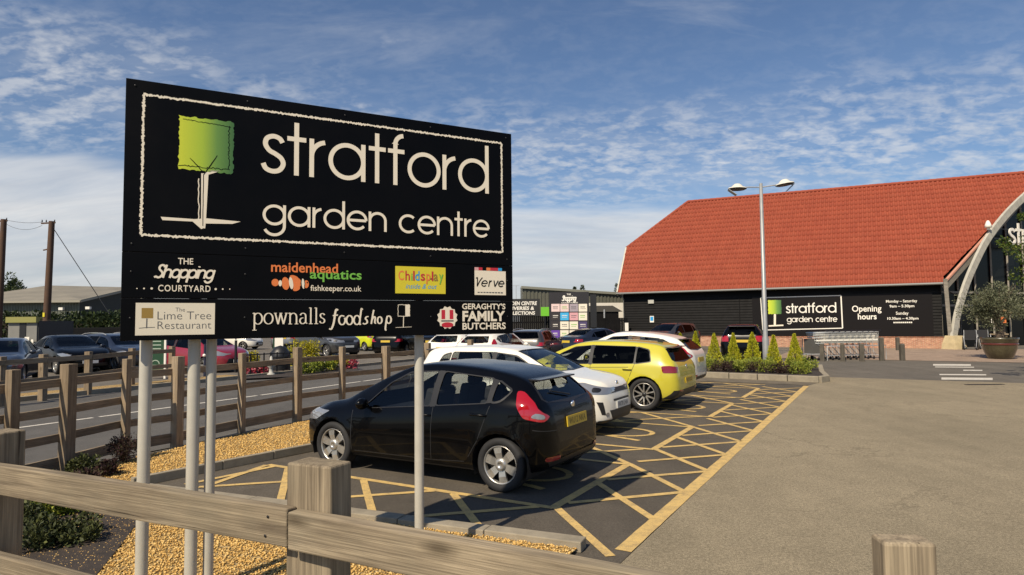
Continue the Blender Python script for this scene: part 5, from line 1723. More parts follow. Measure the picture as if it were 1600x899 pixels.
# walls
b = MB()
nb_ = 19
for i in range(nb_):                       # lapped boards on the long front
    z0 = .68 + (ZE - .68) * i / nb_; z1 = .68 + (ZE - .68) * (i + 1) / nb_
    b.quad((WL, -.046, z0), (-.02, -.046, z0), (-.02, -.006, z1), (WL, -.006, z1))
    b.quad((WL, -.004, z0), (-.02, -.004, z0), (-.02, -.046, z0), (WL, -.046, z0))
b.sheet([(WL, 0, .0), (WL, 0, ZE), (WL - .0, 3.7, 7.45), (WL, 11.8, 7.45), (WL, 15.5, ZE), (WL, 15.5, 0)])
b.quad((-.02, 0, 0), (-.02, 15.5, 0), (-.02, 15.5, ZE), (-.02, 0, ZE))
b.quad((WL, 15.5, 0), (WL, 15.5, ZE), (12, 15.5, ZE), (12, 15.5, 0))
b.build('boarded_wall', M_board, shop)
b = MB(); b.box((WL / 2, -.05, .31), (-WL, .16, .70)); b.box((WL / 2, -.068, .675), (-WL, .19, .035)); b.build('brick_plinth', M_brick, shop)
for x in (-11.4, WL + .06):
    b = MB(); b.box((x, -.050, 2.3), (.05, .03, 3.2)); b.build('corner_board', M_board, shop)
# roof: pantiles as real relief
def xl(y): return WL - .35 - .17 * min(y, 3.7) if y <= 3.7 else (WL - .98) + (y - 3.7) * (3.95 / (RY - 3.7))
def xr_(y): return .12 + .815 * max(0, y)
def slx(x): return SL - .0426 * max(0, min(1, (x + 16.5) / 23))
b = MB(); rows = 20; y0 = -.42
pitch = .27; ss = 8
N_ = Vector((0, -SL, 1)).normalized()
for r in range(rows):
    ya = y0 + (RY - y0) * r / rows; yb = y0 + (RY - y0) * (r + 1) / rows + .03
    xa = min(xl(ya), xl(yb)); xb = max(xr_(ya), xr_(yb))
    k0 = int(math.floor(xa / (pitch / ss))); k1 = int(math.ceil(xb / (pitch / ss)))
    vs = []; fs = []
    for k in range(k0, k1 + 1):
        for (yy, lift) in ((ya, .062), (yb, .018)):
            x = min(max(k * pitch / ss, xl(yy)), xr_(yy))
            ph = (x / pitch) % 1.0
            h = .042 * math.sin(2 * PI * ph) if ph < .62 else .042 * math.sin(2 * PI * .62 + (ph - .62) / .38 * (2 * PI - 2 * PI * .62))
            vs.append(Vector((x, yy, ZE + .06 + yy * slx(x))) + N_ * (h + lift))
        base = Vector((min(max(k * pitch / ss, xl(ya)), xr_(ya)), ya, ZE + .06 + ya * slx(x))) - N_ * .012
        vs.append(base)
    n = k1 - k0
    for k in range(n):
        fs.append((3 * k, 3 * k + 3, 3 * k + 4, 3 * k + 1)); fs.append((3 * k + 2, 3 * k + 5, 3 * k + 3, 3 * k))
    b.add(vs, fs, True)
roof = b.build('roof', M_tile, shop)
b = MB()
b.sheet([(xl(RY), RY, RZ + .05), (xr_(RY), RY, RZR + .05), (12, 15.9, ZE - .3), (xl(0), 15.9, ZE - .3), (WL - .98, 11.8, 7.5)])
b.sheet([(xl(RY), RY, RZ + .06), (WL - .98, 11.8, 7.55), (WL - .98, 3.7, 7.55)])
b.build('roof_slope', M_tile, shop)
# ridge, hip and verge tiles
def capline(p, q_, r, seg=.45):
    b = MB(); p = Vector(p); q_ = Vector(q_); n = max(1, int((q_ - p).length / seg))
    for i in range(n):
        a = p + (q_ - p) * i / n; c_ = p + (q_ - p) * (i + 1.06) / n
        b.tube([a, c_], [r * 1.06, r * .96], 10)
    return b
capline((xl(RY), RY, RZ + .10), (xr_(RY), RY, RZR + .10), .13).build('ridge_tiles', M_tile, roof)
capline((WL - .98, 3.7, 7.62), (xl(RY), RY, RZ + .10), .13).build('hip_tiles', M_tile, roof)
M_verge = mat('pale_red_verge', (0.50, 0.24, 0.16), .7, var=.1)
b = MB(); b.beam((xr_(-.4), -.42, ZE + .06 - .42 * SL + .06), (xr_(RY), RY, RZR + .12), .16, .09); b.build('verge_trim', M_verge, roof)
b = MB(); b.beam((xl(-.4) - .04, -.42, ZE - .40 + .05), (WL - 1.02, 3.7, 7.55), .10, .34); b.build('verge_board', mat('pale_verge', (.50, .47, .38), .7), roof)
# eaves soffit, gutter, downpipes
b = MB(); b.box((WL / 2, -.22, ZE - .31), (-WL + .5, .42, .03)); b.build('soffit', M_board, shop)
b = MB(); b.tube([(WL - .35, -.52, ZE - .34), (.2, -.52, ZE - .34)], .075, 10); b.build('gutter', M_gutter, shop)
b = MB(); b.tube([(WL + .05, -.5, ZE - .38), (WL + .05, -.12, ZE - .75), (WL + .05, -.12, .1)], .04, 8); b.build('downpipe', M_gutter, shop)
b = MB(); b.tube([(.02, -.5, ZE - .38), (.25, -.2, ZE - .75), (.9, .5, ZE - 1.1), (.9, .5, .1)], .045, 8); b.build('downpipe', M_dark, shop)
# under the prow: glazed front set back below the verge, bargeboard, post, arch
b = MB(); b.beam((xr_(-.4) - .02, -.40, ZE - .62), (xr_(RY) - .02, RY, RZR - .16), .10, .36); b.build('bargeboard', M_grey_timber, shop)
b = MB(); b.beam((xr_(0) - .5, .15, ZE - .30), (xr_(RY) - .5, RY, RZR - .30), 1.2, .05); b.build('prow_soffit', M_board, shop)
GD = Vector((.64, .77, 0)).normalized()
g0_ = Vector((-.02, 1.2, 0)); 
b = MB()
for k in range(6):
    p = g0_ + GD * (k * 1.55); q_ = g0_ + GD * ((k + 1) * 1.55 - .02)
    za = min(RZ - .5, ZE - .4 + (p.y - .4) * SL); zb_ = min(RZ - .5, ZE - .4 + (q_.y - .4) * SL)
    b.quad((p.x, p.y, .0), (q_.x, q_.y, .0), (q_.x, q_.y, zb_), (p.x, p.y, za))
b.build('entrance_glazing', M_gpanel, shop)
b = MB()
for k in range(7):
    p = g0_ + GD * (k * 1.55) + Vector((.05, -.05, 0)); za = min(RZ - .5, ZE - .4 + (p.y - .4) * SL)
    b.beam((p.x, p.y, 0), (p.x, p.y, za), .09, .10)
for z in (2.55, 3.35): b.beam(g0_ + Vector((.08, -.06, z)), g0_ + GD * 9.3 + Vector((.08, -.06, z)), .08, .12)
b.build('glazing_frame', M_grey_timber, shop)
b = MB(); b.quad((-.02, 1.2, ZE), (10, 9, ZE), (10, 9, 0), (-.02, 1.2, 0)); 
# arch of laminated timber, outer base on a stone pad
ab = gnd(1491, 546) - BR; ABx, ABy = ab.dot(BX), ab.dot(BY)
apex = Vector((xr_(RY) + .1, RY - .2))
ad = (apex - Vector((ABx, ABy))).normalized()
an = Vector((ad.y, -ad.x))
def archpt(px, py):
    n3 = BX * an.x + BY * an.y
    q_ = onplane(px, py, BR + BX * ABx + BY * ABy, n3) - BR
    return Vector((q_.dot(BX), q_.dot(BY), q_.z))
arch_px = [(1490, 528), (1494, 500), (1500, 475), (1510, 443), (1524, 410), (1542, 375), (1564, 345), (1588, 319), (1612, 298), (1650, 270), (1700, 246)]
ap = [archpt(*p) for p in arch_px]
ap = smooth([tuple(p) for p in ap], 4)
b = MB(); 
for i in range(len(ap) - 1):
    p = Vector(ap[i]); q_ = Vector(ap[i + 1]); d = (q_ - p).normalized()
    b.beam(p - d * .01, q_ + d * .01, .16, .42, up=Vector((an.x, an.y, 0)).cross(d))
M_glulam = mat('weathered_glulam', (0.42, 0.40, 0.335), .8, var=.15, vscale=3)
b.build('arch_rib', M_glulam, shop)
b = MB(); c0 = Vector((ABx, ABy, 0)); b.prism([(-.42, -.42), (.42, -.42), (.42, .42), (-.42, .42)], .05, Matrix.Translation(c0))
b.v = []; b.f = []; b.mi = []; b.sm = []
b.lathe([(.62, 0), (.56, .35), (.42, .78), (.001, .78)], c=c0, n=4, smooth=False)
b.build('stone_pad', M_sand, shop)
pt = archpt(1477, 430); 
b = MB(); b.beam(c0 + Vector((-.16, .05, .7)), (pt.x, pt.y + .2, ZE - .1), .2, .22); b.build('prop_post', M_grey_timber, shop)
# floodlight on the verge
fl = archpt(1546, 352)
b = MB(); b.lathe([(.05, .30), (.10, .22), (.16, .05), (.20, -.12), (.001, -.12)], c=fl + Vector((-.1, -.25, -.05)), n=14); b.box(fl + Vector((-.1, -.12, -.25)), (.12, .3, .12)); b.build('floodlight', M_whitep, shop)
# hanging name: white letters on a bar
lp = archpt(1572, 365)
b = MB(); b.beam(archpt(1552, 371) + Vector((0, 0, -.05)), archpt(1552, 371) + Vector((ad.x * 7, ad.y * 7, -.05)), .06, .06); b.beam(archpt(1552, 357), archpt(1552, 357) + Vector((ad.x * 7, ad.y * 7, .0)), .04, .04)
b.build('letter_bar', M_dark, shop)
lw = archpt(1592, 381) ; lx = (archpt(1592, 355) - lw).z
l0_ = archpt(1575, 382)
fn = lambda u, v, d: Vector((l0_.x + ad.x * u + an.x * (d + .08), l0_.y + ad.y * u + an.y * (d + .08), l0_.z + v))
pr = Print(fn, step=.002)
pr.word('stratford', AG, (0, 0, 7.6, lx * .95), .17, track=.06)
o = pr.build('hanging_letters', M_whitep, shop)
bmx = bmesh.new(); bmx.from_mesh(o.data); bmesh.ops.solidify(bmx, geom=bmx.faces[:], thickness=.06); bmx.to_mesh(o.data); bmx.free()

# wall sign: dark panel with name and opening hours
wfn = lambda u, v, d: Vector((u, -.062 - d, v))
def wpx(px, py): return wallpx(px, py, -.062)
ps = thing('wall_sign', BR, BROT, 'wide dark wall sign with a tree emblem, white lettering and opening hours', 'sign')
pu0 = wpx(1176, 500)[0]; pu1 = wpx(1458, 500)[0]; pz0 = .705; pz1 = wpx(1300, 461)[1]
b = MB(); b.box(((pu0 + pu1) / 2, -.054, (pz0 + pz1) / 2), (pu1 - pu0, .016, pz1 - pz0)); b.build('panel', mat('dark_sign_film', (.010, .0085, .0085), .45, spec=.15), ps)
def wb(px0, py0, px1, py1):
    a_ = wpx(px0, py0); b_ = wpx(px1, py1); return (a_[0], a_[1], b_[0], b_[1])
pr = Print(wfn, .0006)
c4 = [wpx(1188.5, 465.5), wpx(1314, 462), wpx(1316.5, 513), wpx(1192, 516)]
for i in range(4): pr.stroke([c4[i], c4[(i + 1) % 4]], .055 if i != 1 else .07, 0)
pr.build('sign_frame_line', M_whitep, ps); pr = Print(wfn, .0006)
a0 = wpx(1228, 489.5); a1 = wpx(1307, 488.5)
pr.word('stratford', AG, (a0[0], (a0[1] + a1[1]) / 2, a1[0], wpx(1260, 478)[1] - wpx(1260, 489)[1]), .075, 0, track=.03)
pr.build('lettering', M_whitep, ps); pr = Print(wfn, .0006)
a0 = wpx(1229.5, 503.5); a1 = wpx(1308.5, 503)
for wd_, pa, pb in (('garden', 1229.5, 1270), ('centre', 1274.5, 1308.5)):
    pr = Print(wfn, .0006); pr.word(wd_, AG, (wpx(pa, 503)[0], (a0[1] + a1[1]) / 2, wpx(pb, 503)[0], wpx(1260, 497.5)[1] - wpx(1260, 504)[1]), .045, 0, track=.04); pr.build('lettering', M_whitep, ps)
pr = Print(wfn, .0006)
pr.text('Opening', wb(1331.5, 490.5, 1377, 477), .012, 0)
pr.build('lettering', M_whitep, ps); pr = Print(wfn, .0006)
pr.text('hours', wb(1340.5, 499.5, 1369.5, 490), .02, 0)
pr.build('lettering', M_whitep, ps); pr = Print(wfn, .0006)
pr.text('Monday \u2013 Saturday', wb(1384.5, 474.5, 1433, 468), .012, 0)
pr.build('lettering', M_whitep, ps); pr = Print(wfn, .0006)
pr.text('9am \u2013 5.30pm', wb(1390, 482, 1428.5, 476), .02, 0)
pr.build('lettering', M_whitep, ps); pr = Print(wfn, .0006)
pr.text('Sunday', wb(1400, 493.5, 1419.5, 487), .012, 0)
pr.build('lettering', M_whitep, ps); pr = Print(wfn, .0006)
pr.text('10.30am \u2013 4.30pm', wb(1386.5, 501, 1435, 495.5), .02, 0)
pr.build('lettering', M_whitep, ps); pr = Print(wfn, .0006)
for i in range(10): pr.rect(wpx(1396 + 3 * i, 505)[0], wpx(1396, 505.2)[1], wpx(1398.2 + 3 * i, 505)[0], wpx(1396, 503.2)[1], 0)
pr.build('lettering', M_whitep, ps)
e0 = wpx(1200.5, 491); e1 = wpx(1220.5, 469)
pr = Print(wfn, .0006); emblem(pr, e0[0], e0[1], e1[0], e1[1], rough=.02); pr.build('tree_emblem_crown', P_tree, ps)
pr = Print(wfn, .0006); um_ = (e0[0] + e1[0]) / 2; pr.stroke([(um_, e0[1]), (um_ - .03, wpx(1210, 510)[1])], .13); pr.stroke([wpx(1201, 509.5), wpx(1224, 508.5)], .09); pr.build('tree_emblem_trunk', M_cream, ps)
# little fittings on the boards
b = MB(); c_ = wpx(1017.5, 471.5); b.box((c_[0], -.08, c_[1]), (.42, .10, .28)); tag(b.build('bulkhead_light', M_ivory if False else mat('off_white_plastic', (.45, .44, .38), .5), None), 'small pale bulkhead light high on the black boards at the left end', 'light')
bpy.data.objects['bulkhead_light'].matrix_world = Matrix.Translation(BR) @ Matrix.Rotation(BROT, 4, 'Z')
b = MB(); c_ = wpx(1018.5, 499); b.box((c_[0], -.055, c_[1]), (.30, .02, .46)); b.cur = 1; b.box((c_[0], -.067, c_[1] + .03), (.22, .004, .3))
o = b.build('notice', [M_whitep, P_blue]); o.matrix_world = Matrix.Translation(BR) @ Matrix.Rotation(BROT, 4, 'Z'); tag(o, 'small white and blue notice on the black boards above a parked four by four', 'notice')
# ------------------------------------------------------------------ lamp, island, trolleys, bollards, planting
def leaf_blob(b, rng, n, fn, size, asp=2.0, up=0.0):
    """n leaves; fn(rng) -> (point, outward direction)"""
    for _ in range(n):
        p, o = fn(rng)
        d = Vector((rng.gauss(0, 1), rng.gauss(0, 1), rng.gauss(0, 1))).normalized() * .8 + o + Vector((0, 0, up))
        d.normalize()
        t = d.cross(Vector((rng.gauss(0, 1), rng.gauss(0, 1), rng.gauss(0, 1)))).normalized()
        s = size * rng.uniform(.6, 1.35)
        q = d * s * asp
        b.add([p - t * s * .1, p + q * .5 - t * s * .5, p + q, p + q * .5 + t * s * .5], [(0, 1, 2, 3)], True)
def clumps(rng, k, rx, ry, rz, c=(0, 0, 0), shell=.6):
    out = []
    for _ in range(k):
        v = Vector((rng.gauss(0, 1), rng.gauss(0, 1), rng.gauss(0, 1))).normalized() * (shell + (1 - shell) * rng.random()) 
        out.append((Vector(c) + Vector((v.x * rx, v.y * ry, v.z * rz)), rng.uniform(.16, .36)))
    return out
def clump_fn(cl, sc):
    def f(rng):
        c, r = rng.choice(cl)
        v = Vector((rng.gauss(0, 1), rng.gauss(0, 1), rng.gauss(0, 1))).normalized()
        return c + v * r * sc * rng.random() ** .4, v
    return f
L_conif = leaf_mat('gold_conifer', (.28, .30, .014), (.52, .51, .025), (.68, .62, .06), .6, .3)
L_deep = leaf_mat('deep_green', (.022, .03, .010), (.05, .06, .018), (.10, .11, .03), .65, .1)
L_shrub = leaf_mat('shrub_green', (.10, .15, .02), (.25, .29, .035), (.42, .41, .07), .6, .2)
L_heath = leaf_mat('heather_dark', (.028, .012, .014), (.050, .024, .020), (.055, .055, .022), .7, .1)
L_olive = leaf_mat('olive_leaf', (.06, .07, .034), (.13, .14, .075), (.21, .215, .13), .55, .15)
L_tree = leaf_mat('tree_leaf', (.035, .065, .012), (.085, .13, .02), (.19, .21, .035), .5, .3)
L_hedge = leaf_mat('hedge_leaf', (.018, .030, .010), (.035, .055, .016), (.07, .09, .025), .6, .15)
L_gold = leaf_mat('golden_leaf', (.20, .20, .012), (.38, .33, .015), (.50, .42, .03), .6, .25)
L_pinkf = leaf_mat('pink_flower', (.30, .03, .05), (.50, .08, .12), (.55, .30, .30), .6, .2)
M_bark = mat('bark', (.085, .062, .042), .9, var=.35, vscale=14, bump=.6, bscale=30)

# lamp post
lb = gnd(1197.5, 576)
M_lampg = mat('lamp_grey', (.31, .315, .31), .45, .3, var=.1)
lp = thing('lamp_post', (lb.x, lb.y, 0), math.atan2(-.09, 1), 'tall grey lamp post with two domed lamp heads, standing before the red roof', 'lamp post')
ltop = atd(1191.5, 287, lb.y).z
b = MB(); b.lathe([(.115, 0), (.115, 1.1), (.085, 1.2), (.06, ltop), (.001, ltop + .02)], n=16); b.build('pole', M_lampg, lp)
M_domew = mat('lamp_dome', (.66, .63, .54), .4); M_domed = mat('lamp_underside', (.05, .05, .045), .5)
for s in (-1, 1):
    arm = MB(); arm.tube([(0, 0, ltop - .14), (s * .55, 0, ltop - .12 + (.05 if s > 0 else 0))], .022, 8); arm.build('arm', M_galv, lp)
    h = thing('lamp_head', (s * .86, 0, ltop - .15 + (.12 if s > 0 else 0))); h.parent = lp; h.rotation_euler = (0, R_(-7 if s > 0 else 2), 0)
    d = MB(); d.lathe([(.34, -.03), (.32, .01), (.22, .035), (.17, .10), (.10, .155), (.001, .17)], n=20)
    d.cur = 1; d.lathe([(.34, -.03), (.28, -.06), (.001, -.04)], n=20); d.build('dome', [M_domew, M_domed], h)
    r = MB(); r.box((s * .18, 0, -.17), (.36, .26, .02), Matrix.Rotation(R_(-38 if s > 0 else 34), 3, 'Y')); r.tube([(s * .26, 0, -.04), (s * .26, 0, -.14)], .02, 6); r.build('reflector', M_galv, h)

# planted island
IS = [(15.15, -.25), (15.55, 3.1), (16.2, 4.6), (20.4, 4.6), (20.4, .1), (17.4, -.16), (15.6, -.42)]
def gpts(ab, z): return [gp(a_, b_, z) for a_, b_ in ab]
isl = MB(); isl.sheet(gpts([(15.22, -.2), (15.62, 3.1), (16.2, 4.5), (20.3, 4.5), (20.3, .15), (17.3, -.1), (15.65, -.32)], .17))
tag(isl.build('island_soil', M_soil), kind='structure')
b = MB()
ring = IS + [IS[0]]
for i in range(len(ring) - 1):
    p, q = Vector(ring[i]), Vector(ring[i + 1]); n = max(1, round((q - p).length / .9))
    for k in range(n):
        s = p + (q - p) * (k / n) ; e = p + (q - p) * ((k + 1) / n - .006)
        b.beam(gp(*s, .085), gp(*e, .085), .15, .19)
tag(b.build('island_kerb', M_kerb, bevel=.015), kind='structure')
gsheet('island_verge', [(14.2, -.05), (15.1, -.25), (15.5, 3.2), (15.1, 5.0), (14.2, 5.0)], mat('stained_tarmac', (.13, .105, .07), .95, var=.35, vscale=3), .010)

def conifer_mesh(seed, h=1.25, r=.27):
    rng = random.Random(seed); b = MB()
    lumps = [(rng.uniform(0, 2 * PI), rng.random(), rng.uniform(.7, 1.2)) for _ in range(30)]
    def f(rng):
        t = rng.random() ** 1.35
        a = rng.uniform(0, 2 * PI)
        rr = r * (1 - t) ** .85 * (1 + .16 * math.sin(3 * a + 9 * t + seed) + .12 * math.sin(7 * a - 14 * t)) * (.55 + .5 * rng.random() ** .4)
        if t < .1: rr *= .75 + 2.5 * t
        return Vector((rr * math.cos(a), rr * math.sin(a), .02 + t * h)), Vector((math.cos(a) * .7, math.sin(a) * .7, .8))
    leaf_blob(b, rng, 4200, f, .022, 2.4, .6)
    return b
ctops = [(1064, 523, 578), (1088, 520, 579), (1117, 523, 580), (1147, 523, 581), (1177, 522, 582), (1210, 526, 583), (1243, 524, 584)]
where = ['half hidden behind the yellow hatchback roof', 'behind the far white hatchback, second of its row', 'clear of the cars, left of the dark crossover', 'in front of the left side of the dark crossover', 'in front of the right side of the dark crossover', 'just right of the lamp post', 'last of its row, nearest the trolleys']
for i, (px, ty, by) in enumerate(ctops):
    g = gnd(px, by); g.z = .16; tz = atd(px, ty, g.y).z
    c = thing('conifer', g, i * 1.1, 'small golden conifer ' + where[i], 'conifer', 'golden conifers in the island')
    hh = tz - .16
    cm = conifer_mesh(i, hh, (.27, .25, .29, .26, .31, .25, .28)[i]); cm.build('crown', L_conif, c)
    t = MB(); t.tube([(0, 0, -.02), (0, 0, hh * .7)], [.03, .012], 6); t.build('trunk', M_bark, c)
# low shrubs along the front of the island
def shrub(g, rx, ry, h, n, m, name, label, cat, group=None, leaf=.03, seed=0, k=14):
    rng = random.Random(seed); b = MB()
    cl = clumps(rng, k, rx * .75, ry * .75, h * .42, (0, 0, h * .5), .5)
    cl = [(p, r) for p, r in cl]
    leaf_blob(b, rng, n, clump_fn(cl, max(rx, h) * 1.0), leaf, 1.9, .3)
    b.v = [(v[0], v[1], max(v[2], .0)) for v in b.v]
    st = thing(name, g, 0, label, cat, group)
    b.build('foliage', m, st)
    t = MB()
    for q in range(5):
        a = q * 1.3; t.tube([(0, 0, -.03), (rx * .3 * math.cos(a), ry * .3 * math.sin(a), h * .5)], [.012, .005], 5)
    t.build('stem', M_bark, st)
    return st
sp_ = [(1105, 0), (1125, 1), (1143, 1), (1160, 0), (1180, 1), (1198, 0), (1216, 1), (1234, 1), (1252, 0)]
for i, (px, kd) in enumerate(sp_):
    g = gnd(px, 589 + (px - 1105) * .035); g.z = .16
    g2 = g + GA * .22
    side_ = ['first from the left', 'second from the left', 'third from the left', 'fourth from the left', 'middle one', 'fourth from the right', 'third from the right', 'second from the right', 'rightmost, at the kerb corner'][i]
    shrub(g2, .44, .34, .30 if kd else .38, 1300, L_heath if kd else L_shrub, 'low_shrub', ('dark purple' if kd else 'green') + ' low shrub along the front kerb of the island, ' + side_, 'shrub', 'low shrubs along the island kerb', .024, 40 + i)
for i, px in enumerate((1100, 1132, 1165, 1192, 1228, 1258)):
    g = gnd(px, 586 + (px - 1105) * .03); g.z = .16
    shrub(g + GA * 1.0, .38, .35, .40, 900, L_shrub, 'leafy_shrub', 'mid green leafy shrub ' + ['below the second conifer', 'between the third and fourth conifers', 'between the fourth and fifth conifers', 'at the foot of the lamp post', 'between the last two conifers', 'right of the last conifer'][i], 'shrub', 'leafy shrubs under the conifers', .028, 70 + i)

# trolleys: one built, the rest copied along the nested row
M_wire = mat('bright_wire', (.62, .62, .58), .35, .35)
def make_trolley():
    t = thing('shopping_trolley', (0, 0, 0), 0, 'x', 'shopping trolley', 'nested shopping trolleys')
    # x = travel direction (front), basket from -.1 to .75
    bk = MB(); r = .014
    def P(x, s, z): return (x, s, z)
    def ringz(z, x0, x1, w0, w1): return [(x0, -w0, z), (x1, -w1, z), (x1, w1, z), (x0, w0, z), (x0, -w0, z)]
    for z, k in ((.62, .86), (.72, .90), (.82, .95), (.92, .97), (1.0, 1.0)):
        bk.tube(ringz(z, -.15, -.15 + .9 * k, .27 * k, .22 * k), r * (1.8 if z == 1.0 else .9), 5, smooth=True)
    for i in range(11):
        x = -.15 + .88 * i / 10
        for s in (-1, 1):
            w = .27 - .05 * i / 10
            bk.tube([(x, s * w, 1.0), (x * .88 - .02, s * w * .86, .62)], r * .8, 4)
    for i in range(6):
        y = -.2 + .4 * i / 5; bk.tube([(.75, y, 1.0), (.62, y * .86, .62), (-.15, y * .9, .62)], r * .8, 4)
    bk.build('basket', M_wire, t)
    for s in (-1, 1):
        sd = MB(); sd.beam((-.12, s * .255, .72), (.60, s * .205, .72), .008, .06); sd.build('side_panel', M_whitep, t)
    h = MB(); h.tube([(-.15, -.26, .98), (-.32, -.27, 1.06), (-.32, .27, 1.06), (-.15, .26, .98)], .016, 6); h.build('handle', M_dark, t)
    f = MB()
    for s in (-1, 1):
        f.tube([(-.12, s * .25, .62), (-.20, s * .26, .16), (.70, s * .19, .16)], .013, 6); f.tube([(.55, s * .19, .62), (-.05, s * .24, .16)], .011, 6)
    f.build('frame', M_galv, t)
    for x, s in ((-.18, -.26), (-.18, .26), (.68, -.19), (.68, .19)):
        w = MB(); w.lathe([(.001, -.014), (.055, -.014), (.062, 0), (.055, .014), (.001, .014)], c=(x, s, .062), n=14, axis='Y'); w.tube([(x, s, .06), (x, s, .16)], .012, 5); w.build('castor', M_dark, t)
    sgn = MB(); sgn.box((-.14, 0, .80), (.012, .46, .30)); sgn.build('child_seat_flap', M_whitep, t)
    return t
tr0 = gnd(1288, 564); tr1 = gnd(1362, 562)
td = (tr1 - tr0); tl = td.length; td.normalize()
NT = 9
proto = make_trolley()
hd = math.atan2(-td.y, -td.x)
tpos = ['frontmost of the nested row, at its left end', 'second from the left end of the nested row', 'third from the left end of the nested row', 'fourth from the left end of the nested row', 'middle one of the nested row', 'fourth from the right end of the nested row', 'third from the right end of the nested row', 'second from the right end of the nested row', 'last of the nested row, at its right end with its handle free']
for i in range(NT):
    o = proto if i == 0 else copy_tree(proto)
    o.location = tr0 + td * (tl * i / (NT - 1)) + GA * .55; o.rotation_euler = (0, 0, hd)
    o.scale = (1, 1, 1.2)
    o['label'] = 'wire shopping trolley, ' + tpos[i]
# trolley bay rail
rb = thing('trolley_rail', tr0 + GA * .55, math.atan2(td.y, td.x), 'thin galvanised rail bay holding the row of shopping trolleys', 'rail')
b = MB()
for s in (-.5, .5):
    b.tube([(-.3, s, 0), (-.3, s, .62), (tl + .3, s, .62), (tl + .3, s, 0)], .022, 6)
b.build('hoop', M_galv, rb)
# flat-bed trolley left of the row
g = gnd(1262, 564); fbt = thing('flatbed_trolley', g + GA * .3, hd, 'dark flat bed trolley with a mesh end at the left of the trolley row', 'trolley')
b = MB(); b.box((0, 0, .28), (1.1, .6, .05)); b.build('deck', M_galv, fbt)
b = MB(); 
for k in range(9): b.tube([(.5, -.28 + .07 * k, .3), (.5, -.28 + .07 * k, .92)], .012, 5)
b.tube([(.5, -.3, .28), (.5, -.3, .96), (.5, .3, .96), (.5, .3, .28)], .02, 6); b.build('end_frame', M_dark, fbt)
b = MB(); b.box((-.25, 0, .62), (.5, .5, .62)); b.build('grey_cover', mat('grey_cover', (.09, .085, .075), .8), fbt)
for x in (-.4, .4):
    for s in (-.25, .25):
        w = MB(); w.lathe([(.001, -.02), (.09, -.02), (.09, .02), (.001, .02)], c=(x, s, .1), n=12, axis='Y'); w.build('wheel', M_dark, fbt)
# wooden bollards
M_boll = wood_mat('bollard_wood', (.13, .115, .09), (.06, .052, .042))
bl = [(1285, 565, 537, 'in front of the left end of the trolleys'), (1317, 565, 537, 'in front of the middle of the trolleys'), (1347, 565, 537, 'in front of the right end of the trolleys'), (1378, 564, 527, 'tall one right of the trolley row'), (1403, 548, 527, 'farthest back, close to the brick plinth'), (1410, 563.5, 537, 'rightmost, standing on the lane edge')]
for i, (px, by, ty, w) in enumerate(bl):
    g = gnd(px, by); tz = atd(px, ty, g.y).z
    t = thing('bollard', g, GROT + .1 * i, 'square grey timber bollard, ' + w, 'bollard', 'timber bollards by the pavement edge')
    s_ = .17
    timber('shaft', g + Vector((0, 0, -.02)), g + Vector((0, 0, tz - .06)), s_, s_, M_boll, t)
    c = MB(); c.lathe([(s_ * .72, tz - .058), (s_ * .5, tz), (.001, tz)], n=4, smooth=False); c.build('cap', M_boll, t).rotation_euler = (0, 0, PI / 4)

# olive tree in a glazed pot
g = gnd(1563, 561); g.z = .012
pot = thing('glazed_pot', g, 0, 'large round dark glazed pot standing on the pavement by the entrance', 'plant pot')
pw = 47 / 1000 * g.y / 2
b = MB(); b.lathe([(pw * .62, 0), (pw * .72, .04), (pw * .95, .45), (pw * 1.0, .80), (pw * 1.06, .84), (pw * 1.06, .92), (pw * .92, .92), (pw * .9, .82), (.001, .82)], n=32)
m_ = mat('pot_glaze', (.055, .048, .024), .25, var=.5, vscale=3, coat=.6); b.build('pot', m_, pot)
b = MB(); b.lathe([(pw * 1.005, .60), (pw * 1.03, .64), (pw * 1.01, .68)], n=32); b.build('band', mat('pot_band', (.10, .02, .012), .25, coat=.6), pot)
oc = 1.5
ol = thing('olive_tree', g + Vector((0, 0, .82)), 0, 'bushy grey green olive tree growing in the large glazed pot', 'tree')
rng = random.Random(12); b = MB()
orx = 65 / 1000 * g.y
cl = clumps(rng, 46, orx * .68, orx * .68, .80, (0, 0, oc), .45)
leaf_blob(b, rng, 13000, clump_fn(cl, 1.45), .030, 3.0, .2)
b.build('crown', L_olive, ol)
b = MB(); b.tube([(0, 0, 0), (.05, 0, .35), (-.04, .03, .8), (.02, 0, 1.2)], [.20, .14, .12, .07], 9)
for k in range(9):
    a = k * .7; b.tube([(0, 0, .55 + .06 * k), (.4 * math.cos(a), .4 * math.sin(a), 1.1 + .1 * k), (.75 * math.cos(a), .75 * math.sin(a), 1.7 + .1 * k)], [.05, .03, .01], 6)
b.build('trunk', M_bark, ol)
# tree at the right edge, its branches reaching into the picture
tb = Vector((17.1, 18.2, 0))
tr = thing('broadleaf_tree', tb, 0, 'leafy green tree reaching in at the right edge above the potted olive', 'tree')
rng = random.Random(4); b = MB()
cl = clumps(rng, 60, 2.0, 2.0, 1.5, (0, 0, 3.9), .45)
for (px, py, dd, r) in ((1568, 379, 17.6, .16), (1580, 389, 17.8, .2), (1594, 392, 17.4, .26), (1592, 432, 17.8, .26), (1603, 442, 17.4, .3), (1598, 338, 18.0, .12), (1604, 402, 18.0, .26)):
    for _ in range(1): cl.append((atd(px, py, dd) - tb, r * .55))
cl = [(p, r) for p, r in cl if (tb + p).x / (tb + p).y > .82 or r < .165]
def kf(rng):
    c, r = rng.choice(cl); v = Vector((rng.gauss(0, 1), rng.gauss(0, 1), rng.gauss(0, 1))).normalized()
    return c + v * r * (1.5 if r > .16 else 1.6) * rng.random() ** .4, v
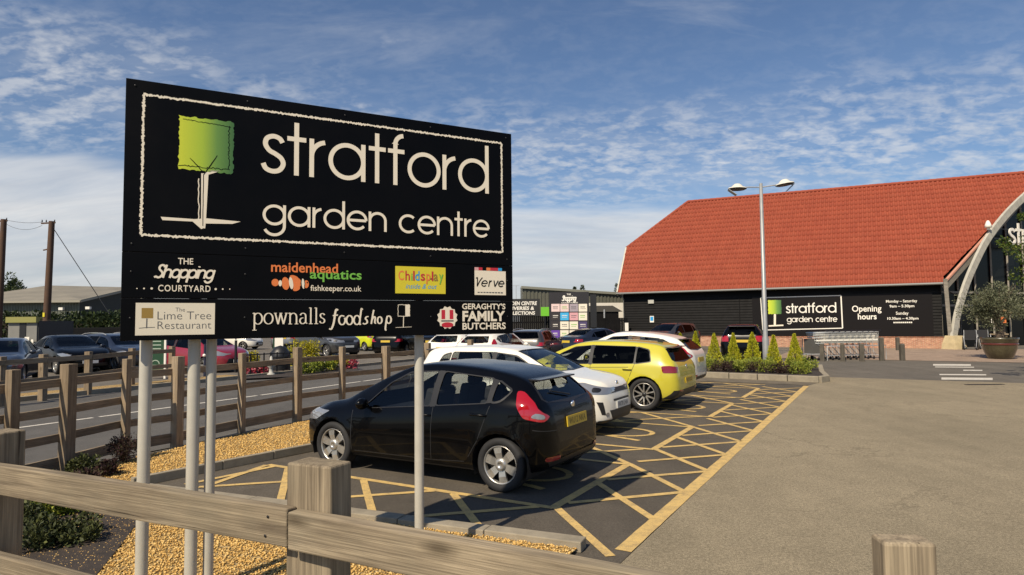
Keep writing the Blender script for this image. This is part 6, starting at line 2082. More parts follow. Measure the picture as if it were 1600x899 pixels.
leaf_blob(b, rng, 9000, kf, .042, 1.7, -.1)
b.build('crown', L_tree, tr)
b = MB(); b.tube([(0, 0, -.1), (.05, 0, 1.2), (0, .05, 2.5), (.05, 0, 4.2)], [.16, .12, .10, .04], 10)
for c, r in cl[::4]: b.tube([(0, .03, 2.0 + .3 * rng.random()), tuple(Vector((0, 0, 2.4)).lerp(c, .5) + Vector((0, 0, .15))), tuple(c)], [.05, .03, .008], 5)
for c, r in cl[-7:]: b.tube([(0, .03, 3.2), tuple(Vector((0, 0, 3.4)).lerp(c, .5) + Vector((0, 0, .1))), tuple(c)], [.03, .02, .006], 5)
b.build('trunk', M_bark, tr)

# wheelchairs by the door
def wheelchair(g, rz, label):
    w = thing('wheelchair', g, rz, label, 'wheelchair', 'wheelchairs parked by the entrance')
    for s in (-1, 1):
        b = MB(); b.tube([(.30 * math.cos(a), s * .30, .31 + .30 * math.sin(a)) for a in [2 * PI * k / 24 for k in range(25)]], .018, 6); b.cur = 1
        for k in range(8): a = k * PI / 4; b.tube([(0, s * .30, .31), (.29 * math.cos(a), s * .30, .31 + .29 * math.sin(a))], .006, 4)
        b.build('wheel', [M_dark, M_chrome], w)
        b = MB(); b.lathe([(.001, -.02), (.09, -.02), (.09, .02), (.001, .02)], c=(.48, s * .24, .09), n=14, axis='Y'); b.tube([(.48, s * .24, .09), (.42, s * .24, .3)], .012, 5); b.build('castor', M_dark, w)
        b = MB(); b.tube([(-.33, s * .25, .94), (-.22, s * .25, .92), (-.2, s * .25, .5), (.42, s * .25, .5), (.5, s * .22, .15), (.62, s * .2, .12)], .014, 6); b.tube([(-.2, s * .26, .72), (.22, s * .26, .72), (.22, s * .26, .5)], .014, 6); b.build('frame', M_galv, w)
    b = MB(); b.box((.1, 0, .50), (.46, .46, .05)); b.build('seat', M_seat, w, bevel=.015)
    b = MB(); b.box((-.2, 0, .73), (.03, .46, .42)); b.build('backrest', M_seat, w, bevel=.01)
    return w
for px, py, rz, lab in ((1517, 547, -2.2, 'folded black wheelchair left of the potted olive, nearer the arch foot'), (1537, 546, -2.0, 'folded black wheelchair right of the other, half behind the potted olive')):
    g = gnd(px, py); g.z = .012; o = wheelchair(g, rz, lab); o.scale = (1.15, 1.15, 1.15)
# produce stand glimpsed by the doors
g = gnd(1527, 541); st = thing('display_stand', g + GA * .3, GROT, 'wooden plant display stand with pale goods and a sloping canopy beside the doors', 'display stand')
b = MB(); b.box((0, 0, .75), (3.2, .8, .08)); b.box((0, .1, 1.42), (3.2, .6, .06))
for x in (-1.5, 0, 1.5): b.box((x, 0, .4), (.1, .6, .8)); b.box((x, .35, 1.1), (.1, .1, 2.2))
b.build('shelf', M_woodb, st)
b = MB(); b.prism([(-1.6, 2.1), (0.2, 3.0), (1.9, 2.1), (1.8, 2.02), (.2, 2.86), (-1.5, 2.02)], .7, Matrix(((1, 0, 0, 0), (0, 0, 1, -.2), (0, 1, 0, 0), (0, 0, 0, 1)))); b.build('canopy', mat('tan_canopy', (.36, .25, .12), .8, var=.2), st)
rng = random.Random(2)
for k in range(9):
    b = MB(); b.box((-1.4 + .35 * k, -.05, 1.60 + .02 * (k % 3)), (.27, .4, .28 + .06 * (k % 3))); b.build('goods', [P_orange, P_yel, M_whitep, P_pink][k % 4], st)

# ------------------------------------------------------------------ beyond the cars: totem, dark boarding, sheds
def facing(px, py_b, d):
    p = atd(px, 520, d); return Vector((p.x, p.y, 0))
d_t = 37.0
tp = facing(889, 0, d_t)
def face_at(p, rz):
    X = Vector((math.cos(rz), math.sin(rz), 0)); Y = Vector((-math.sin(rz), math.cos(rz), 0))
    def uv(px, py):
        q = onplane(px, py, p, Y) - p; return q.dot(X), q.z
    return uv
trz = -.12
tot = thing('totem_sign', tp, trz, 'tall dark totem sign with a grid of pale and coloured tiles', 'sign')
uv = face_at(tp, trz)
l_, tz_ = uv(858, 457); r_, _ = uv(920, 457); bz_ = uv(889, 548)[1]
b = MB(); b.box(((l_ + r_) / 2, .10, (tz_ + bz_) / 2), (r_ - l_, .18, tz_ - bz_)); b.build('board', mat('totem_brown', (.022, .019, .021), .45), tot)
b = MB(); b.box(((r_ + .25), .3, tz_ - 1.1), (.36, .3, 1.9)); b.build('side_box', M_dark, tot)
for x in (l_ + .3, r_ - .3):
    b = MB(); b.box((x, .1, bz_ / 2), (.12, .12, bz_ + .02)); b.build('leg', M_dark, tot)
tf = lambda u, v, d: Vector((u, .008 - d, v))
pr = Print(tf, .0006)
u0, v0 = uv(877, 468); u1, v1 = uv(901, 468)
pr.word('Shopping', AG, (u0, uv(889, 470)[1], u1, .20), .06, 0, shear=.3, track=-.12)
pr.build('lettering', [M_whitep, P_grey], tot); pr = Print(tf, .0006)
pr.text('THE', (*uv(885.5, 461.5), *uv(892, 458.8)), .02, 0)
pr.build('lettering', [M_whitep, P_grey], tot); pr = Print(tf, .0006)
pr.text('COURTYARD', (*uv(877, 474.3), *uv(903, 472)), .02, 0)
pr.build('lettering', [M_whitep, P_grey], tot); pr = Print(tf, .0006)
pr.rect(*uv(872, 535), *uv(897, 531), 1)
pr.build('lettering', [M_whitep, P_grey], tot)
tc_ = [['pinkw', 'pinkw', 'greyl', 'w'], ['dark', 'blue', 'pink', 'w'], ['dark', 'w', 'w', 'purd'], ['pur', 'w', 'w', 'w']]
M_tl = {'w': M_cream, 'pinkw': mat('blush_tile', (.74, .56, .52), .5), 'greyl': mat('mauve_tile', (.36, .30, .33), .5), 'dark': mat('brown_tile', (.03, .024, .024), .5), 'blue': mat('sky_tile', (.05, .40, .70), .5), 'pink': mat('rose_tile', (.66, .34, .36), .5), 'purd': mat('plum_tile', (.07, .05, .13), .5), 'pur': mat('violet_tile', (.13, .05, .33), .5)}
xs_ = [861.5, 875.5, 890.0, 904.2]
ys_ = [475.0, 488.6, 502.5, 516.2]
for i in range(4):
    for j in range(4):
        a_ = uv(xs_[j], ys_[i] + 12.2); c_ = uv(xs_[j] + 13, ys_[i])
        pr = Print(tf, .0006); pr.rect(a_[0], a_[1], c_[0], c_[1], 0)
        pr.k = 5; rg = random.Random(i * 7 + j); w_ = c_[0] - a_[0]; h_ = c_[1] - a_[1]
        for q in range(2):
            y = a_[1] + h_ * (.55 - .2 * q); x = a_[0] + w_ * .2
            while x < c_[0] - .25 * w_:
                ww = w_ * rg.uniform(.05, .12); pr.rect(x, y, x + ww, y + h_ * (.12 if q == 0 else .06), 1); x += ww + .03 * w_
        pr.build('shop_tile', [M_tl[tc_[i][j]], M_whitep if tc_[i][j] in ('dark', 'purd', 'pur', 'blue') else (P_green if (i + j) % 3 == 1 else P_grey)], tot)

# dark boarding with delivery sign
d_b = 44.0
bp0 = facing(780, 0, d_b); bp1 = facing(862, 0, d_b)
bd = thing('boarded_fence', bp0, 0, 'tall dark vertical board fence behind the car row, left of the totem', 'fence')
b = MB()
def zat(px, py, d): return atd(px, py, d).z
hz_ = zat(830, 494, d_b)
n = 26; Lb = bp1.x - bp0.x
for k in range(n):
    b.box((Lb * (k + .5) / n, random.uniform(-.008, .008), hz_ / 2), (Lb / n - .012, .03, hz_))
b.build('boards', M_board, bd)
b = MB(); b.box((Lb / 2, .05, hz_ * .8), (Lb, .06, .1)); b.build('back_rail', M_board, bd)
dsn = thing('delivery_sign', Vector((bp0.x, d_b - .06, 0)), 0, 'dark sign with white capitals about deliveries and collections above the board fence', 'sign')
uv = face_at(Vector((bp0.x, d_b - .06, 0)), 0)
a_ = uv(782, 494.5); c_ = uv(843.5, 467)
b = MB(); b.box(((a_[0] + c_[0]) / 2, .02, (a_[1] + c_[1]) / 2), (c_[0] - a_[0], .04, c_[1] - a_[1])); b.build('panel', mat('sign_charcoal', (.025, .024, .022), .5), dsn)
pr = Print(lambda u, v, d: Vector((u, -.002 - d, v)), .001)
pr.text('GARDEN CENTRE', (*uv(786, 477.5), *uv(839, 471)), .03, shear=.12); pr.build('lettering', M_whitep, dsn); pr = Print(lambda u, v, d: Vector((u, -.002 - d, v)), .001); pr.text('DELIVERIES &', (*uv(786, 485), *uv(834.5, 479)), .03, shear=.12); pr.build('lettering', M_whitep, dsn); pr = Print(lambda u, v, d: Vector((u, -.002 - d, v)), .001); pr.text('COLLECTIONS', (*uv(786, 492.5), *uv(836, 486.5)), .03, shear=.12)
pr.build('lettering', M_whitep, dsn)
gsn = thing('green_sign', Vector((uv(851, 490)[0] + bp0.x, d_b - .5, 0)), 0, 'small square bright green sign beside the dark totem', 'sign')
z0, z1 = zat(851, 494, d_b - .5), zat(851, 480, d_b - .5)
b = MB(); b.box((0, 0, (z0 + z1) / 2), (.55, .03, z1 - z0)); b.build('panel', mat('bright_green', (.16, .50, .03), .5), gsn)
b = MB(); b.box((0, .05, z1 / 2), (.06, .06, z1)); b.build('post', M_dark, gsn)
# olive shed
d_s = 58.0
s0 = facing(817, 0, d_s); s1 = atd(985, 500, d_s + 3)
sh = thing('metal_shed', s0, 0, 'long low olive green metal shed behind the totem, beside the red roof', 'building')
Ls = s1.x - s0.x
za, zb_ = zat(817, 450, d_s), zat(980, 461, d_s + 3)
M_olive = mat('olive_cladding', (.125, .125, .095), .6, var=.08)
b = MB(); n = 60
for k in range(n):
    t0, t1 = k / n, (k + 1) / n
    x0, x1 = Ls * t0, Ls * t1; y0, y1 = 3 * t0, 3 * t1; o = .06 if k % 2 else 0
    b.quad((x0, y0 - o, 0), (x1, y1 - o, 0), (x1, y1 - o, za + (zb_ - za) * t1), (x0, y0 - o, za + (zb_ - za) * t0))
    b.quad((x1, y1 - .06, 0), (x1, y1, 0), (x1, y1, za + (zb_ - za) * t1), (x1, y1 - .06, za + (zb_ - za) * t1))
b.quad((0, 0, 0), (0, 14, 0), (0, 14, za + .8), (0, 0, za))
b.build('cladding', M_olive, sh)
b = MB(); b.beam((-.1, -.1, za + .05), (Ls, 2.9, zb_ + .05), .25, .22); b.build('gutter', mat('pale_olive', (.25, .25, .20), .6), sh)
b = MB(); b.quad((-.1, -.1, za + .12), (Ls, 2.9, zb_ + .12), (Ls, 16, zb_ + .9), (-.1, 14, za + .9)); b.build('roof', mat('shed_roof', (.20, .195, .18), .7), sh)
# white canopy wall + dark gabled kiosk between shed and shop
w0 = facing(922, 0, 52); wh = thing('white_wall', w0, 0, 'plain white wall panel under the olive shed beside the shop', 'wall')
z0, z1 = zat(950, 500, 52), zat(950, 473.5, 52)
b = MB(); b.box((1.6, 0, (z0 + z1) / 2 ), (3.4, .2, z1 - z0)); b.box((1.6, .05, z0 / 2), (3.4, .12, z0)); b.build('panel', mat('white_render', (.66, .62, .54), .8, var=.06), wh)
k0 = facing(940, 0, 48); ks = thing('dark_kiosk', k0, 0, 'low dark timber kiosk with a pitched roof between the totem and the shop', 'building')
hz2 = zat(940, 487, 48)
b = MB(); b.box((0, .6, hz2 / 2), (2.6, 1.2, hz2)); b.build('boards', M_board, ks)
b = MB(); zr = zat(940, 478, 48); b.prism([(-1.6, hz2 - .02), (1.6, hz2 - .02), (.85, zr), (-1.0, zr)], 1.5, Matrix(((1, 0, 0, 0), (0, 0, 1, -.1), (0, 1, 0, 0), (0, 0, 0, 1)))); b.build('roof', mat('kiosk_roof', (.06, .055, .045), .8), ks)
b = MB(); b.box((.2, -.12, hz2 * .5), (.1, .1, hz2 + .3)); b.build('pale_post', M_galv, ks)
f0 = facing(918, 0, 46.5); f1 = facing(981, 0, 46.5)
bf = thing('board_gate', f0, 0, 'dark close boarded gate joining the kiosk to the shop corner', 'gate')
b = MB(); Lg = f1.x - f0.x; hg_ = zat(950, 497, 46.5)
for k in range(18): b.box((Lg * (k + .5) / 18, 0, hg_ / 2), (Lg / 18 - .012, .03, hg_))
b.build('boards', M_board, bf); b = MB(); b.box((Lg * .97, -.04, 1.35), (.25, .04, .6)); b.build('notice', M_whitep, bf)
# distant poles / aerial and tree tips over the shed roof
for px, ty, d, lab in ((807, 446, 75, 'thin distant mast with a short crossbar left of the olive shed'),):
    g = facing(px, 0, d); z = zat(px, ty, d); m_o = thing('mast', g, 0, lab, 'mast')
    b = MB(); b.tube([(0, 0, 0), (0, 0, z)], .035, 6); b.tube([(-.4, 0, z - .05), (.4, 0, z - .05)], .02, 5); b.build('pole', M_galv, m_o)
for px, ty, d, lab in ((899, 449, 90, 'dark conifer tip peeping over the olive shed roof, left of two'), (911, 446, 90, 'dark conifer tip peeping over the olive shed roof, right of two'), (965, 444, 92, 'dark conifer tip peeping over the shed roof close to the red tiles')):
    g = facing(px, 0, d); z = zat(px, ty, d); t_ = thing('distant_conifer', g, 0, lab, 'conifer', 'distant conifers over the shed')
    rng = random.Random(px); b = MB()
    def f(rng, z=z):
        t = rng.random(); a = rng.uniform(0, 2 * PI); r = 1.3 * (1 - t) * rng.random() ** .5
        return Vector((r * math.cos(a), r * math.sin(a), z * (.45 + .55 * t))), Vector((math.cos(a), math.sin(a), .2))
    leaf_blob(b, rng, 700, f, .12, 2.0, .1); b.build('crown', L_hedge, t_)
    b = MB(); b.tube([(0, 0, 0), (0, 0, z * .9)], [.18, .04], 6); b.build('trunk', M_bark, t_)
# ------------------------------------------------------------------ left background
def zat(px, py, d): return atd(px, py, d).z
def at0(px, d): p = atd(px, 520, d); return Vector((p.x, p.y, 0))
M_barnw = mat('green_sheeting', (.16, .175, .135), .6, var=.12, vscale=.6)
M_barnr = mat('fibre_roof', (.205, .185, .145), .85, var=.2, vscale=.5)
# barn
dA = 62.0
A0 = at0(-60, dA); A1 = at0(123, dA); A2 = at0(190, dA + 11)
barn = thing('barn', A0, 0, 'long green corrugated barn with a shallow grey roof behind the hedge', 'barn')
ze = zat(60, 470, dA); zr_ = zat(100, 446, dA + 14)
Lx = A1.x - A0.x
b = MB(); n = 150
for k in range(n):
    o = .05 if k % 2 else 0; x0, x1 = Lx * k / n, Lx * (k + 1) / n
    b.quad((x0, -o, 0), (x1, -o, 0), (x1, -o, ze), (x0, -o, ze)); b.quad((x1, -.05, 0), (x1, 0, 0), (x1, 0, ze), (x1, -.05, ze))
b.build('cladding', M_barnw, barn)
gx = A2.x - A0.x + 2
b = MB(); zg2 = zat(188, 445, dA + 11)
b.sheet([(Lx, 0, 0), (gx, 12, 0), (gx, 12, zg2), (Lx, 0, ze)]); b.build('gable', mat('shaded_sheeting', (.02, .024, .02), .7), barn)  # same barn wall; the shade on this end is put into its colour
b = MB(); b.sheet([(-2, -.6, ze - .05), (Lx + .5, -.6, ze - .05), (gx + .8, 12, zg2 + .15), (gx - 3, 24, zr_ + .1), (-2, 14, zr_)]); b.build('roof', M_barnr, barn)
b = MB(); b.beam((-2, -.65, ze - .12), (Lx + .5, -.65, ze - .12), .12, .2); b.beam((Lx + .5, -.65, ze - .1), (gx + .8, 12, zg2 + .1), .12, .25); b.build('roof_edge', mat('pale_edge', (.30, .28, .22), .7), barn)
for k in range(2):
    b = MB(); c = at0((95, 137)[k], dA - .5) - A0; b.box((c.x, c.y, zat(95, (483, 482)[k], dA)), (.4, .3, .25)); b.build('lamp', M_whitep, barn)
# hedges (one mass each)
def hedge(name, p0, p1, h, th, n, label, seed, leaf=.10):
    rng = random.Random(seed); b = MB(); d = p1 - p0
    def f(rng):
        t = rng.random(); o = rng.gauss(0, .35) * th
        hh = h * (1 + .10 * math.sin(t * 23 + seed) + .07 * math.sin(t * 61))
        z = hh * rng.random() ** .55
        nv = Vector((-d.y, d.x, 0)).normalized()
        return p0 + d * t + nv * o + Vector((0, 0, z)), Vector((0, -.5, .5))
    leaf_blob(b, rng, n, f, leaf, 1.7, .1)
    hd_ = thing(name, p0, 0, label, 'hedge')
    b.build('foliage', L_hedge, hd_, origin=p0)
    b = MB(); b.beam(p0 + Vector((0, 0, h * .42)), p1 + Vector((0, 0, h * .42)), th * .5, h * .8); b.build('woody_core', M_soil, hd_, origin=p0)
hz = zat(60, 493, 50)
hedge('hedge', at0(-80, 50), at0(118, 50), hz, 1.6, 6500, 'dark clipped hedge in front of the barn wall, left of the barn corner', 3, .15)
hedge('hedge', at0(118, 48), at0(205, 46), zat(150, 495, 47), 1.6, 5500, 'taller dark hedge right of the barn corner, behind the estate car', 5, .14)
# dark boarded building with lettering, continuing behind the sign
c0 = at0(112, 44); c1 = at0(290, 40)
dk = thing('dark_building', c0, math.atan2(c1.y - c0.y, c1.x - c0.x), 'low black boarded building with pale lettering, running behind the big sign', 'building')
Ld = (c1 - c0).length; hd_ = zat(160, 512, 43)
b = MB(); b.box((Ld / 2, 1.5, hd_ / 2), (Ld, 3, hd_))
for k in range(14): b.box((Ld / 2, -.008, hd_ * (k + .5) / 14), (Ld, .03, hd_ / 14 - .03))
b.build('boarded_wall', M_board, dk)
uvd = face_at(c0, math.atan2(c1.y - c0.y, c1.x - c0.x))
pr = Print(lambda u, v, d: Vector((u, -.03 - d, v)), .001)
a_ = uvd(166, 526.5); b_ = uvd(214, 522.8); pr.text('SHOPPING', (a_[0], a_[1], b_[0], b_[1]), .02)
pr.build('lettering', mat('dim_white', (.42, .42, .40), .6), dk); pr = Print(lambda u, v, d: Vector((u, -.03 - d, v)), .001)
a_ = uvd(164, 533); b_ = uvd(214, 529.3); pr.text('COURTYARD', (a_[0], a_[1], b_[0], b_[1]), .02)
pr.build('lettering', mat('dim_white', (.42, .42, .40), .6), dk)
gs = at0(148, 42); gsg = thing('green_sign', gs, 0, 'small green and white emergency point sign on the black boarded building', 'sign')
z0, z1 = zat(148, 533.5, 42), zat(148, 519.5, 42)
b = MB(); b.box((0, 0, (z0 + z1) / 2), (.44, .03, z1 - z0)); b.build('panel', mat('deep_green', (.03, .16, .06), .5), gsg)
pr = Print(lambda u, v, d: Vector((u, -.017 - d, v)), .001)
zc = (z0 + z1) / 2 + .08
for a in (PI / 4, -PI / 4, 3 * PI / 4, -3 * PI / 4): pr.stroke([(.05 * math.cos(a), zc + .05 * math.sin(a)), (.16 * math.cos(a), zc + .16 * math.sin(a))], .035)
pr.build('pictogram', M_whitep, gsg)
b = MB(); b.box((0, .05, z1 / 2), (.06, .06, z1)); b.build('post', M_dark, gsg)
# grey cabin
dH = 34.0
h0 = at0(14, dH); h1 = at0(52, dH - .3); h2 = at0(113, dH + 2.5)
cb = thing('storage_cabin', h0, 0, 'grey storage cabin with an olive roof edge and open dark door', 'cabin')
ht = zat(30, 502, dH)
w1 = h1.x - h0.x
b = MB(); b.box((w1 / 2, 0, ht / 2), (w1, .12, ht)); b.build('front_wall', mat('cabin_grey', (.20, .195, .175), .7, var=.08), cb)
b = MB(); p = h2 - h0; b.beam((w1, 0, ht / 2), (p.x, p.y, ht / 2), .12, ht); b.build('side_wall', mat('cabin_charcoal', (.028, .028, .030), .6), cb)
b = MB(); b.box((w1 / 2, -.05, ht + .07), (w1 + .1, .3, .30)); b.build('roof_edge', mat('olive_edge', (.26, .25, .07), .6), cb)
b = MB(); b.sheet([(0, 0, ht + .05), (w1, 0, ht + .05), (p.x, p.y, ht + .05), (p.x - w1, p.y, ht + .05)]); b.build('roof', M_galv, cb)
x0 = at0(32, dH).x - h0.x; x1 = at0(42, dH).x - h0.x
b = MB(); b.box(((x0 + x1) / 2, -.07, 1.15), (x1 - x0, .03, 2.2)); b.build('doorway', M_dark, cb)
for (px, py, w, h, mm) in ((43, 534, .24, .50, M_whitep), (51, 533, .13, .17, M_whitep), (18, 534, .16, .22, P_ivory)):
    c = at0(px, dH - .15) - h0; b = MB(); b.box((c.x, c.y - .02, zat(px, py, dH)), (w, .02, h)); b.build('paper_notice', mm, cb)
tb_ = at0(32, 31); bn = thing('wheelie_bin', tb_, .3, 'small yellow bin with a green lid standing before the grey cabin', 'bin')
b = MB(); b.prism([(-.28, -.25), (.28, -.25), (.28, .25), (-.28, .25)], .82); b.build('tub', mat('yellow_bin', (.45, .30, .05), .5), bn, bevel=.03)
b = MB(); b.beam((-.34, 0, .86), (.36, 0, 1.02), .6, .06); b.build('lid', mat('green_lid', (.05, .30, .10), .5), bn)
# utility poles with wires
M_polew = mat('creosoted_pole', (.085, .045, .026), .85, var=.3, vscale=3)
def upole(px_t, py_t, px_b, d, r, label):
    g = at0(px_b, d); t = atd(px_t, py_t, d) - g
    o = thing('utility_pole', g, 0, label, 'utility pole', 'wooden utility poles')
    b = MB(); b.tube([(0, 0, -.2), (t.x, t.y, t.z)], [r * 1.15, r * .85], 12); b.build('pole', M_polew, o)
    b = MB(); b.beam((t.x - .75, t.y, t.z - .15), (t.x + .25, t.y, t.z - .10), .1, .1); b.beam((t.x - .55, t.y, t.z - 2.1), (t.x - .1, t.y, t.z - 2.0), .08, .08); b.build('crossarm', M_polew, o)
    for dx in (-.7, -.4, .2):
        b = MB(); b.lathe([(.03, 0), (.05, .06), (.03, .1), (.04, .16), (.001, .18)], c=(t.x + dx, t.y, t.z - .06), n=10); b.build('insulator', M_dark, o)
    b = MB(); b.box((t.x * .1 - .0, -.26, 1.4 + 1.2), (.14, .02, .3)); b.build('yellow_plate', P_yel, o)
    return g + t
tA = upole(81, 346, 71, 46, .22, 'tall brown wooden utility pole with a stay wire, right of two, by the barn')
tB = upole(6, 343, -4, 46, .22, 'tall wooden utility pole cut by the left edge of the photo')
def wire(name, p, q, sag, label, r=.012):
    b = MB(); n = 14
    pts = [p + (q - p) * (i / n) - Vector((0, 0, sag * 4 * (i / n) * (1 - i / n))) for i in range(n + 1)]
    b.tube(pts, r, 5); return tag(b.build(name, M_dark, origin=None), label, 'cable', 'overhead cables between the poles')
wire('overhead_cable', tB + Vector((.2, 0, -.05)), tA + Vector((-.7, 0, -.05)), .12, 'upper black cable strung between the two utility poles')
wire('overhead_cable', tB + Vector((.2, 0, -.35)), tA + Vector((-.7, 0, -.30)), .35, 'lower black cable strung between the two utility poles')
wire('stay_wire', tA + Vector((.05, 0, -.4)), atd(172, 492, 46), .0, 'diagonal stay wire running down to the right from the taller utility pole', .028)
g = at0(12, 75); z = zat(12, 434, 75); t_ = thing('distant_tree', g, 0, 'round dark tree beyond the barn roof at the far left', 'tree')
rng = random.Random(8); b = MB(); cl = clumps(rng, 30, 2.2, 2.0, 1.9, (0, 0, z - 1.9), .4); leaf_blob(b, rng, 2600, clump_fn(cl, 2.2), .16, 1.7); b.build('crown', L_hedge, t_)
b = MB(); b.tube([(0, 0, 0), (0, 0, z - 1.5)], [.25, .1], 8); b.build('trunk', M_bark, t_)

# ------------------------------------------------------------------ planting by the near fences
near = [(40, 806, .26, .20, L_deep, 'green spreading shrub in the dark soil under the near rail, beside the left post', .022), (88, 812, .26, .22, L_shrub, 'yellow green tufted shrub in the dark soil behind the near rail', .022), (75, 772, .20, .16, L_deep, 'dark green tuft at the left behind the near rail', .02), (130, 764, .18, .14, L_heath, 'dark purple heather tuft left of the first sign pole, near the fence foot', .02), (165, 748, .18, .16, L_heath, 'dark purple heather at the foot of the road fence, between two posts', .02), (125, 748, .22, .22, L_deep, 'small green shrub at the foot of the wide fence post', .02), (192, 728, .16, .36, L_heath, 'upright brown seedy plant beside the thin fence post', .016), (120, 850, .3, .14, L_deep, 'low dark ground plant in the shaded soil', .02), (60, 860, .3, .18, L_deep, 'low dark ground plant beside the left post', .02), (160, 800, .2, .12, L_heath, 'low dark ground plant where soil meets golden gravel', .02), (20, 835, .30, .24, L_deep, 'green shrub half hidden by the leftmost post', .02)]
for i, (px, py, r, h, mm, lab, lf) in enumerate(near):
    g = gnd(px, py); g.z = .04
    shrub(g, r, r, h, 1500, mm, 'bedding_plant', lab, 'plant', 'plants in the near bed', lf, 200 + i, 16)

# ------------------------------------------------------------------ things seen under the board, across the road
gi = gnd(243, 592); ip = thing('information_board', gi, .1, 'upright green information board with pale rules, behind the first sign pole', 'sign')
hI = zat(243, 528, gi.y)
b = MB(); wI = 26 / 1000 * gi.y; b.box((0, 0, hI * .58), (wI, .06, hI * .84)); b.build('panel', mat('dark_green_board', (.012, .055, .022), .5), ip)
for s in (-1, 1): b = MB(); b.box((s * wI * .53, 0, hI / 2), (.06, .07, hI)); b.build('post', M_whitep, ip)
pr = Print(lambda u, v, d: Vector((u, -.032 - d, v)), .001)
for k in range(4): pr.rect(-wI * .36, hI * (.90 - .09 * k), wI * .30, hI * (.925 - .09 * k))
pr.stroke(arc(0, hI * .36, wI * .22, 0, 180, 10), .03); pr.rect(-wI * .3, hI * .30, wI * .3, hI * .34)
pr.build('printing', mat('pale_green_print', (.35, .42, .33), .6), ip)
# white notice frame and dark green board in the flower corner
g1 = gnd(419, 575); wn = thing('notice_board', g1 + Vector((0, 1.2, 0)), 0, 'white notice board on posts behind the black dome, under the lettering', 'sign')
dN = g1.y + 1.2; zN = zat(419, 524, dN)
b = MB(); b.box((0, 0, zN - .32 * zN), (.36, .04, zN * .64)); b.build('panel', M_whitep, wn); b = MB(); b.box((0, .04, zN / 2), (.06, .04, zN)); b.build('post', M_dark, wn)
g2 = at0(434, dN + .3); dn = thing('notice_board', g2, 0, 'dark green notice board right of the white one, under the lettering', 'sign')
b = MB(); b.box((0, 0, zN * .72), (.40, .04, zN * .55)); b.build('panel', mat('dark_green_board2', (.015, .045, .02), .5), dn); b = MB(); b.box((0, .04, zN / 2), (.06, .04, zN)); b.build('post', M_dark, dn)
gd = gnd(430, 582); dm = thing('domed_container', gd + Vector((0, .5, 0)), 0, 'big rounded black container in the flower corner across the road', 'container')
b = MB(); b.lathe([(.36, 0), (.37, .55), (.33, .75), (.2, .92), (.001, .98)], n=24); b.build('shell', M_dark, dm); b = MB(); b.lathe([(.38, .52), (.39, .56), (.38, .60)], n=24); b.build('rim', M_dark, dm)
gu = gnd(423.5, 588); ur = thing('garden_urn', gu, 0, 'small pale stone urn in front of the black container', 'urn')
b = MB(); b.lathe([(.14, 0), (.14, .08), (.07, .12), (.06, .28), (.15, .36), (.17, .46), (.13, .50), (.05, .54), (.04, .66), (.001, .70)], n=18); b.build('bowl', mat('pale_stone', (.42, .41, .37), .8), ur)
gr0 = gnd(380, 590); gr1 = gnd(462, 583); rl = thing('railing', gr0, 0, 'low black metal railing around the flower corner across the road', 'railing')
b = MB(); d_ = gr1 - gr0
for z in (.32, .75): b.tube([(0, 0, z), (d_.x, d_.y, z)], .022, 6)
for k in range(9): b.tube([(d_.x * k / 8, d_.y * k / 8, 0), (d_.x * k / 8, d_.y * k / 8, .8)], .025, 6)
b.build('bars', M_dark, rl)
gpo = gnd(320, 590); bn_ = thing('dark_post', gpo, 0, 'thin dark blue post with a pale knob beside the red hatchback', 'post')
b = MB(); b.tube([(0, 0, 0), (0, 0, zat(320, 538, gpo.y))], .05, 8); b.build('shaft', mat('navy_post', (.015, .018, .04), .5), bn_); b = MB(); b.ball((0, -.06, .75), .055); b.build('knob', M_whitep, bn_)
gl0 = gnd(368, 582); bl_ = thing('dark_post', gl0, 0, 'slim black post left of the flower corner', 'post'); b = MB(); b.tube([(0, 0, 0), (0, 0, zat(368, 532, gl0.y))], .05, 8); b.build('shaft', M_dark, bl_)
fl_ = [(393, 573, .5, .55, L_gold, 'yellow green spiky shrub left of the white notice board'), (458, 575, .42, 1.0, L_gold, 'golden upright shrub right of the black container'), (482, 572, .45, 1.1, L_gold, 'bright golden conical shrub beside the dark pickup'), (480, 586, .5, .45, L_shrub, 'low green shrub at the kerb, left of the pink flowers'), (503, 583, .5, .45, L_shrub, 'low green shrub at the kerb below the dark pickup'), (525, 580, .5, .45, L_gold, 'low yellow green shrub at the kerb nearest the pink flowers'), (546, 578, .4, .35, L_pinkf, 'pink flowering plant at the right end of the kerb bed'), (388, 586, .4, .3, L_pinkf, 'red flowers at the left end of the flower corner'), (404, 586, .4, .3, L_pinkf, 'red flowers beside the stone urn')]
for i, (px, py, r, h, mm, lab) in enumerate(fl_):
    g = gnd(px, py); g.z = .05
    shrub(g, r, r, h, 900, mm, 'flower_bed_plant', lab, 'plant', 'plants in the bed across the road', .05, 300 + i, 10)
bedk = [gnd(380, 592, .06), gnd(470, 588, .06), gnd(560, 581, .06), gnd(558, 575, .06), gnd(470, 577, .06), gnd(380, 580, .06)]
sheet('flower_bed', bedk, M_soil)
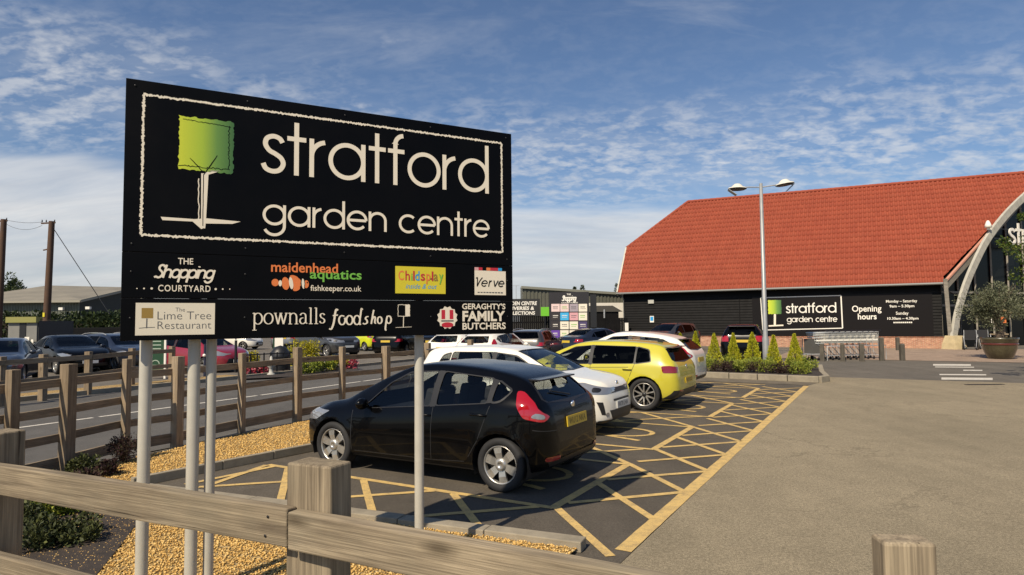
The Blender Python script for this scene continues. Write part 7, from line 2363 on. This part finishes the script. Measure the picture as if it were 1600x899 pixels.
# ------------------------------------------------------------------ the cars
FWD_B = math.atan2(GB.y, GB.x); FWD_mB = FWD_B + PI; FWD_A = math.atan2(GA.y, GA.x); FWD_mA = FWD_A + PI
pt_black = paint_mat('black_paint', (.0012, .0013, .0018), rough=.25, coat=.30, spec=.10, dirtk=.10)
pt_white = paint_mat('white_paint', (.80, .765, .67), rough=.35, dirtk=.5)
pt_yellow = paint_mat('yellow_paint', (.50, .445, .03), 0.0, .3)
pt_navy = paint_mat('navy_paint', (.010, .014, .026), .3, .3)
pt_grey = paint_mat('grey_paint', (.050, .048, .047), .4, .35)
pt_silver = paint_mat('silver_paint', (.20, .20, .20), .6, .35)
pt_red = paint_mat('red_paint', (.26, .012, .028), .1, .3)
pt_acid = paint_mat('acid_yellow_paint', (.56, .60, .01), .0, .3)
pt_slate = paint_mat('slate_paint', (.03, .036, .05), .4, .3)
FI = scaled(squeeze(FIESTA, -1.30, .84), .975, 1, .93, wiper=True, badge=[(-1, 0, .86, .045)], glass=M_glassc, rim='cover6', handles=[(-.28, .755), (-1.03, .80)], seams=[((.80, .27), (.81, .74)), ((-.39, .26), (-.405, .84)), ((-1.03, .53), (-1.17, .90)), ((-.90, .34), (-1.03, .53)), ((-.39, .262), (.76, .262)), ((-.39, .262), (-.84, .286)), ((-1.655, .67), (-1.93, .63))])
make_car('black five door hatchback with red tail lights, parked nearest behind the sign', FI, pt_black, gp(1.73, 3.04), FWD_B, 'cars in the accessible bays', True, {-1: 'WU12 NKA'})
ST = scaled(STONIC, 1, 1, .95, badge=[(1, 0, .79, .045)], glass=M_glassc, handles=[(-.06, .76), (-.90, .785)], clad=True)
make_car('white small hatchback facing outward, parked between the black and yellow hatchbacks', ST, pt_white, gp(4.98, 3.74), FWD_mB, 'cars in the accessible bays', True, {1: 'VK70 LHA'})
GO = scaled(squeeze(GOLF, -1.30, .86), .985, 1, .95, badge=[(-1, 0, .855, .05)], handles=[(-.06, .803), (-.98, .827)], tail_mat=mat('dark_red_lens', (.20, .004, .010), .1, coat=1.0))
make_car('bright yellow five door hatchback with large spoked wheels and dark rear glass', GO, pt_yellow, gp(8.36, 3.66), FWD_B, 'cars in the accessible bays', True, {-1: 'BV70 KXO'})
WH = scaled(HATCH, 1.03, 1.02, 1.04, rim='five')
make_car('white rounded hatchback farthest along the row, behind the yellow hatchback', WH, pt_white, gp(11.75, 4.30), FWD_B, 'cars in the accessible bays', True)
# across the lane in front of the shop
def put(px, d, spec, paint, hd_, label, group, **kw):
    p = atd(px, 520, d); return make_car(label, spec, paint, (p.x, p.y, 0), hd_, group, **kw)
G1 = 'cars parked in front of the shop'
XO = scaled(STONIC, 1.15, 1.10, 1.10, rw=.34, tw=.22, glass_rear=M_glassd)
put(1163, 29.6, XO, pt_black, FWD_A + .12, 'dark crossover seen from behind, between the conifers and the shop wall', G1)
put(1047, 38, SUV, pt_grey, FWD_mA - .25, 'dark grey four by four by the left end of the shop wall', G1)
put(934, 33, SALOON, pt_navy, FWD_A - .35, 'dark blue saloon seen from behind, right of the totem foot', G1)
put(838, 29, ESTATE, pt_grey, FWD_A + .25, 'dark grey estate car left of the totem, above the white hatchback roof', G1)
G2 = 'cars parked across the road'
put(728, 27, HATCH, pt_white, FWD_A + .1, 'white hatchback seen from behind just right of the right sign pole', G2)
put(778, 25.5, variant(HATCH), pt_white, FWD_A + .05, 'white hatchback seen from behind, right of its white neighbour', G2)
put(682, 36, SALOON, pt_black, FWD_A + .5, 'black saloon in shade directly behind the right sign pole', G2)
put(625, 37, ESTATE, pt_black, FWD_A + .35, 'black estate with a yellow rear plate, left of the right sign pole', G2)
put(570, 43, scaled(HATCH, .97, 1, 1.02), pt_acid, FWD_A + 1.3, 'acid yellow small hatchback below the middle of the sign board', G2)
put(511, 35.5, SUV, pt_grey, FWD_mA + 1.35, 'dark grey pickup sized four by four behind the golden shrubs', G2)
put(365, 46, HATCH, pt_white, FWD_B + PI + .4, 'white car far back between the sign poles and the flower corner', G2)
put(455, 47, SALOON, pt_silver, FWD_A + .6, 'silver car far back behind the golden shrubs', G2)
# left row facing the road
G3 = 'dark cars facing the road at the left'
put(314, 25.2, scaled(HATCH, 1.0, 1.02, 1.02), pt_red, FWD_mB + .1, 'red hatchback behind the left sign poles', G2)
put(186, 26.8, ESTATE, pt_navy, FWD_mB - .05, 'black estate car right of the black saloon at the left, facing the road', G3)
put(108, 25.6, SALOON, pt_black, FWD_mB - .15, 'black saloon at the left facing the road, with bright headlight', G3)
put(-2, 20.2, scaled(SALOON, 1, 1.03, 1.0), pt_slate, FWD_mB - .55, 'slate blue car at the left edge behind the far fence', G3)
put(265, 44, HATCH, pt_navy, FWD_mB, 'dark blue hatchback far back behind the red hatchback', G2)
